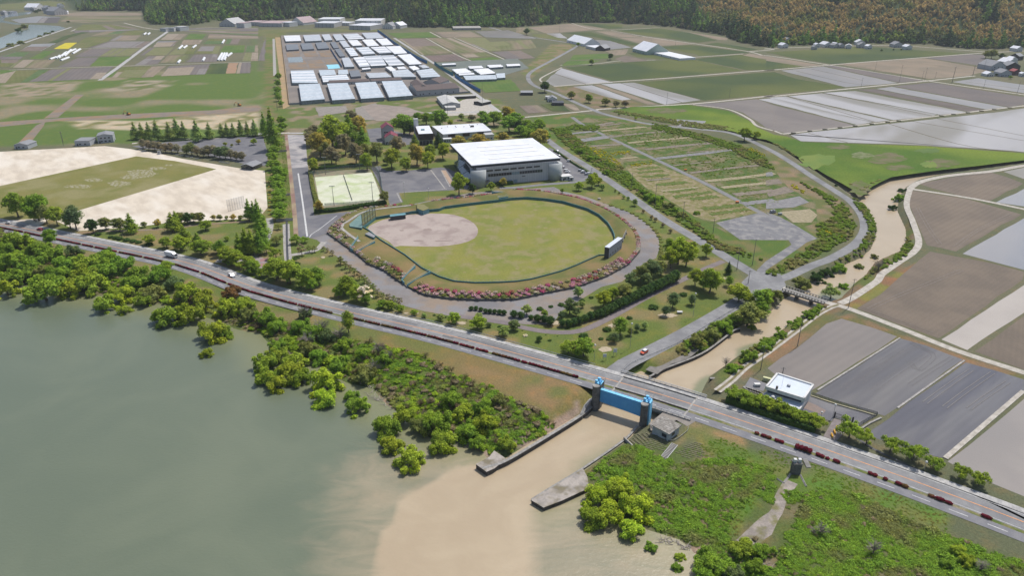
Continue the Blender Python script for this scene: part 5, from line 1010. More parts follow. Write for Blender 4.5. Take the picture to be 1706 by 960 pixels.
def gable(mb, x0, x1, y0, y1, z0, z1, axis='x', th=.15, oh=.3):
    if axis == 'x': x0 -= oh; x1 += oh; y0 -= oh; y1 += oh; ym = (y0+y1)/2; P = [(x0, y0, z0), (x0, ym, z1), (x0, y1, z0)]; D = (x1-x0, 0, 0)
    else: x0 -= oh; x1 += oh; y0 -= oh; y1 += oh; xm = (x0+x1)/2; P = [(x0, y0, z0), (xm, y0, z1), (x1, y0, z0)]; D = (0, y1-y0, 0)
    V = P+[(p[0], p[1], p[2]+th) for p in P]; V += [(v[0]+D[0], v[1]+D[1], v[2]+D[2]) for v in V]
    return mb.add(V, [(0,1,4,3),(1,2,5,4),(6,9,10,7),(7,10,11,8),(3,4,10,9),(4,5,11,10),(0,6,7,1),(1,7,8,2),(0,3,9,6),(2,8,11,5)])
# ---- greenhouses
GLW = M("greenhouse_glass", (.56, .62, .66), (.47, .53, .57), .25, .3, .5, fine=.08); GLB = M("whitewashed_film", (.80, .81, .82), (.72, .73, .75), .1, .4, .4, fine=.04); GLG = M("grey_film", (.50, .53, .56), (.44, .47, .50), .15, .4, .4, fine=.08); GLD = M("shade_net", (.16, .18, .205), (.19, .21, .235), .1, .8, .2, fine=.1); GLS = M("greenhouse_side", (.22, .27, .29), (.13, .17, .18), .6, .3, .5, fine=.2, fs=2)
def greenhouse(t, n, m, h, lab, cat="greenhouse", grp="greenhouses of the nursery", flat=False):
    q = GP(t, h if n else h); a, b, c, d = q; sx = (math.dist(a, b)+math.dist(c, d))/2; sy = (math.dist(b, c)+math.dist(a, d))/2
    nm = "greenhouse" if n else "shade_house"; o = thing(nm, None, None, (*a, 0), 0)
    A, B, C_, D_ = [np.array(p)-np.array(a) for p in q]
    mb = MB(); mb.prism([tuple(A), tuple(B), tuple(C_), tuple(D_)], 0, h-.3); mb.build("wall", GLS if n else GLD, o)
    n = max(n, min(9, round(sy/9))) if n else 0; k = max(n, 1); rg = min((sy/k)*.16, 1.1) if n else .05
    for i in range(k):
        f0, f1 = i/k, (i+1)/k; g = (1 if n else 0); p0 = A+(D_-A)*(f0+.004); p1 = B+(C_-B)*(f0+.004); p3 = A+(D_-A)*(f1-.004); p2 = B+(C_-B)*(f1-.004)
        m0, m1 = (p0+p3)/2, (p1+p2)/2
        V = [(*p0, h-.25), (*p1, h-.25), (*m1, h-.25+rg), (*m0, h-.25+rg), (*p3, h-.25), (*p2, h-.25)]
        mat = m[i % len(m)] if isinstance(m, (list, tuple)) else m
        link("roof_bay", mesh("roof_bay", V, [(0,1,2,3), (3,2,5,4), (0,3,4), (1,5,2)]), None, o).data.materials.append(mat)
    row(grp, o, proj(*a, 0)[0], lab, cat); return o
GLW2 = M("greenhouse_glass_pale", (.62, .66, .69), (.50, .55, .58), .3, .3, .5, fine=.08)
FRT = "large glass greenhouse with ridged roofs in the front row of the nursery"
for t, n in (("b:285,665 440,652 405,550 268,555", 7), ("b:490,660 640,650 590,545 455,550", 7), ("b:680,650 832,640 775,538 640,545", 7), ("b:865,640 1022,628 950,530 815,535", 7)): greenhouse(t, n+1, (GLW, GLW2), 4.5, FRT)
SR = "pale greenhouse in the second row of the nursery"
for t, n, m in (("b:225,545 395,545 365,462 215,466", 4, (GLW, GLB, GLW, GLB)), ("b:430,540 605,527 585,492 418,502", 2, (GLB, GLW)), ("b:412,498 515,490 503,460 400,463", 2, GLW), ("b:530,490 597,486 590,459 530,461", 2, GLW),
                ("B:485,495 685,485 600,402 430,425", 4, (GLW, GLG)), ("B:200,492 430,488 340,410 172,430", 4, (GLG, GLW)), ("B:-60,500 170,490 110,445 -100,452", 3, GLG), ("B:160,428 220,422 165,380 105,386", 1, GLB), ("B:245,408 330,402 300,382 225,386", 1, GLB), ("B:400,420 468,408 415,376 350,382", 2, GLB), ("B:500,398 570,392 520,366 452,372", 2, GLG), ("b:690,458 745,452 735,445 682,448", 1, GLB)): greenhouse(t, n, m, 3.6, SR)
TR = "white film greenhouse in the middle of the nursery"
for t, n, m in (("B:355,360 490,353 368,250 232,260", 3, GLB), ("B:145,370 310,362 190,262 55,267", 3, (GLB, GLG, GLG)), ("b:745,433 848,428 810,364 695,370", 3, (GLB, GLG, GLG)), ("b:672,440 740,434 697,374 628,379", 3, (GLG, GLB, GLB)),
                ("b:900,354 985,349 937,302 842,306", 3, GLB), ("b:800,350 883,345 837,306 742,311", 3, (GLG, GLB, GLB)), ("b:692,358 774,352 727,309 644,314", 3, (GLG, GLB, GLW)), ("b:612,368 662,364 626,314 574,317", 2, (GLB, GLW))): greenhouse(t, n, m, 3.6, TR)
for t, n, m in (("b:820,297 893,293 848,252 777,257", 2, GLB), ("b:725,303 798,299 755,257 687,262", 2, GLB), ("b:625,300 688,296 655,263 592,265", 2, GLB), ("b:566,310 606,307 575,267 536,270", 2, GLG), ("b:182,270 285,267 275,232 170,235", 3, GLB), ("b:312,270 420,265 405,227 298,232", 3, GLG), ("b:442,265 490,261 470,224 420,228", 3, GLG),
                ("b:517,265 575,261 545,224 492,226", 3, GLG), ("b:592,258 700,253 655,220 560,224", 3, (GLB, GLG, GLG)), ("b:717,253 830,248 790,214 685,217", 3, GLG), ("b:572,440 635,437 600,378 552,381", 3, GLG)): greenhouse(t, n, m, 3.4, "far greenhouse at the back of the nursery")
for t in ("b:190,328 270,323 260,288 182,291", "b:295,325 370,320 350,281 280,284", "b:395,320 470,315 445,274 377,279", "b:500,315 535,312 510,274 476,276", "b:540,370 575,368 540,318 505,321", "b:615,505 680,500 665,460 600,465"): greenhouse(t, 0, GLD, 3.0, "dark shade net house at the back of the nursery", "net house", "shade houses of the nursery")
RGH = "white greenhouse right of the blue windbreak fence"
for t, n, m in (("B:707,365 852,358 838,346 700,352", 1, GLB), ("B:860,455 1015,442 950,402 805,412", 3, GLB), ("B:885,472 1048,462 1030,447 870,457", 1, GLB), ("B:995,402 1140,396 1115,374 975,380", 1, GLB), ("B:1110,465 1265,450 1185,402 1030,412", 3, GLB), ("B:1205,392 1350,382 1315,362 1170,367", 1, GLB), ("B:1390,377 1530,370 1515,354 1375,359", 1, GLB), ("B:955,522 1280,512 1268,472 925,480", 2, GLW), ("B:1283,502 1370,496 1365,452 1272,458", 2, GLW)):
    greenhouse(t, n, m, 3.2, RGH, grp="greenhouses right of the blue fence")
TG = "small white growing tunnel in the far left fields"
def tunnel(t, rad=2.3, lab=TG):
    p = PX(t); a = G(*p[0][:2]); b = G(*p[1][:2]); f = Fr(a, b); o = f.thing("growing_tunnel", None, None); V = []; F = []; n = 8
    for x in (0, f.L):
        for i in range(n+1): V.append((x, -rad*math.cos(math.pi*i/n), rad*1.05*math.sin(math.pi*i/n)))
    for i in range(n): F.append((i, i+1, n+2+i, n+1+i))
    F += [tuple(range(n, -1, -1)), tuple(range(n+1, 2*n+2))]; link("film", mesh("film", V, F), GLB, o); box("door", (-.03, 0, .9), (.08, 1.1, 1.8), GLS, o); row("growing tunnels", o, p[0][0], lab, "tunnel")
for t in ("a:330,392 372,378", "a:372,388 395,368", "a:385,385 440,345", "a:402,400 455,380", "a:425,372 470,330", "a:440,350 500,325", "a:480,355 530,325", "a:405,375 430,350", "a:1180,325 1205,303", "a:1212,320 1235,303", "a:1272,318 1295,300", "a:1468,288 1482,265", "a:1440,400 1468,352", "a:1460,402 1485,352", "a:1482,400 1500,352", "a:1500,375 1530,352", "a:1340,404 1352,382", "a:1175,418 1190,400", "a:950,230 965,218", "a:975,230 990,218"): tunnel(t, 1.9)
# blue fences
def panel_fence(t, h, m, label, name="windbreak_fence", cat="fence", seg=None, post=DARKP, net=True):
    c = curve(GP(t), 3); L = clen(c); n = max(1, int(round(L/(seg or max(6.0, L/22))))); o = thing(name, label, cat, (*c[0], 0))
    d = [at_len(c, L*i/n)[0]-c[0] for i in range(n+1)]
    for i in range(n):
        MB().wall([d[i], d[i+1]], .05, h, .06).build("panel", m, o)
    mb = None
    me = MB().box((0, 0, h/2), (.12, .12, h+.1)).build("post", post, o, (*d[0], 0))
    for q in d[1:]: k = me.copy(); COL.objects.link(k); k.location = (*q, 0)
    return o
panel_fence("b:790,207 830,235 900,290 990,350 1060,392 1118,420", 4.5, M("blue_net", (.07, .20, .42), (.09, .25, .48), .1, .8, .1, fine=.15), "long dark blue windbreak fence along the right edge of the nursery")
panel_fence("b:1165,420 1200,450 1290,502", 4.0, M("teal_net", (.06, .25, .29), None, fine=.15), "teal windbreak fence beside the white greenhouses")
panel_fence("b:1302,508 1370,555 1470,612", 4.0, M("blue_net", (.07, .2, .42)), "blue windbreak fence above the small green plots")
panel_fence("b:478,325 515,385 555,445", 3.0, M("blue_net", (.07, .2, .42)), "short blue fence inside the nursery beside the bare beds", seg=6)
panel_fence("b:150,238 170,400 205,692", 2.0, DARKP, "dark fence along the left edge of the nursery", "boundary_fence"); panel_fence("b:205,692 640,668 1050,642 1400,612", 1.8, M("fence_slate", (.27, .29, .30), fine=.1), "grey fence along the near edge of the nursery", "boundary_fence")
# ---- generic house
def house(t, h, wall, roof, label, name="house", kind='gable', rh=None, nwin=3, cat="house", grp=None, z=0.0, inset=.0):
    """t: front-left, front-right, back-right of the eaves in the photo"""
    p = GP(t, h); f = Fr(p[0], p[1], z); D = abs(f.loc(*p[2])[1]); Lx = f.L; o = f.thing(name, label, cat, grp); D = max(min(D, Lx*1.1), 3)
    box("wall", (Lx/2, D/2, h/2), (Lx, D, h), wall, o)
    if kind == 'gable':
        r = rh or min(D, Lx)*.28; ax = 'x' if Lx >= D else 'y'; gable(MB(), 0, Lx, 0, D, h, h+r, ax).build("roof", roof, o)
        mb = MB()
        if ax == 'x': [mb.add([(x, 0, h), (x, D, h), (x, D/2, h+r)], [(0, 1, 2)]) for x in (.01, Lx-.01)]
        else: [mb.add([(0, y, h), (Lx, y, h), (Lx/2, y, h+r)], [(0, 1, 2)]) for y in (.01, D-.01)]
        mb.build("gable_end", wall, o)
    else:
        box("roof", (Lx/2, D/2, h+.12), (Lx+.4, D+.4, .24), roof, o)
        if kind == 'parapet':
            mb = MB()
            for c, d in (((Lx/2, 0, h+.5), (Lx+.4, .3, .6)), ((Lx/2, D, h+.5), (Lx+.4, .3, .6)), ((0, D/2, h+.5), (.3, D-.3, .6)), ((Lx, D/2, h+.5), (.3, D-.3, .6))): mb.box(c, d)
            mb.build("parapet", WALLW, o)
    ww = min(1.6, Lx/(nwin+1)*.7)
    for st in range(max(1, int(h/3))):
        for i in range(nwin):
            w = box("window", (Lx*(i+1)/(nwin+1), -.03, 1.5+st*2.8), (ww, .1, 1.1), GLASSD, o)
    if h < 7: box("door", (Lx*.5/(nwin+1), -.04, 1.0), (.9, .1, 2.0), DARKP, o)
    return o
RED = M("maroon_roof", (.24, .045, .075), (.20, .04, .065), .8, .6, .3, fine=.08, furrow=.4, fper=.8); BRN = M("brown_roof", (.15, .115, .105), (.125, .10, .095), .5, .8, .2, fine=.1, furrow=.5, fper=1); BRNP = M("dark_brown_cladding", (.055, .035, .035), (.07, .045, .045), .8, .6, .3, fine=.1)
# nursery barns
def barn(t, h, r, lab, wall=WALLG, roof=BRN): return house(t, h, wall, roof, lab, "barn", 'gable', r, 6, "barn")
barn("b:1050,600 1330,580 1322,545", 5.5, 3.2, "long brown-roofed barn at the front right of the nursery"); barn("b:1003,545 1050,585 1092,548", 5.5, 4.0, "dark-gabled brown barn beside the long brown-roofed barn", roof=BRN); barn("b:1090,540 1200,548 1165,500", 5.5, 4.0, "brown-roofed barn behind the long brown-roofed barn")
house("b:470,545 735,535 722,522", 3.2, WALLG, BRN, "narrow brown-roofed packing shed behind the glass greenhouses on the left", "packing_shed", 'gable', 1.5, 8, "shed"); house("b:750,535 950,525 930,512", 3.2, WALLG, BRN, "narrow brown-roofed packing shed left of the barns", "packing_shed", 'gable', 1.5, 8, "shed")
house("b:1180,640 1222,690 1318,665", 4.0, WALLG, M("weathered_white_roof", (.55, .54, .51), (.44, .43, .41), .4, .6, .3, fine=.1), "large shed with weathered white gable roof in the service yard", "shed", 'gable', 2.2, 3, "shed")
house("b:1232,700 1240,712 1312,700", 2.8, WALLG, M("weathered_white_roof", (.5, .5, .48)), "small lean-to in front of the weathered white shed", "shed", 'flat', None, 1, "shed"); house("b:1425,670 1480,680 1485,655", 3.0, M("dark_boards", (.07, .065, .06), fine=.2), M("pale_tin_roof", (.42, .41, .38), fine=.1), "small dark hut with pale tin roof in the service yard", "hut", 'gable', 1, 1, "hut")
house("b:1290,640 1440,632 1435,622", 2.8, M("dark_boards", (.07, .065, .06)), M("pale_tin_roof", (.5, .49, .46)), "long low open shelter at the back of the service yard", "shelter", 'flat', None, 5, "shelter")
# works buildings
o = house("C:165,400 335,395 300,320", 5.5, WALLW, RED, "lower maroon-roofed building left of the brown boiler house", "maroon_roofed_hall", 'gable', 3.5, 4, "hall"); o = house("C:135,275 285,265 262,195", 10.5, WALLG, RED, "taller maroon-roofed building behind the lower maroon hall", "maroon_roofed_hall", 'gable', 3.5, 4, "hall")
p = GP("C:618,395 820,385 800,275", 6.5); f = Fr(p[0], p[1]); D = abs(f.loc(*p[2])[1]); o = f.thing("boiler_house", "dark brown boiler house with white roof and pale chimney", "building")
box("upper_wall", (f.L/2, D/2, 7.0), (f.L, D, 5.2), BRNP, o); box("lower_wall", (f.L/2, D/2, 2.2), (f.L*.9, D*.9, 4.4), WALLG, o); box("roof", (f.L/2, D/2, 9.62), (f.L-.8, D-.8, .1), ROOFW, o); box("chimney", (f.L*.08, D+1.2, 8), (4, 2.6, 16), WALLW, o); box("roof_unit", (f.L*.4, D*.45, 10.1), (3, 2, .9), TEALL, o)
for i in range(4): box("bay_opening", (f.L*(.15+.22*i), .9, 1.7), (f.L*.14, 1.3, 3.0), DARKP, o)
p = GP("C:945,350 1590,300 1470,200", 6.0); f = Fr(p[0], p[1]); q = [f.loc(*r_) for r_ in GP("C:945,350 1590,300 1470,200 800,240", 6.0)]; o = f.thing("workshop", "long low workshop building with broad white roof", "building")
MB().prism(q, 0, 5.8).build("wall", WALLG, o); MB().prism([(a*1.01-.3, b_*1.01-.3) for a, b_ in q], 5.8, 6.2).build("roof", ROOFW, o)
for i in range(3): box("brown_panel", (f.L*(.08+.3*i)+4, -.25, 4.2), (f.L*.14, .5, 2.6), BRNP, o)
for i in range(9): box("vent", (q[3][0]+(q[2][0]-q[3][0])*(.12+.1*i)+(i % 3)*2, D*.5+(i % 2)*5+6, 6.45), (.8, .8, .5), STEEL, o)
box("skylight", (f.L*.72, q[2][1]*.6, 6.8), (3, 2, 1.4), DARKP, o)
house("C:950,415 1060,410 1050,395", 3.0, WALLW, ROOFW, "low white annex in front of the workshop", "annex", 'flat', None, 3, "building"); house("C:1515,360 1625,352 1600,305", 4.5, WALLW, WALLG, "pale block at the right end of the workshop", "annex", 'flat', None, 2, "building")
# ---- gymnasium
RH = 15.0; rf = GP("D:300,372 1270,288 965,70 65,135", RH); f = Fr(rf[0], rf[1]); R_ = [f.loc(*p) for p in rf]
o = f.thing("gymnasium", "large gymnasium with flat white roof and rounded corner towers", "gymnasium")
MB().prism(R_, RH, RH+.5).build("roof", ROOFW, o); MB().prism([(a+(-.05 if a > f.L/2 else .05), b_+(.05 if b_ < 5 else -.05)) for a, b_ in R_], RH-1.5, RH).build("fascia", M("dark_fascia", (.045, .048, .055), fine=.05), o)
bl = f.loc(*G(*PX("D:355,595")[0])); br = f.loc(*G(*PX("D:1238,525")[0])); tl = (R_[3][0]+7, R_[3][1]-4); trr = (R_[2][0]-6, R_[2][1]-4)
x0, x1, y0 = bl[0], br[0], (bl[1]+br[1])/2+1.0; y1 = trr[1]
GW = M("panelled_wall", (.56, .55, .56), (.52, .515, .53), .5, .7, .3, brick=.28, fine=.03); MB().prism([(x0, y0), (x1, y0), (trr[0], y1), (tl[0], tl[1])], 0, RH-1.5).build("wall", GW, o)
ROUND = M("pale_round_tower", (.46, .48, .475), (.42, .44, .435), .3, .9, .1, fine=.04)
def cyl(r, h, n=28): mb = MB(); mb.tube((0, 0, 0), (0, 0, h), r, r, n); return mb
for (x, y, r_) in ((x0+1.5, y0+1, 5.6), (x1-1.0, y0+1.5, 5.6), (tl[0]+2, tl[1]-2, 4.5)):
    c = cyl(r_, RH-3.2).build("corner_tower", ROUND, o, (x, y, 0), True)
sk = [f.loc(*p) for p in GP("D:360,165 925,130 395,205 970,160 440,245 1020,200 490,295 1090,245", RH+.5)]
for i in range(0, 8, 2):
    a, b_ = sk[i], sk[i+1]; MB().wall([a, b_], RH+.5, RH+.72, 2.2).build("roof_monitor", M("monitor_white", (.82, .82, .80), fine=.03), o)
wl = x1-x0
for i in range(7): 
    w = box("window", (x0+wl*(.16+.098*i), y0-.06, RH-4.2), (wl*.078, .2, 1.1), GLASSD, o)
for i in range(21): box("window", (x0+wl*(.155+.0325*i), y0-.06, 7.4), (wl*.029, .2, 2.0), GLASSD if not 9 <= i <= 11 else M("pale_window", (.25, .32, .35), rough=.1), o)
for i in range(5): box("window", (x0+wl*(.2+.07*i), y0-.06, 1.6), (wl*.045, .2, 2.2), M("pale_window", (.25, .32, .35)), o)
box("entrance_canopy", (x0+wl*.1, y0-1.5, 4.0), (6, 3, .4), DARKP, o); box("vent", (x0+wl*.58, y0-.05, 4.6), (2.6, .2, .5), DARKP, o)
# glass side and sloping entrance roof on the left
LG = M("curtain_glass", (.05, .085, .09), (.04, .06, .07), .2, .1, .6, fine=.05); e0 = np.array((x0+1.5, y0+6)); e1 = np.array((tl[0]+1, tl[1]-6)); nrm = np.array((-(e1-e0)[1], (e1-e0)[0])); nrm /= np.linalg.norm(nrm)
MB().wall([e0+nrm*1.0, e1+nrm*1.0], 0, RH-1.6, .3).build("glass_wall", LG, o)
V = []; w1 = e0+nrm*1.2; w2 = e1+nrm*1.2; o1 = e0+nrm*7.5; o2 = e1+nrm*7.5
V = [(*w1, 6.5), (*w2, 6.5), (*o2, 3.0), (*o1, 3.0), (*w1, 0), (*w2, 0), (*o2, 0), (*o1, 0)]; link("entrance_roof", mesh("entrance_roof", V, [(0,1,2,3),(3,2,6,7),(0,3,7,4),(1,5,6,2)]), LG, o)
for k_ in range(4):
    a = w1+(w2-w1)*k_/3; b_ = o1+(o2-o1)*k_/3; MB().tube((*a, 6.6), (*b_, 3.1), .15, .15, 4).build("rafter", STEEL, o)
house("D:1290,490 1395,480 1380,455", 3.0, WALLW, WALLW, "low white annex at the right foot of the gymnasium", "annex", 'flat', None, 2, "building"); house("D:1378,500 1415,496 1410,485", 2.4, WALLW, WALLG, "tiny pale kiosk beside the gymnasium annex", "kiosk", 'flat', None, 1, "kiosk")
# ---- scoreboard
s_ = GP("L:440,585 615,455", 8.2); f = Fr(s_[0], s_[1]); o = f.thing("scoreboard", "big grey scoreboard seen from behind at the edge of the ballfield", "scoreboard"); Ls = f.L
box("cabinet", (Ls/2, 1.3, 5.2), (Ls, 2.6, 6.0), M("grey_cladding", (.36, .40, .46), (.32, .36, .42), .5, .6, .3, brick=.4, fine=.04), o); box("roof", (Ls/2, 1.3, 8.25), (Ls+.2, 2.8, .12), M("pale_metal_roof", (.62, .65, .70), rough=.4, fine=.03), o); box("shaded_end", (-.04, 1.3, 4.6), (.08, 2.6, 7.2), DARKP, o); box("display", (Ls/2, 2.64, 5.2), (Ls-.4, .06, 5.4), M("display_face", (.03, .05, .04), rough=.5), o)  # thin dark skin on the left end only: shade put into its colour
for i in range(5): box("hatch", (Ls*(.12+.19*i), -.04, 3.6+.25*(i % 2)), (.9, .08, .8), DARKP, o)
for i in range(4): box("support", (Ls*(.08+.28*i), 1.3, 1.1), (.4, 1.6, 2.3), STEEL, o)
w = GP("L:615,455 668,345", 4.5); f2 = Fr(w[0], w[1]); o = f2.thing("screen_wall", "thin pale screen wall beside the scoreboard", "wall"); box("panel", (f2.L/2, 0, 2.6), (f2.L, .25, 4.0), CONC, o); [box("post", (f2.L*k_, -.4, 1.6), (.3, .5, 3.2), STEEL, o) for k_ in (.05, .5, .95)]
# ---- ballfield walls and fences
rin = ringpt(0.0)
def arc_sel(cond, f_=0.0): 
    P = ringpt(f_); out = [];
    for i in range(NA):
        u, v = proj(*P[i], 0)
        if cond(u, v): out.append(i)
    return out
def ring_wall(name, label, f_, z0, z1, th, m, cond, cat="wall", kind=None):
    idxs = arc_sel(cond, f_); P = ringpt(f_); runs = []; cur = []
    for i in idxs:
        if cur and i-cur[-1] > 1: runs.append(cur); cur = []
        cur.append(i)
    runs.append(cur)
    if len(runs) > 1 and runs[0][0] == 0 and runs[-1][-1] == NA-1: runs[0] = runs.pop()+runs[0]
    o = thing(name, label, cat, (*P[runs[0][0]], 0)); O = P[runs[0][0]]
    for r_ in runs:
        for s0 in range(0, len(r_)-1, 6):
            seg = r_[s0:s0+7]
            if len(seg) > 1: MB().wall([P[i]-O for i in seg], z0, z1, th).build("wall_section", m, o)
    return o
ring_wall("padded_fence", "dark green padded fence round the outfield", 0.0, 0, 1.9, .35, TEAL, lambda u, v: True, "fence")
ring_wall("retaining_wall", "dark concrete retaining wall round the azalea bank", 1.0, 0, 1.15, .35, CONCD, lambda u, v: (v > 395 or u > 1030 or u < 560) and not (578 < u < 604 and v > 400) and not (668 < u < 692 and v > 440))
# light netting fence on the near side of the field
P = ringpt(0.0); o = thing("net_fence", "low net fence with pale posts on the near side of the field", "fence", (*P[0], 0)); sel = [i for i in arc_sel(lambda u, v: v > 425 and u > 690)]
pm = MB().box((0, 0, 2.2), (.12, .12, 1.4)).build("post", STEEL, o, (*(P[sel[0]]-P[0]), 0))
for i in sel[1:]: k_ = pm.copy(); COL.objects.link(k_); k_.location = (*(P[i]-P[0]), 0)
for a, b_ in zip(sel[:-1], sel[1:]):
    if b_-a == 1: MB().wall([P[a]-P[0], P[b_]-P[0]], 2.75, 2.83, .05).build("rail", STEEL, o)
# backstop
b0 = GP("G:515,582 690,452"); f = Fr(b0[0], b0[1]); o = f.thing("backstop_net", "tall green backstop net on poles behind home plate", "net"); 
MB().quad((0, 0, 1.0), (f.L, 0, 1.0), (f.L, 0, 9.5), (0, 0, 9.5)).build("net", netmat("green_net", (.08, .16, .13), .42), o)
for i in range(6): MB().tube((f.L*i/5, 0, 0), (f.L*i/5, 0, 9.6), .16, .12, 6).build("pole", DARKP, o)
for z_ in (1.2, 4, 6.8, 9.5): MB().tube((0, 0, z_), (f.L, 0, z_), .06, .06, 4).build("rail", TEALL, o)
def blockhouse(t, h, m, label, name="dugout", top=None, cat="dugout"):
    q = GP(t, h); c = np.mean(q, 0); o = thing(name, label, cat, (*c, 0)); MB().prism([tuple(np.array(p)-c) for p in q], 0, h).build("wall", m, o); MB().prism([tuple((np.array(p)-c)*1.03) for p in q], h, h+.18).build("roof", top or TEALL, o); return o, q, c
blockhouse("G:345,540 500,560 510,540 500,400 480,385 340,510", 2.6, TEAL, "teal stand roof left of the backstop", "stand", M("dull_teal_roof", (.13, .22, .21), (.17, .26, .24), .4), "stand")
blockhouse("G:545,640 660,690 680,665 600,615", 2.6, TEAL, "grey-roofed dugout on the third base side", "dugout", GREYR)
blockhouse("G:880,410 1085,385 1080,362 880,385", 2.6, DARKP, "dark open dugout on the first base side", "dugout", TEALL)
o, q, c = blockhouse("G:1240,300 1320,330 1400,300 1330,250 1240,235", 3.0, TEALL, "teal entrance block with grass-topped roof above first base", "entrance_block", M("roof_turf", (.2, .19, .08)), "building")
def teal_gate(t1, label):
    """cut through the bank: sloping teal side walls, floor and steps"""
    a, b_, c_, d = GP(t1); f = Fr(a, b_); o = f.thing("field_entrance", label, "entrance"); q = [f.loc(*p) for p in (a, b_, c_, d)]
    MB().prism(q, .0, .9).build("floor", PALEC, o); MB().wall([q[0], q[3]], .2, [2.0, 3.2], .4).build("side_wall", TEALL, o); MB().wall([q[1], q[2]], .2, [2.0, 3.0], .4).build("side_wall", TEALL, o); MB().wall([q[0], ((q[0][0]+q[1][0])/2, (q[0][1]+q[1][1])/2)], .2, 2.0, .3).build("front_wall", TEALL, o)
    n_ = np.array(q[3])-np.array(q[0]); 
    for i in range(5): s0 = np.array(q[0])+n_*(.3+.1*i)+(np.array(q[1])-np.array(q[0]))*.5; box("step", (s0[0], s0[1], .9+.2*i), (f.L*.8, 1.4, .35), CONC, o)
    MB().tube((*q[0], 2.9), (*q[3], 4.1), .06, .06, 4).build("handrail", STEEL, o); MB().tube((*q[1], 2.9), (*q[2], 4.0), .06, .06, 4).build("handrail", STEEL, o)
teal_gate("G:350,865 440,915 680,800 460,745", "teal walled entrance through the bank at lower left of the field"); teal_gate("j:950,285 985,318 1140,240 1040,205", "teal walled entrance through the near bank, second from the left"); teal_gate("D:660,690 700,735 600,765 520,700", "teal stepped entrance through the bank below the gymnasium")
ribbon("bank_walk", curve(GP("G:470,745 230,560 330,470 530,350 820,300 1160,262", 2.0)), .9, -.9, 2.35, PALEC)
# ---- poles, lamps, floodlights
def floodlight(t, label, heads=4):
    (x0_, y0_), (x1_, y1_) = PX(t); gx_, gy_ = G(x1_, y1_); H_ = (y1_-y0_)/(ppm(x1_, y1_)*.94); o = thing("floodlight_mast", label, "floodlight", (gx_, gy_, 0)); MB().tube((0, 0, 0), (0, 0, H_), .22, .12, 8).build("mast", POLE, o); box("crossarm", (0, 0, H_-.2), (3.2, .15, .15), POLE, o)
    for i in range(heads): box("lamp_head", (-1.35+2.7*i/(heads-1), -.25, H_+.1), (.55, .4, .45), STEEL, o)
for t, l_ in (("f:433,330 447,440", "floodlight mast at the back left corner of the tennis court"), ("f:665,310 672,410", "floodlight mast at the back right corner of the tennis court"), ("f:488,520 503,648", "floodlight mast at the front left of the tennis court"), ("f:748,495 760,625", "floodlight mast at the front right of the tennis court"), ("f:796,390 808,510", "floodlight mast on the plaza right of the tennis court")): floodlight(t, l_)
def mast(t, name, label, r=.18, arms=0, key=None, cat="pole"):
    (x0_, y0_), (x1_, y1_) = PX(t); x, y, z = GH(x1_, y1_); sc = ppm(x1_, y1_, z); al = TH+math.atan((y1_-480)/FPX); H_ = max(3, (y1_-y0_)/(sc*math.cos(al)))
    o = thing(name, label, cat, (x, y, z)); MB().tube((0, 0, 0), (0, 0, H_), r, r*.6, 8).build("shaft", POLE if name == "utility_pole" else STEEL, o)
    for i in range(arms): box("crossarm", (0, 0, H_-.6-.9*i), (2.0, .12, .12), POLE, o); [MB().tube((q, 0, H_-.55-.9*i), (q, 0, H_-.25-.9*i), .06, .05, 5).build("insulator", WALLW, o) for q in (-.85, 0, .85)]
    if key: row(key, o, x1_, label, cat)
    return o, H_
UP = ["g:765,350 762,460", "g:922,430 915,580", "g:1105,540 1100,660", "g:1305,650 1300,750", "g:1572,790 1560,960", "g:500,315 498,360", "g:1470,840 1458,990", "k:1540,200 1532,290", "l:578,100 545,290", "l:242,350 208,545", "k:1625,700 1615,860", "l:115,685 110,725", "B:755,690 762,885", "B:1128,535 1130,800", "c:997,612 994,690", "c:1410,585 1408,645", "K:625,300 612,520", "K:510,390 485,530", "K:262,415 205,625", "K:652,585 628,695", "K:1110,610 1075,765", "d:645,515 630,572", "d:1060,450 1048,530", "d:728,410 720,470", "d:888,435 880,545", "d:1035,470 1030,530", "d:1122,475 1116,525", "d:1255,445 1230,548", "d:1380,440 1366,495", "a:415,870 418,940", "e:415,0 420,90", "b:120,575 128,730", "c:893,262 890,300", "c:1053,265 1052,298", "c:288,170 287,212"]
for t in UP: mast(t, "utility_pole", "utility pole standing beside the roads and fields", .17, 1, "utility poles")
def lamp(t, label, key=None):
    o, H_ = mast(t, "lamp_post", label, .09, 0, None, "lamp post"); mb = MB(); iv, jf = ICO2; mb.add([tuple(v*.42+np.array((0, 0, H_+.25))) for v in iv], [tuple(q) for q in jf.tolist()]); mb.build("lamp_globe", WALLW, o, smooth=True)
for t, l_ in (("F:1088,552 1070,680", "lamp post by the black gate of the white office building"), ("F:942,632 935,720", "white globe lamp post in the tree row below the office"), ("f:966,495 968,590", "lamp post at the lower left corner of the plaza"), ("f:1125,535 1128,605", "lamp post on the lawn below the plaza"), ("o:1055,525 1045,570", "white lamp post right of the young trees by the highway"), ("k:1170,360 1168,510", "lamp post on the verge of the junction road"), ("k:757,560 752,715", "lamp post on the verge near the road signs"), ("k:522,700 516,800", "lamp post at the highway corner")): lamp(t, l_)
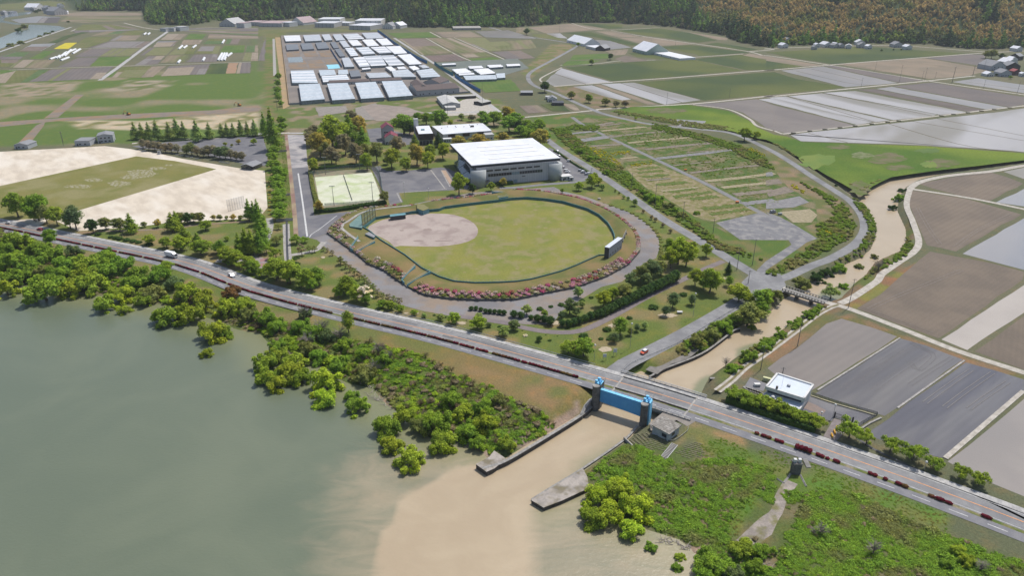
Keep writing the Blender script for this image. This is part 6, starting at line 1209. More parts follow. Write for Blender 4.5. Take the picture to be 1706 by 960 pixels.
# ---- signs
for t, lab in (("P:145,655 180,725", "white notice board at the corner of the junction road"), ("P:248,600 285,680", "white road sign on posts behind the notice board")):
    (x0_, y0_), (x1_, y1_) = PX(t); x, y = G((x0_+x1_)/2, y1_); w = (x1_-x0_)/ppm(x0_, y1_); h = (y1_-y0_)/ppm(x0_, y1_)*1.1; o = thing("sign_board", lab, "sign", (x, y, 0)); box("board", (0, 0, h*.72), (w, .12, h*.5), WALLW, o); [box("post", (q*w*.42, .1, h*.45), (.12, .12, h*.9), STEEL, o) for q in (-1, 1)]
# ---- sluice gate over the canal mouth
gl = G(991, 683, WZ); gr = G(1071, 709, WZ); f = Fr(gl, gr, WZ); Lg = f.L; o = f.thing("sluice_gate", "bright blue lifted sluice gate between two concrete towers", "sluice gate")
for i, x in enumerate((0.0, Lg)):
    h_ = 10.4 if i == 0 else 9.0; t = cyl(1.3, h_, 20).build("tower", CONCD, o, (x, 0, 0), False); cyl(1.4, .35, 20).build("tower_cap", CONC, t, (0, 0, h_))
    box("pier", (x, 3.4, h_/2), (2.0, 3.6, h_), CONCD, o)
    bm_ = box("guide_column", (x+(1.5 if i else -1.0)*.9+(-.3 if i else 1.6), 2.0, h_/2+.3), (1.3, 2.4, h_+.4), BLUEL if i else CONCD, o)
    box("hoist_base", (x+.2, 2.2, h_+.5), (2.4, 2.8, .3), BLUEL, o)
    for k_, (dx, dy, w_, d_, hh) in enumerate(((-.6, 1.2, .9, .8, .7), (.7, 2.0, .8, 1.1, .6), (-.3, 3.0, 1.1, .8, .8), (1.0, .9, .5, .6, .5))): box("hoist_motor", (x+dx, dy+.3, h_+.8+hh/2), (w_, d_, hh), BLUEL if k_ % 2 == 0 else BLUE, o)
    for q in (-1.5, 1.5):
        MB().tube((x+q, 4.6, h_), (x+q, 4.6, h_+1.6), .06, .06, 5).build("handrail", STEEL, o)
    MB().tube((x-1.5, 4.6, h_+1.6), (x+1.5, 4.6, h_+1.6), .06, .06, 5).build("handrail", STEEL, o)
MB().quad((1.2, .9, 3.6), (Lg-1.2, .9, 2.6), (Lg-1.2, .9, 8.6), (1.2, .9, 8.8)).build("gate_leaf", BLUE, o)
MB().add([(1.2, .9, 3.6), (Lg-1.2, .9, 2.6), (Lg-1.2, .9, 8.6), (1.2, .9, 8.8), (1.2, 2.2, 3.6), (Lg-1.2, 2.2, 2.6), (Lg-1.2, 2.2, 8.6), (1.2, 2.2, 8.8)], [(3,2,6,7), (4,7,6,5), (0,4,5,1), (0,3,7,4), (1,5,6,2)]).build("gate_box", BLUEL, o)
for i in range(9): box("stiffener", (2.2+(Lg-4.4)*i/8, 1.5, 8.72), (.25, 1.3, .16), BLUEL, o)
for i in range(7): MB().tube((2+(Lg-4)*i/6, 2.1, 8.7), (2+(Lg-4)*i/6, 2.1, 9.8), .05, .05, 4).build("rail_post", BLUEL, o)
# ---- highway bridge
e = [s_at_px(HW, x) for x in (1040, 1140)]; dk = subcurve(HW, e[0]-2, e[1]+3, 3); o = thing("highway_bridge", "concrete highway bridge over the canal mouth", "bridge", (*dk[0], 0)); dk0 = dk-dk[0]
MB().wall(offset(dk0, -1.4), -1.6, .05, 17.4).build("deck", CONCD, o)
par = subcurve(HW, e[0]-4, e[1]+6, 3)-dk[0]
MB().wall(offset(par, 7.0), -.8, .35, .35).build("parapet", PALEC, o); MB().wall(offset(par, -10.0), -.8, .35, .35).build("parapet", PALEC, o); MB().wall(offset(dk0, -4.6), .05, .55, .3).build("kerb", M("rust_brown_rail", (.12, .10, .09)), o); MB().wall(offset(dk0, 4.2), .05, .45, .25).build("kerb", CONCD, o)
for w_, nm in ((7.0, 0), (-10.0, 1)):
    c = offset(par, w_); L = clen(c); n = int(L/2.2); pst = MB().box((0, 0, .8), (.12, .12, .9)).build("rail_post", STEEL, o, (*c[0], 0))
    for i in range(1, n+1): q = pst.copy(); COL.objects.link(q); q.location = (*at_len(c, L*i/n)[0], 0)
    MB().wall(c, 1.1, 1.3, .14).build("handrail", WALLW, o); MB().wall(c, .65, .8, .08).build("lower_rail", WALLW, o)
for s0 in (e[0]-2, e[1]+3):
    p_ = at_len(HW, s0)[0]; q_ = at_len(HW, s0+.6)[0]; d_ = (q_-p_)/np.linalg.norm(q_-p_); nn = np.array((-d_[1], d_[0])); MB().wall([p_+nn*6.9-dk[0], p_-nn*9.9-dk[0]], .10, .16, .7).build("expansion_joint", PALEC, o)
# guard rails
def guard(t, label, h=.8, name="guard_rail", m=WALLW, z=None, cat="guard rail", c=None, seg=4.0, mesh_=False, pm_=STEEL, ph=None):
    c = curve(GP(t), 2) if c is None else c; L = clen(c); n = max(2, int(L/seg)); z0 = z if z is not None else hz(*c[0]); o = thing(name, label, cat, (*c[0], z0)); d = c-c[0]
    if mesh_: MB().wall(d, .1, h, .04).build("mesh_panel", netmat("chain_link", (.16, .18, .17), .35), o)
    MB().wall(d, h-.28 if not mesh_ else h-.06, h, .08).build("rail", m, o)
    ph = ph or h+.05; q = MB().box((0, 0, ph/2), (.11, .11, ph)).build("post", pm_, o)
    for i in range(1, n+1): k_ = q.copy(); COL.objects.link(k_); k_.location = (*(at_len(c, L*i/n)[0]-c[0]), 0)
    return o
guard("n:700,60 703,85 720,98 780,102", "white guard rail curving round the canal corner"); guard("n:905,375 950,345 985,312", "white handrail between the gate and the control house", 1.2)
guard("k:1706,335 1600,375 1450,455 1250,575 1060,690 900,760 760,820 715,860", "grey guard rail on the canal side of the junction road", .7, m=STEEL)
guard("", "white guard rail on the north side of the highway", .75, c=offset(subcurve(HW, s_at_px(HW, 1170), s_at_px(HW, 1700), 3), 6.9)); guard("", "white fence between the highway and the park", .8, c=offset(subcurve(HW, s_at_px(HW, 640), s_at_px(HW, 980), 3), 7.0), m=STEEL)
guard("", "low guard rail between the highway and the cycle path", .5, c=offset(subcurve(HW, s_at_px(HW, 1150), s_at_px(HW, 1700), 3), -4.3))
# ---- channel walls
def qwall(t, label, z0, z1, th, m=CONC, name="channel_wall", cap=None):
    c = curve(GP(t, z1 if not isinstance(z1, list) else z1[0]), 3); o = thing(name, label, "wall", (*c[0], 0)); L = clen(c); n = max(1, int(L/9)); zz = np.interp(np.linspace(0, 1, 50), np.linspace(0, 1, len(z1)), z1) if isinstance(z1, list) else np.full(50, z1)
    for i in range(n):
        s = subcurve(c, L*i/n, L*(i+1)/n, 3); q = np.interp(np.linspace(i/n, (i+1)/n, len(s)), np.linspace(0, 1, 50), zz); MB().wall(s-c[0], z0, q, th).build("wall_section", m, o); MB().wall(s-c[0], q, q+.15, th+.25).build("coping", cap or CONC, o)
    return o
CDK = M("dark_concrete", (.06, .055, .05), (.10, .09, .08), .6, .8, .2, fine=.2)  # near-black blotchy concrete for channel wall faces and apron sides
qwall("X:803,781 830,774 n:10,625 430,366 500,300 525,292", "long low concrete wall on the left side of the channel mouth", -4.5, -1.3, .9, CDK)
qwall("n:430,366 470,310 500,290 530,275", "tall concrete wing wall beside the left gate tower", -4.5, [-1.2, .5, 1.0, 1.0], .9, CONC)
qwall("n:800,436 720,524 440,718 X:928,807 886,833", "low concrete edge on the right side of the channel mouth", -4.5, -2.5, .5, CONC)
qwall("k:880,905 985,848 1065,818 1250,738 1450,590 1480,585", "dark retaining wall along the left bank of the upper canal", -4.5, -1.7, .6, CDK)
qwall("k:1280,915 1330,930 1335,915", "short dark wall at the right bank of the upper canal", -4.5, -.6, .8, CDK)
def slab(t, z0, z1, label, m, name="concrete_apron", sides=CDK):
    q = np.array(GP(t, z1)); c = q.mean(0); o = thing(name, label, "apron", (*c, 0)); MB().prism([tuple(p-c) for p in q], z0, z1-.12).build("edge_wall", sides, o); MB().prism([tuple((p-c)*1.01) for p in q], z1-.12, z1).build("top_slab", m, o)
SLB = M("stained_slab", (.40, .36, .32), (.29, .265, .24), .35, .9, .1, c3=(.20, .175, .12), s3=.25, fine=.15)
slab("m:1440,690 1510,740 1560,718 1640,655 1560,600 1530,640", -4.5, -1.2, "concrete apron at the tip of the left channel wall", SLB); slab("p:100,450 182,500 300,455 480,372 470,300 440,245 270,350", -4.5, -1.6, "wedge-shaped concrete apron at the right side of the channel mouth", SLB)
ribs = curve(GP("k:900,870 1000,800 1100,770 1200,690", -1)); ribbon("canal_revetment", ribs, 3.2, -2.2, -1.4+0*ribs[:, 0], M("revetment_blocks", (.27, .25, .23), (.20, .19, .17), .5, .9, .1, brick=.6, fine=.15))
# ---- control house, fence, steps
p = GP("E:755,580 930,672 1052,590", 1.6+2.2); f = Fr(p[0], p[1], -.6); D = abs(f.loc(*p[2])[1]); o = f.thing("control_house", "small pale concrete gate control house with flat stained roof", "building")
box("wall", (f.L/2, D/2, 1.9), (f.L-.6, D-.6, 3.8), M("pale_blue_wall", (.42, .46, .47), (.34, .37, .38), .6, .8, .2, fine=.1), o); box("roof", (f.L/2, D/2, 4.0), (f.L+.5, D+.5, .3), M("stained_roof", (.30, .28, .25), (.20, .185, .165), .5, .9, .1, brick=.25, c3=(.36, .34, .31), s3=.7, fine=.15), o)
box("window", (f.L*.72, .26, 2.2), (1.8, .12, 1.3), GLASSD, o); w_ = box("window", (f.L-.27, D*.45, 2.3), (.12, 1.7, 1.2), GLASSD, o); box("door", (f.L-.26, D*.8, 1.5), (.1, .9, 2.0), WALLG, o); box("plinth", (f.L/2, D/2, -.3), (f.L+.2, D+.2, 1.2), CONCD, o)
guard("E:735,600 930,760 1110,660 1120,620", "grey mesh fence round the gate control house", 1.5, "mesh_fence", STEEL, -.8, "fence", mesh_=True, seg=2.5)
sheet("control_yard", GP("n:890,470 880,420 985,335 1060,315 1190,395 1180,410 1130,440 1060,400"), .07, GRAVEL)
a_ = GH(*PX("E:985,785")[0]); b_ = GH(*PX("E:862,935")[0]); o = thing("embankment_steps", "white-edged concrete steps down the grass bank by the control house", "steps", (*a_[:2], 0)); A_ = np.array(a_)-np.array((*a_[:2], 0)); B_ = np.array(b_)-np.array((*a_[:2], 0)); A_[2] += .15; B_[2] += .15; dirv = (B_-A_); n2_ = np.array((-dirv[1], dirv[0], 0)); n2_ /= np.linalg.norm(n2_); rz_ = math.atan2(dirv[1], dirv[0])
for s_ in (-1, 1): MB().tube(tuple(A_+n2_*s_), tuple(B_+n2_*s_), .13, .13, 4).build("stringer", WALLW, o)
for i in range(13): q = A_+dirv*(i+.5)/13; box("step", tuple(q), (.45, 1.9, .3), CONC, o, rz_)
o = MB().wall([np.array(GH(*PX("E:475,745")[0])[:2]), np.array(GH(*PX("E:568,793")[0])[:2])], -3, -1.6, .4).build("bank_kerb", PALEC); tag(o, "short white kerb on the bank below the control house", "kerb")
mb = MB(); q0 = np.array(GH(*PX("E:600,640")[0])); 
for t in ("E:620,640 750,680 930,770 860,890 700,850 500,735", "E:1000,900 1120,800 1250,800 1270,940 1060,960"):
    pg_ = np.array(GP(t, -1.2)); c0_ = pg_.mean(0); lat = np.array([(i*1.5+(j % 2)*.75, j*1.0) for i in range(-22, 22) for j in range(-30, 30)]); ca_, sa_ = math.cos(-.45), math.sin(-.45); lat = c0_+lat@np.array(((ca_, sa_), (-sa_, ca_))); lat = lat[sdf(lat, pg_) < 0]; lh = hfun(lat)
    for (x, y), z in zip(lat, lh):
        if z > WZ+.2: mb.box((x, y, z+.03), (1.25, .28, .26), -.45)
tag(mb.build("terrace_block", M("terrace_concrete", (.22, .20, .15), (.15, .15, .08), .8, .9, .1)), kind='stuff')
# ---- small sluice, gravel drain at lower right
g0 = GH(*PX("M:395,320")[0]); o = thing("small_sluice", "small dark sluice tower with white hoists on the grass bank", "sluice", (*g0[:2], g0[2])); rz0 = -.15
box("tower", (.3, 1.5, 1.9), (2.6, 2.0, 4.2), CONCD, o); box("tower_top", (.3, 1.5, 4.1), (3.0, 2.4, .3), CONCD, o)
for x in (-.5, 1.0): box("hoist", (x, 1.5, 4.9), (.9, .9, 1.2), WALLW, o)
MB().tube((-1.3, 1, 0), (-5, -3.5, .1), .35, .35, 4).build("wing_wall", CONC, o); MB().tube((1.6, .5, 0), (1.4, -5.0, .1), .35, .35, 4).build("wing_wall", CONC, o); MB().tube((-5, -3.5, .1), (-6.5, -1.5, .2), .3, .3, 4).build("wing_wall", CONC, o)
for i in range(5): pass
c = np.array([GH(*p)[:2] for p in PX("M:350,380 290,470 240,560 205,680 110,790 30,900 -60,1040")]); cc_ = curve(c, 2); zz_ = hfun(cc_)+.12
o = link("drain_channel", (lambda L_, R_2: mesh("drain_channel", [(*L_[k_], zz_[k_]) for k_ in range(len(cc_))]+[(*R_2[k_], zz_[k_]) for k_ in range(len(cc_))], [(k_, len(cc_)+k_, len(cc_)+k_+1, k_+1) for k_ in range(len(cc_)-1)]))(offset(cc_, np.interp(np.arange(len(cc_)), [0, len(cc_)*.45, len(cc_)], [2.0, 1.6, 4.6])[:, None]), offset(cc_, -np.interp(np.arange(len(cc_)), [0, len(cc_)*.45, len(cc_)], [2.0, 1.6, 4.6])[:, None])), M("silty_concrete", (.36, .315, .275), (.26, .23, .20), .3, .9, .1, c3=(.18, .17, .08), s3=.25, fine=.2)); tag(o, kind='structure')
g1 = GH(*PX("M:505,205")[0]); o = thing("slatted_steps", "small slatted concrete steps beside the small sluice", "steps", (*g1[:2], g1[2]+.15)); [box("step", (0, -1.6+i*.55, .12*i*.5), (1.5, .32, .2), PALEC, o) for i in range(7)]
# ---- white office building and its yard
F6 = 6.2; u = GP("F:365,345 765,468 862,325 482,205", F6); f = Fr(u[0], u[1]); q = [f.loc(*p) for p in u]; o = f.thing("office_building", "white two-level office building with parapet roofs beside the paddies", "building")
OW = M("office_wall", (.58, .61, .60), (.52, .55, .54), .5, .8, .2, fine=.06); MB().prism([(a*.97+.3, b_*.94+.5) for a, b_ in q], 0, F6-.8).build("wall", OW, o)
cq = np.mean(q, 0); ins = [tuple(cq+(np.array(p)-cq)*.93) for p in q]; MB().prism(ins, F6-.8, F6-.35).build("roof", M("blue_white_roof", (.60, .66, .74), (.56, .62, .70), .3, .5, .3, fine=.03), o)
for i in range(4): MB().wall([q[i], q[(i+1) % 4]], F6-1.3, F6+.1, .7).build("parapet", WALLW, o)
lw = [f.loc(*p) for p in GP("F:330,430 712,592 772,510 385,395", 3.4)]; MB().prism([tuple(np.mean(lw, 0)+(np.array(p)-np.mean(lw, 0))*.95) for p in lw], 0, 2.8).build("annex_wall", OW, o); MB().prism([tuple(np.mean(lw, 0)+(np.array(p)-np.mean(lw, 0))*.97) for p in lw], 2.8, 3.1).build("annex_roof", M("blue_white_roof", (.6, .66, .74)), o)
for i in (0, 1, 3): MB().wall([lw[i], lw[(i+1) % 4]], 2.4, 3.5, .5).build("annex_parapet", WALLW, o)
box("roof_unit", (f.L*.5, q[3][1]*.45, F6+.1), (1.2, .8, .7), STEEL, o); box("chimney", (f.L*.27, .4, F6), (.7, .7, 2.2), M("brown_flue", (.13, .11, .10)), o); MB().tube((f.L*.35, 3, F6), (f.L*.35, 3, F6+5), .05, .03, 4).build("antenna", STEEL, o); iv, jf = ICO2; MB().add([tuple(v*.8+np.array((f.L*.25, -2.4, 3.9))) for v in iv], [tuple(t_) for t_ in jf.tolist()]).build("satellite_dome", WALLW, o, smooth=True)
for i in range(6): box("window", (f.L*(.12+.15*i), .35, 4.2), (2.0, .12, 1.0), GLASSD, o)
sheet("office_yard", GP("F:820,420 845,460 1545,655 1345,775 1270,735 1085,680 1060,720 960,690 720,590 800,500"), .05, ASPHD); sheet("office_patio", GP("F:790,505 890,545 1000,605 960,650 740,575"), .07, M("patio_tiles", (.27, .21, .18), (.23, .19, .17), .6, .9, .1, fine=.1))
sheet("office_drive", GP("F:1085,690 1290,745 1110,930 970,880"), .05, M("drive_tiles", (.25, .22, .21), (.20, .17, .17), .5, .9, .1, fine=.2)); sheet("side_yard", GP("F:190,250 370,320 330,400 130,350"), .05, ASPHM)
for i in range(7): q_ = G(*z2p('F', 150+i*27, 372+i*9)); s2 = MB().box((0, 0, .12), (1.1, 3.0, .18), .5).build("drain_cover", PALEC if i % 2 else CONC, None, (q_[0], q_[1], .06)); row("drain covers beside the office", s2, q_[0], "concrete drain cover on the side yard of the office", "drain cover")
q_ = G(*z2p('F', 262, 345)); s2 = MB().box((0, 0, .6), (2.2, 1.3, 1.2)).build("storage_box", WALLW, None, (*q_, 0)); tag(s2, "white storage box on the dark side yard", "box"); q_ = G(*z2p('F', 370, 292)); s2 = MB().box((0, 0, .8), (3.2, 1.0, 1.6), -.5).build("storage_box", M("cream_paint", (.6, .6, .35)), None, (*q_, 0)); tag(s2, "cream storage box behind the white office building", "box")
g_ = GP("F:1088,672 1280,728"); f = Fr(*g_); o = f.thing("black_gate", "black railing gate across the office drive", "gate"); [box("pillar", (x, 0, 1.1), (.5, .5, 2.2), DARKP, o) for x in (0, f.L)]; [box("bar", (f.L*(i+1)/17, 0, .95), (.08, .08, 1.5), DARKP, o) for i in range(16)]; [box("rail", (f.L/2, 0, z_), (f.L, .07, .1), DARKP, o) for z_ in (.3, 1.6)]
guard("F:845,440 1100,525 1400,610 1545,650", "yellow-edged fence along the back of the office yard", 1.3, "yard_fence", DARKP, 0, "fence", mesh_=True, seg=3); c = curve(GP("F:835,450 1100,540 1400,625 1530,665")); MB_ = MB().wall(c, 0, .45, .5).build("yard_kerb", M("yellowed_kerb", (.42, .38, .24), (.3, .28, .2), .5)); tag(MB_, "long yellowed kerb along the back of the office yard", "kerb")
guard("F:1350,770 1450,710 1545,655", "dark fence at the right end of the office yard", 1.5, "yard_fence", DARKP, 0, "fence", mesh_=True, seg=2.5); qwall("F:1370,800 1470,735 1590,680", "concrete ditch wall right of the office yard", -.8, .4, .4, CONC, "ditch_wall")
for i in range(9): q_ = G(*z2p('F', 1110-i*9+(i % 3)*14, 790+i*13)); s2 = MB().tube((0, 0, 0), (0, 0, .8), .28, .28, 8).build("bollard", M("yellow_bollard", (.75, .42, .06)), None, (*q_, .05)); row("bollards on the office drive", s2, -q_[1], "yellow bollard on the tiled drive", "bollard", "from gate")
for t, lab in (("l:885,492 340,838", "pale concrete dike between the first and second dark paddies"), ("l:1312,640 870,955", "pale double dike between the two dark paddies"), ("o:1700,50 1185,495", "earth dike right of the darkest paddy"), ("o:0,0 1,1", None)):
    if lab: c = np.array(GP(t)); s2 = MB().wall(c, 0, .3, .7 if "earth" not in lab else 1.6).build("paddy_dike", TRACK if "earth" in lab else PALEC); tag(s2, lab, "dike")
c = curve(GP("o:600,360 700,425 950,545 1200,650 1500,790 1706,890 2000,1020")); ribbon("roadside_ditch", c, .5, -.5, .06, DARKP)
# ---- small bridge upstream
b1 = GP("l:120,165 400,255"); f = Fr(*b1); o = f.thing("small_bridge", "narrow concrete bridge with post railings over the upper canal", "bridge"); box("deck", (f.L/2, 0, -.3), (f.L, 4.6, .9), CONC, o)
for s_ in (-2.2, 2.2):
    box("rail", (f.L/2, s_, 1.05), (f.L, .25, .25), PALEC, o); q = box("rail_post", (.2, s_, .55), (.35, .3, .9), CONCD, o)
    for i in range(1, 15): k_ = q.copy(); COL.objects.link(k_); k_.location.x = .2+(f.L-.4)*i/14
[box("pier", (f.L*q_, 0, -2.5), (.8, 4.0, 4.4), CONCD, o) for q_ in (.33, .67)]
# ---- avenue footbridges
for t, lab in (("J:600,232 770,222", "footbridge over the avenue ditch, nearest the highway"), ("f:165,578 212,575", "footbridge over the avenue ditch beside the tennis court"), ("f:135,290 190,286", "footbridge over the avenue ditch beside the pale car park")):
    p = GP(t); f = Fr(*p); o = f.thing("footbridge", lab, "footbridge"); box("deck", (f.L/2, 0, .25), (f.L, 1.8, .3), PALEC, o); [box("railing", (f.L/2, s_, .8), (f.L, .08, .8), netmat("rail_bars", (.3, .3, .3), .6), o) for s_ in (-.85, .85)]; [box("pier", (f.L*q_, 0, -.3), (.5, 1.4, .9), CONCD, o) for q_ in (.3, .7)]
ribbon("avenue_ditch", curve(GP("J:705,200 712,560 735,780")), .6, -.6, .09, DARKP)
# ---- tennis court
tc_ = GP("f:375,458 752,425 815,590 770,622 435,648 400,600"); sheet("tennis_court", tc_, .09, M("worn_court", (.55, .565, .42), (.61, .62, .49), .12, .9, .1, c3=(.46, .52, .30), s3=.08, fine=.06, fs=.8))
sheet("court_surround", GP("f:350,420 740,402 830,580 850,625 380,670"), .06, M("court_earth", (.27, .22, .15), (.19, .2, .12), .3))
guard("f:370,458 372,440 750,402 825,570 815,592", "tall green fence round the back of the tennis court", 3.2, "court_fence", TEAL, 0, "fence", mesh_=True, seg=4, pm_=TEAL); guard("f:440,645 600,636 770,622", "low green fence on the near side of the tennis court", 1.6, "court_fence", TEAL, 0, "fence", mesh_=True, seg=4, pm_=TEAL)
p = GP("f:565,445 622,612"); f = Fr(*p); o = f.thing("tennis_net", "dark net across the middle of the tennis court", "net"); box("net", (f.L/2, 0, .5), (f.L, .05, .95), M("net_black", (.08, .1, .08)), o); [box("post", (x, 0, .55), (.12, .12, 1.1), TEAL, o) for x in (0, f.L)]
for k_, t in enumerate(("f:395,478 775,450", "f:420,560 800,535", "f:430,600 805,575")): ribbon("court_line", np.array(GP(t)), .12, -.12, .11, WHITE)
def hedge(t, h, w, label, tint='d'):
    c = curve(GP(t), 2.5); o = thing("clipped_hedge", label, "hedge", (*c[0], 0)); L = clen(c); n = max(1, int(L/10)); 
    for i in range(n):
        a = at_len(c, L*i/n)[0]; b_ = at_len(c, L*(i+1)/n)[0]; ln = float(np.linalg.norm(b_-a)); rng = np.random.default_rng(i); V = []; F = []; bs = 0
        V, F = [], []; box_ = MB().box((ln/2, 0, h/2), (ln, w, h)); V = [np.array(box_.v)]; F = [list(q) for q in box_.f]; bs = 8; m_ = int(ln*w*22)
        p_ = np.c_[rng.uniform(0, ln, m_), rng.uniform(-w/2, w/2, m_), np.full(m_, h)]; side = rng.random(m_) < .45; p_[side, 1] = np.sign(p_[side, 1])*w/2; p_[side, 2] = rng.uniform(.1, h, side.sum()); s_ = .2; d1 = rng.normal(scale=s_, size=(m_, 3)); d2 = rng.normal(scale=s_, size=(m_, 3)); vv = np.stack([p_-d1, p_-d2, p_+d1, p_+d2], 1).reshape(-1, 3); V.append(vv); F += (np.arange(4*m_).reshape(-1, 4)+8).tolist()
        me = mesh("hedge_section", np.vstack(V), F); me.materials.append(LEAF); s2 = link("hedge_section", me, None, o, (*(a-c[0]), 0)); s2.rotation_euler[2] = math.atan2(b_[1]-a[1], b_[0]-a[0]); s2.color = (*TINT[tint], 1)
hedge("f:350,408 560,392 738,378", 1.8, 3.0, "long clipped hedge behind the tennis court"); hedge("f:345,425 365,540 392,640", 1.8, 2.4, "clipped hedge left of the tennis court", 'o'); hedge("f:375,690 520,682 660,660 845,632", 2.0, 3.6, "long clipped hedge in front of the tennis court"); hedge("F:-60,500 150,580 400,670 650,765 880,830", 2.2, 2.6, "dark clipped hedge under the tree row below the office"); hedge("D:560,585 750,568", 2.0, 3.0, "dark clipped hedge against the gymnasium wall"); hedge("D:1200,210 1260,240 1400,340 1600,460", .9, 1.2, "low dark hedge between the rear car park and the north road"); hedge("I:250,245 420,240 700,215 1160,195", .8, 1.4, "low dark hedge at the back of the west car park")
# ---- sports ground furniture
p = GP("I:965,455 1075,465 1120,425", 2.8); house("I:965,458 1072,468 1115,425", 2.8, netmat("open_side", (.1, .1, .1), .5), GREYR, "grey-roofed open shelter at the corner of the sports ground", "shelter", 'gable', 1.6, 2, "shelter")
p = GP("I:855,868 1005,830"); f = Fr(*p); o = f.thing("practice_net", "tall steel practice net on the sand near the avenue", "net"); Hn = 8
for i in range(8): MB().tube((f.L*i/7, 0, 0), (f.L*i/7, 0, Hn), .09, .07, 5).build("post", STEEL, o)
for z_ in (.1, 4, Hn): MB().tube((0, 0, z_), (f.L, 0, z_), .06, .06, 4).build("rail", STEEL, o)
MB().quad((0, .05, 0), (f.L, .05, 0), (f.L, .05, Hn), (0, .05, Hn)).build("net", netmat("grey_net", (.2, .2, .2), .22), o)
for i, t in enumerate(("I:75,322", "I:110,330", "I:400,368", "I:440,375", "I:490,382", "I:530,390", "I:575,400", "I:785,430", "I:815,435", "I:850,440")):
    q_ = G(*PX(t)[0]); o = thing("bench", None, None, (*q_, 0), -.25); box("seat", (0, 0, .45), (3.4, .5, .1), STEEL, o); box("backrest", (0, .3, .8), (3.4, .08, .4), STEEL, o); [box("leg", (x, 0, .2), (.12, .45, .4), STEEL, o) for x in (-1.3, 1.3)]; row("benches beside the sports ground", o, q_[0], "pale bench at the far edge of the sports ground", "bench")
q_ = G(*z2p('I', 245, 355)); o = thing("ticket_booth", "small white booth at the far edge of the sports ground", "booth", (*q_, 0)); box("wall", (0, 0, 1.2), (2.2, 2.0, 2.4), WALLW, o); box("roof", (0, 0, 2.5), (2.5, 2.3, .2), GREYR, o); box("window", (0, -1.03, 1.5), (1.2, .08, .7), GLASSD, o)
LT = M("light_grey_wall", (.42, .44, .46), fine=.06); house("e:90,85 180,85 205,55", 3.5, LT, GREYR, "grey-roofed shed nearest the left edge behind the sports ground", "shed", 'gable', 1.6, 2, "shed"); house("e:490,60 590,58 600,35", 4.2, LT, GREYR, "small two-tone house with grey roof behind the sports ground", "house", 'flat', None, 2); house("e:637,28 742,20 748,-5", 6.2, LT, GREYR, "two-storey house with grey roof behind the sports ground", "house", 'gable', 1.5, 3)
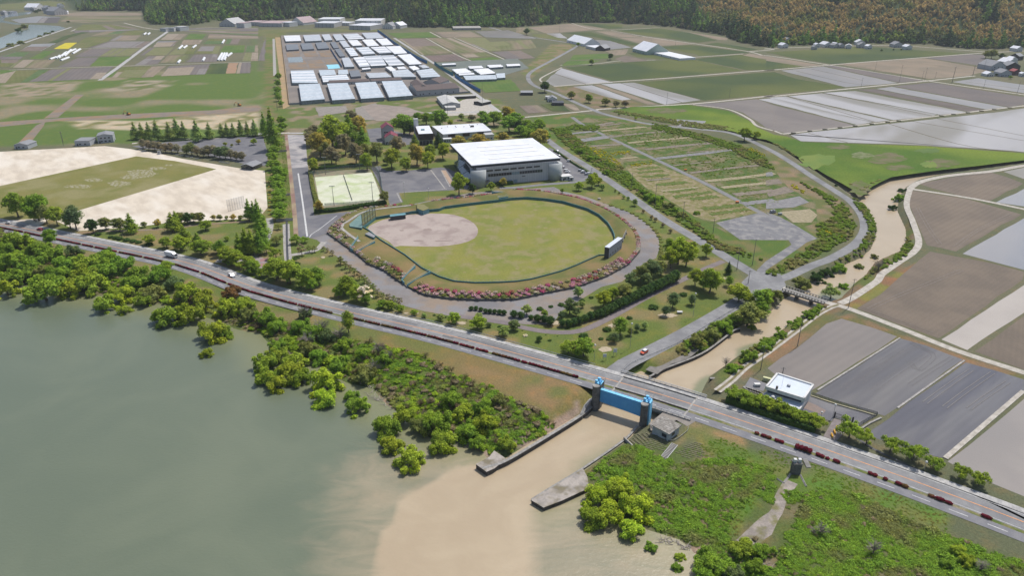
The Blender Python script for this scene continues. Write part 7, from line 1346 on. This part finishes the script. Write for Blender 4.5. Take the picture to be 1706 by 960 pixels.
# ---- far buildings
for t, h, wm, rm, lab, k_ in (("a:1055,185 1095,187 1098,165", 6, WALLW, GREYR, "left one of three pale blocks by the far road", 'flat'), ("a:1112,183 1148,183 1150,160", 7, WALLW, GREYR, "middle one of three pale blocks by the far road", 'flat'), ("a:1150,175 1188,178 1190,155", 8, WALLW, WALLG, "right one of three pale blocks by the far road", 'flat'),
                           ("a:1448,155 1550,158 1540,142", 6, WALLG, WALLG, "grey factory hall left of the white gabled hall", 'gable'), ("a:1560,150 1612,152 1600,125", 10, WALLW, M("faded_red_roof", (.44, .34, .34), (.38, .30, .30), .1), "white factory hall with red roof edge at the forest foot", 'flat'), ("a:1618,142 1706,145 1700,122", 8, WALLG, M("faded_red_roof", (.44, .34, .34), (.38, .30, .30), .1), "long grey factory hall with red roof edge", 'flat'), ("b:0,150 155,152 150,122", 8, WALLG, M("faded_red_roof", (.44, .34, .34), (.38, .30, .30), .1), "grey factory hall with striped front left of centre", 'flat'), ("b:155,145 205,148 200,125", 9, WALLW, ROOFW, "small white hall right of the striped factory hall", 'flat'),
                           ("b:212,145 300,150 310,125", 5, WALLW, M("faded_red_roof", (.44, .34, .34), (.38, .30, .30), .1), "low red-roofed buildings among trees at the forest foot", 'gable'), ("b:372,150 500,152 495,120", 9, WALLG, ROOFW, "grey warehouse with white roof at the forest foot", 'flat'), ("b:395,125 540,125 535,112", 11, WALLW, ROOFW, "white warehouse behind the grey warehouse", 'flat'), ("b:520,148 600,150 595,125", 6, WALLW, ROOFW, "low white warehouse between the two large halls", 'flat'), ("b:600,165 740,170 730,128", 9, WALLG, ROOFW, "long grey-blue hall at the forest foot", 'flat'), ("b:640,135 810,135 800,118", 12, WALLW, ROOFW, "long white hall behind the grey-blue hall", 'flat'),
                           ("b:750,155 808,150 800,130", 7, M("tan_wall", (.45, .33, .2)), ROOFW, "tan-fronted hall at the right of the long halls", 'flat'), ("b:820,170 890,172 900,145", 6, WALLW, GREYR, "pale house left of the gabled white house below the forest", 'gable'), ("b:880,165 940,168 940,140", 6, WALLW, ROOFW, "gabled white house right of the long halls", 'gable'), ("b:1290,185 1475,183 1470,170", 4, PALEC, PALEC, "long pale sheds at the forest foot right of centre", 'flat'),
                           ("c:335,262 450,290 480,268", 4, GLB, GLB, "long white roofed hall beside the far curve of the road", 'gable'), ("c:460,300 520,315 530,295", 4, WALLW, ROOFW, "white farm shed beside the far curve, left of its neighbour", 'flat'), ("c:525,315 585,320 580,300", 4, M("dark_boards", (.07, .065, .06)), GREYR, "dark farm shed beside the far curve", 'gable'), ("c:770,318 860,340 880,305", 5, M("pale_green_wall", (.4, .48, .42)), ROOFW, "farm building with pale green walls in the wheat fields", 'gable'), ("c:885,335 920,332 918,308", 5, BLUE, GREYR, "small blue-sided shed in the wheat fields", 'flat'), ("c:905,345 1080,385 1180,378", 3, GLB, GLB, "long white sheet-covered greenhouse in the wheat fields", 'flat'),
                           ("c:30,612 110,612 125,598", 3, DARKP, GREYR, "open grey shed beside the bend of the riverside road", 'flat'), ("c:210,655 270,655 265,638", 3, WALLW, GREYR, "white cluster of huts below the riverside road bend", 'gable'), ("c:240,680 315,680 310,665", 3, M("dark_boards", (.07, .065, .06)), DARKP, "black hut below the riverside road bend", 'flat'), ("c:195,640 235,640 235,628", 3, WALLW, WALLG, "small pale hut below the riverside road bend", 'flat'),
                           ("N:510,125 640,125 635,100", 7, WALLG, GREYR, "grey hall by the far river bend", 'gable'), ("N:640,130 790,120 780,75", 10, WALLG, GREYR, "large grey-blue gabled hall by the far river bend", 'gable'), ("N:705,140 795,138 790,115", 6, WALLW, ROOFW, "white hall in front of the large grey-blue gabled hall", 'gable'), ("N:430,85 535,75 530,50", 8, WALLW, ROOFW, "white house left of the grey hall by the far river", 'gable'), ("N:540,90 625,85 620,60", 8, WALLG, GREYR, "grey house behind the grey hall by the far river", 'gable'), ("N:295,85 345,85 345,65", 7, WALLW, GREYR, "first pale house across the far river", 'gable'), ("N:350,95 400,95 398,72", 7, WALLG, GREYR, "second pale house across the far river", 'gable'), ("N:120,135 200,130 200,110", 6, WALLW, GREYR, "low white building beside the far river at left", 'flat'), ("N:0,140 50,140 45,115", 7, WALLG, GREYR, "grey house at the far left edge across the river", 'gable'), ("N:705,55 755,52 750,30", 8, WALLW, GREYR, "house at the foot of the far left forest", 'gable')):
    house(t, h, wm, rm, lab, "hall" if "hall" in lab or "ware" in lab else ("greenhouse" if "greenhouse" in lab else "farm_building"), k_, None, 4 if h > 4 else 2, "building")
rr = random.Random(4)
for i, (x, y, w_, kk) in enumerate(((150, 262, 70, 0), (130, 290, 40, 1), (345, 285, 30, 1), (415, 285, 50, 1), (468, 290, 32, 0), (505, 290, 36, 0), (548, 292, 40, 1), (628, 270, 60, 1), (640, 288, 56, 0), (690, 296, 30, 1), (880, 285, 60, 0), (950, 300, 40, 1), (1680, 312, 40, 1), (470, 282, 24, 1), (330, 300, 24, 0))):
    px, py = z2p('d', x, y+8); L_ = w_/3.967; q_ = f"X:{px-L_/2:.1f},{py:.1f} {px+L_/2:.1f},{py+rr.uniform(-.5,.5):.1f} {px+L_/2:.1f},{py-2.6:.1f}"
    o = house(q_, 5, WALLW if kk else WALLG, ROOFW if kk else GREYR, None, "farm_house", 'gable', None, 3); row("farm houses at the foot of the forest", o, px, f"{'white-roofed' if kk else 'grey-roofed'} farm house at the foot of the right forest", "house")
for t, h, rm, wm, lab in (("K:735,400 930,395 910,330", 6, GREYR, LT, "grey-blue two-storey village house, leftmost of the village"), ("K:990,305 1090,305 1090,285", 6, ROOFW, WALLW, "white-roofed village house furthest back"), ("K:950,350 1090,345 1080,318", 5, ROOFW, WALLW, "broad white-roofed village house"), ("K:945,395 1125,398 1130,375", 5, GREYR, M("dark_boards", (.07, .065, .06)), "dark-walled village house with grey eaves"), ("K:672,508 778,508 775,488", 3, ROOFW, WALLW, "low white-roofed shed at the village edge"), ("K:865,490 1010,490 1000,460", 5, GREYR, LT, "grey-roofed village house behind the garden"), ("K:1035,470 1130,470 1125,430", 5, M("red_tin_roof", (.33, .09, .09)), M("red_brown_wall", (.10, .04, .04)), "red-brown gabled village house"), ("K:1105,270 1168,262 1160,235", 6, GREYR, M("dark_boards", (.07, .065, .06)), "village house at the right edge"), ("K:1140,500 1200,500 1190,470", 4, ROOFW, WALLW, "white village shed at the right edge"), ("K:735,425 800,425 795,405", 3, ROOFW, LT, "small annex of the grey-blue village house")):
    house(t, h, wm, rm, lab, "village_house", 'gable', None, 3)
# ---- vehicles
TYRE = M("tyre", (.02, .02, .02), rough=.9, fine=0); CARGL = M("car_glass", (.02, .025, .03), rough=.06, spec=.7, fine=0); LAMP = M("headlight", (.7, .7, .68), rough=.1, fine=0); RLAMP = M("tail_light", (.4, .02, .02), rough=.2, fine=0)
def paintm(nm, c): return M("car_paint_"+nm, c, rough=.25, spec=.6, fine=0)
def prof(mb, P, w0, w1, zsplit):
    n = len(P); V = [(x, -(w0 if z < zsplit else w1)/2, z) for x, z in P]+[(x, (w0 if z < zsplit else w1)/2, z) for x, z in P]
    return mb.add(V, [tuple(range(n)), tuple(range(2*n-1, n-1, -1))]+[(i, n+i, n+(i+1) % n, (i+1) % n) for i in range(n)])
def wheels(o, xs_, w, r=.32):
    for x in xs_:
        for s_ in (-1, 1): t = MB().tube((0, -.11, 0), (0, .11, 0), r, r, 12).build("wheel", TYRE, o, (x, s_*(w/2-.08), r)); MB().tube((0, -.12, 0), (0, .12, 0), r*.5, r*.5, 8).build("rim", STEEL, t)
def car(x, y, rz, paint, label, L=4.0, van=False, roof=None, z=.12, row_=None):
    o = thing("car", label, "car", (x, y, z), rz); w = 1.68; h = 1.75 if van else 1.48
    P = [(-L/2, .3), (L/2, .3), (L/2+.02, .62), (L/2-.1, .82), (L*.27, .95), (-L*.46, .98), (-L/2, .8)]
    prof(MB(), P, w, w, 9).build("body", paint, o)
    c0 = L*(.36 if van else .24); c1 = L*(.24 if van else .08); c2 = -L*.42; c3 = -L*.47
    prof(MB(), [(c0, .94), (c1, h-.06), (c2, h-.06), (c3, .96)], w-.1, w-.32, h-.2).build("window_band", CARGL, o); prof(MB(), [(c1+.06, h-.08), (c1-.1, h), (c2+.1, h), (c2-.03, h-.08)], w-.28, w-.34, 9).build("roof", roof or paint, o)
    for s_ in (-1, 1):
        for xx in (c1-.05, (c1+c2)/2, c2+.05): MB().tube((xx+.02, s_*(w/2-.06), .95), (xx, s_*(w/2-.16), h-.06), .05, .05, 4).build("pillar", paint, o)
        box("headlight", (L/2, s_*.6, .68), (.08, .35, .16), LAMP, o); box("tail_light", (-L/2, s_*.68, .8), (.06, .22, .2), RLAMP, o); box("mirror", (c0-.05, s_*(w/2+.06), 1.0), (.12, .16, .12), paint, o)
    wheels(o, (L*.31, -L*.31), w)
    if row_: row(row_, o, proj(x, y, 0)[0], label, "car")
    return o
def on_hw(xpx, off):
    s0 = s_at_px(HW, xpx); p = at_len(HW, s0)[0]; q = at_len(HW, s0+2)[0]; d = (q-p)/np.linalg.norm(q-p); return p+np.array((-d[1], d[0]))*off, math.atan2(d[1], d[0])
p, a = on_hw(381, 1.8); car(*p, a, paintm("white", (.75, .75, .76)), "white estate car on the highway below the paved square", 4.5)
p, a = on_hw(62, 1.8); car(*p, a+math.pi, paintm("red", (.38, .03, .07)), "dark red car on the highway near the left edge", 4.0); p, a = on_hw(10, 1.8); car(*p, a+math.pi, paintm("white", (.75, .75, .76)), "white car on the highway at the far left edge", 4.0)
p0 = np.array(G(1073, 589)); d0 = np.array(G(1040, 609))-p0; car(*p0, math.atan2(d0[1], d0[0]), paintm("orange", (.68, .10, .03)), "orange compact car with white roof on the junction road", 3.7, False, paintm("white", (.8, .8, .8)))
p, a = on_hw(281, 1.9); o = thing("box_truck", "white box truck driving along the highway", "truck", (*p, .12), a); TW = paintm("truck_white", (.78, .78, .78))
box("cargo_box", (-.9, 0, 1.95), (5.6, 2.25, 2.3), TW, o); prof(MB(), [(2.1, .5), (3.85, .5), (3.9, 1.3), (3.6, 2.25), (2.1, 2.35)], 2.1, 2.1, 9).build("cab", TW, o); prof(MB(), [(3.9, 1.32), (3.94, 1.35), (3.66, 2.18), (3.6, 2.18)], 1.9, 1.9, 9).build("windscreen", CARGL, o); box("chassis", (0, 0, .6), (7.2, 1.0, .25), DARKP, o)
for s_ in (-1, 1): box("side_window", (3.0, s_*1.06, 1.75), (.9, .05, .6), CARGL, o); box("headlight", (3.9, s_*.8, .85), (.08, .35, .2), LAMP, o)
prof(MB(), [(1.9, 2.4), (2.9, 2.4), (2.0, 3.1), (1.9, 3.1)], 1.9, 1.9, 9).build("wind_deflector", TW, o); wheels(o, (3.0, -2.2), 2.15, .42)
for t, cc_, ang, van in (("D:1232,215", 'w', 2.0, 0), ("D:1368,325", 'w', .2, 1), ("D:1302,388", 'w', 1.7, 0), ("D:1335,432", 'w', .1, 1), ("D:1492,430", 's', .0, 0), ("D:1520,447", 'w', .4, 1), ("D:1562,468", 's', .3, 0), ("D:1350,445", 'w', .1, 0), ("D:1250,265", 's', 2, 0), ("D:1590,458", 'w', .2, 0), ("C:710,420", 'w', 1.4, 1), ("C:745,425", 's', 1.4, 0), ("C:775,425", 'r', 1.4, 0), ("a:748,928", 'w', 1.2, 1), ("g:1700,612", 's', 1.0, 1), ("h:45,535", 's', .3, 1)):
    q_ = G(*PX(t)[0]); car(*q_, ang, paintm({'w': "white", 's': "silver", 'r': "red"}[cc_], dict(w=(.75, .75, .76), s=(.40, .42, .45), r=(.38, .03, .07))[cc_]), {'w': "parked white car", 's': "parked silver car", 'r': "parked red car"}[cc_]+(" with raised roof" if van else "")+" near the buildings", 4.1, bool(van), None, .1, "parked cars")
def digger(x, y, label, rz):
    o = thing("excavator", label, "excavator", (x, y, 0), rz); OR_ = M("digger_orange", (.55, .22, .05), fine=.1)
    for s_ in (-1, 1): box("track", (0, s_*1.0, .45), (3.4, .55, .9), DARKP, o)
    box("house", (-.5, 0, 1.5), (2.8, 2.2, 1.1), OR_, o); box("cab", (.3, .6, 2.4), (1.3, 1.0, 1.4), CARGL, o); MB().tube((1, -.2, 1.6), (4, -.2, 4.2), .28, .2, 5).build("boom", OR_, o); MB().tube((4, -.2, 4.2), (6, -.2, 1.6), .2, .15, 5).build("stick", OR_, o); box("bucket", (6.1, -.2, 1.1), (.8, 1.0, .9), DARKP, o)
digger(*G(*z2p('a', 850, 760)), "orange excavator on the dirt road, nearer the middle", 2.9); digger(*G(*z2p('a', 1582, 700)), "orange excavator at the right end of the dirt road", 2.9)
for t, n_, cc_ in (("g:1118,335", "orange_cart", "small orange cart beside the plot lane, upper one"), ("g:1460,548", "orange_cart", "small orange cart beside the plot lane, lower one")):
    q_ = G(*PX(t)[0]); o = thing(n_, cc_, "cart", (*q_, .1)); box("tub", (0, 0, .8), (2.0, 1.2, .7), M("cart_orange", (.7, .2, .05)), o); wheels(o, (.6, -.6), 1.2, .25)
for t, lab in (("h:92,548", "grey storage cabinet beside the gravel lot"), ("k:1080,485", "white log bench on the lawn near the junction road")):
    q_ = G(*PX(t)[0]); s2 = MB().box((0, 0, .7), (2.4, 1.2, 1.4 if "cabinet" in lab else .5)).build("storage_cabinet" if "cab" in lab else "log_bench", WALLW if "white" in lab else STEEL, None, (*q_, .05)); tag(s2, lab, "cabinet" if "cab" in lab else "bench")
q_ = G(*z2p('g', 548, 525)); s2 = MB().add([tuple(v*np.array((1.3, 1.1, 1.0))) for v in ICO1[0]], [tuple(t_) for t_ in ICO1[1].tolist()]).build("boulder", M("pale_rock", (.5, .45, .38), (.4, .35, .3), 1), None, (*q_, .5)); tag(s2, "pale boulder on the lawn inside the ring path", "boulder")
# ---- haze
hzb = MB().box((0, 1700, 124), (5600, 4300, 262)).build("haze", None); tag(hzb, kind='stuff'); hm, nt = _mk("haze"); pv = nd(nt, "VolumePrincipled"); pv.inputs["Color"].default_value = (.86, .92, 1, 1); pv.inputs["Density"].default_value = .00006; pv.inputs["Anisotropy"].default_value = .2
o_ = nd(nt, "OutputMaterial"); lk(nt, pv.outputs[0], o_.inputs["Volume"]); hzb.data.materials.append(hm)
finish_rows()
for o in bpy.data.objects:
    if o.get('label') and len(o['label'].split()) > 16: print("LONG", o['label'])
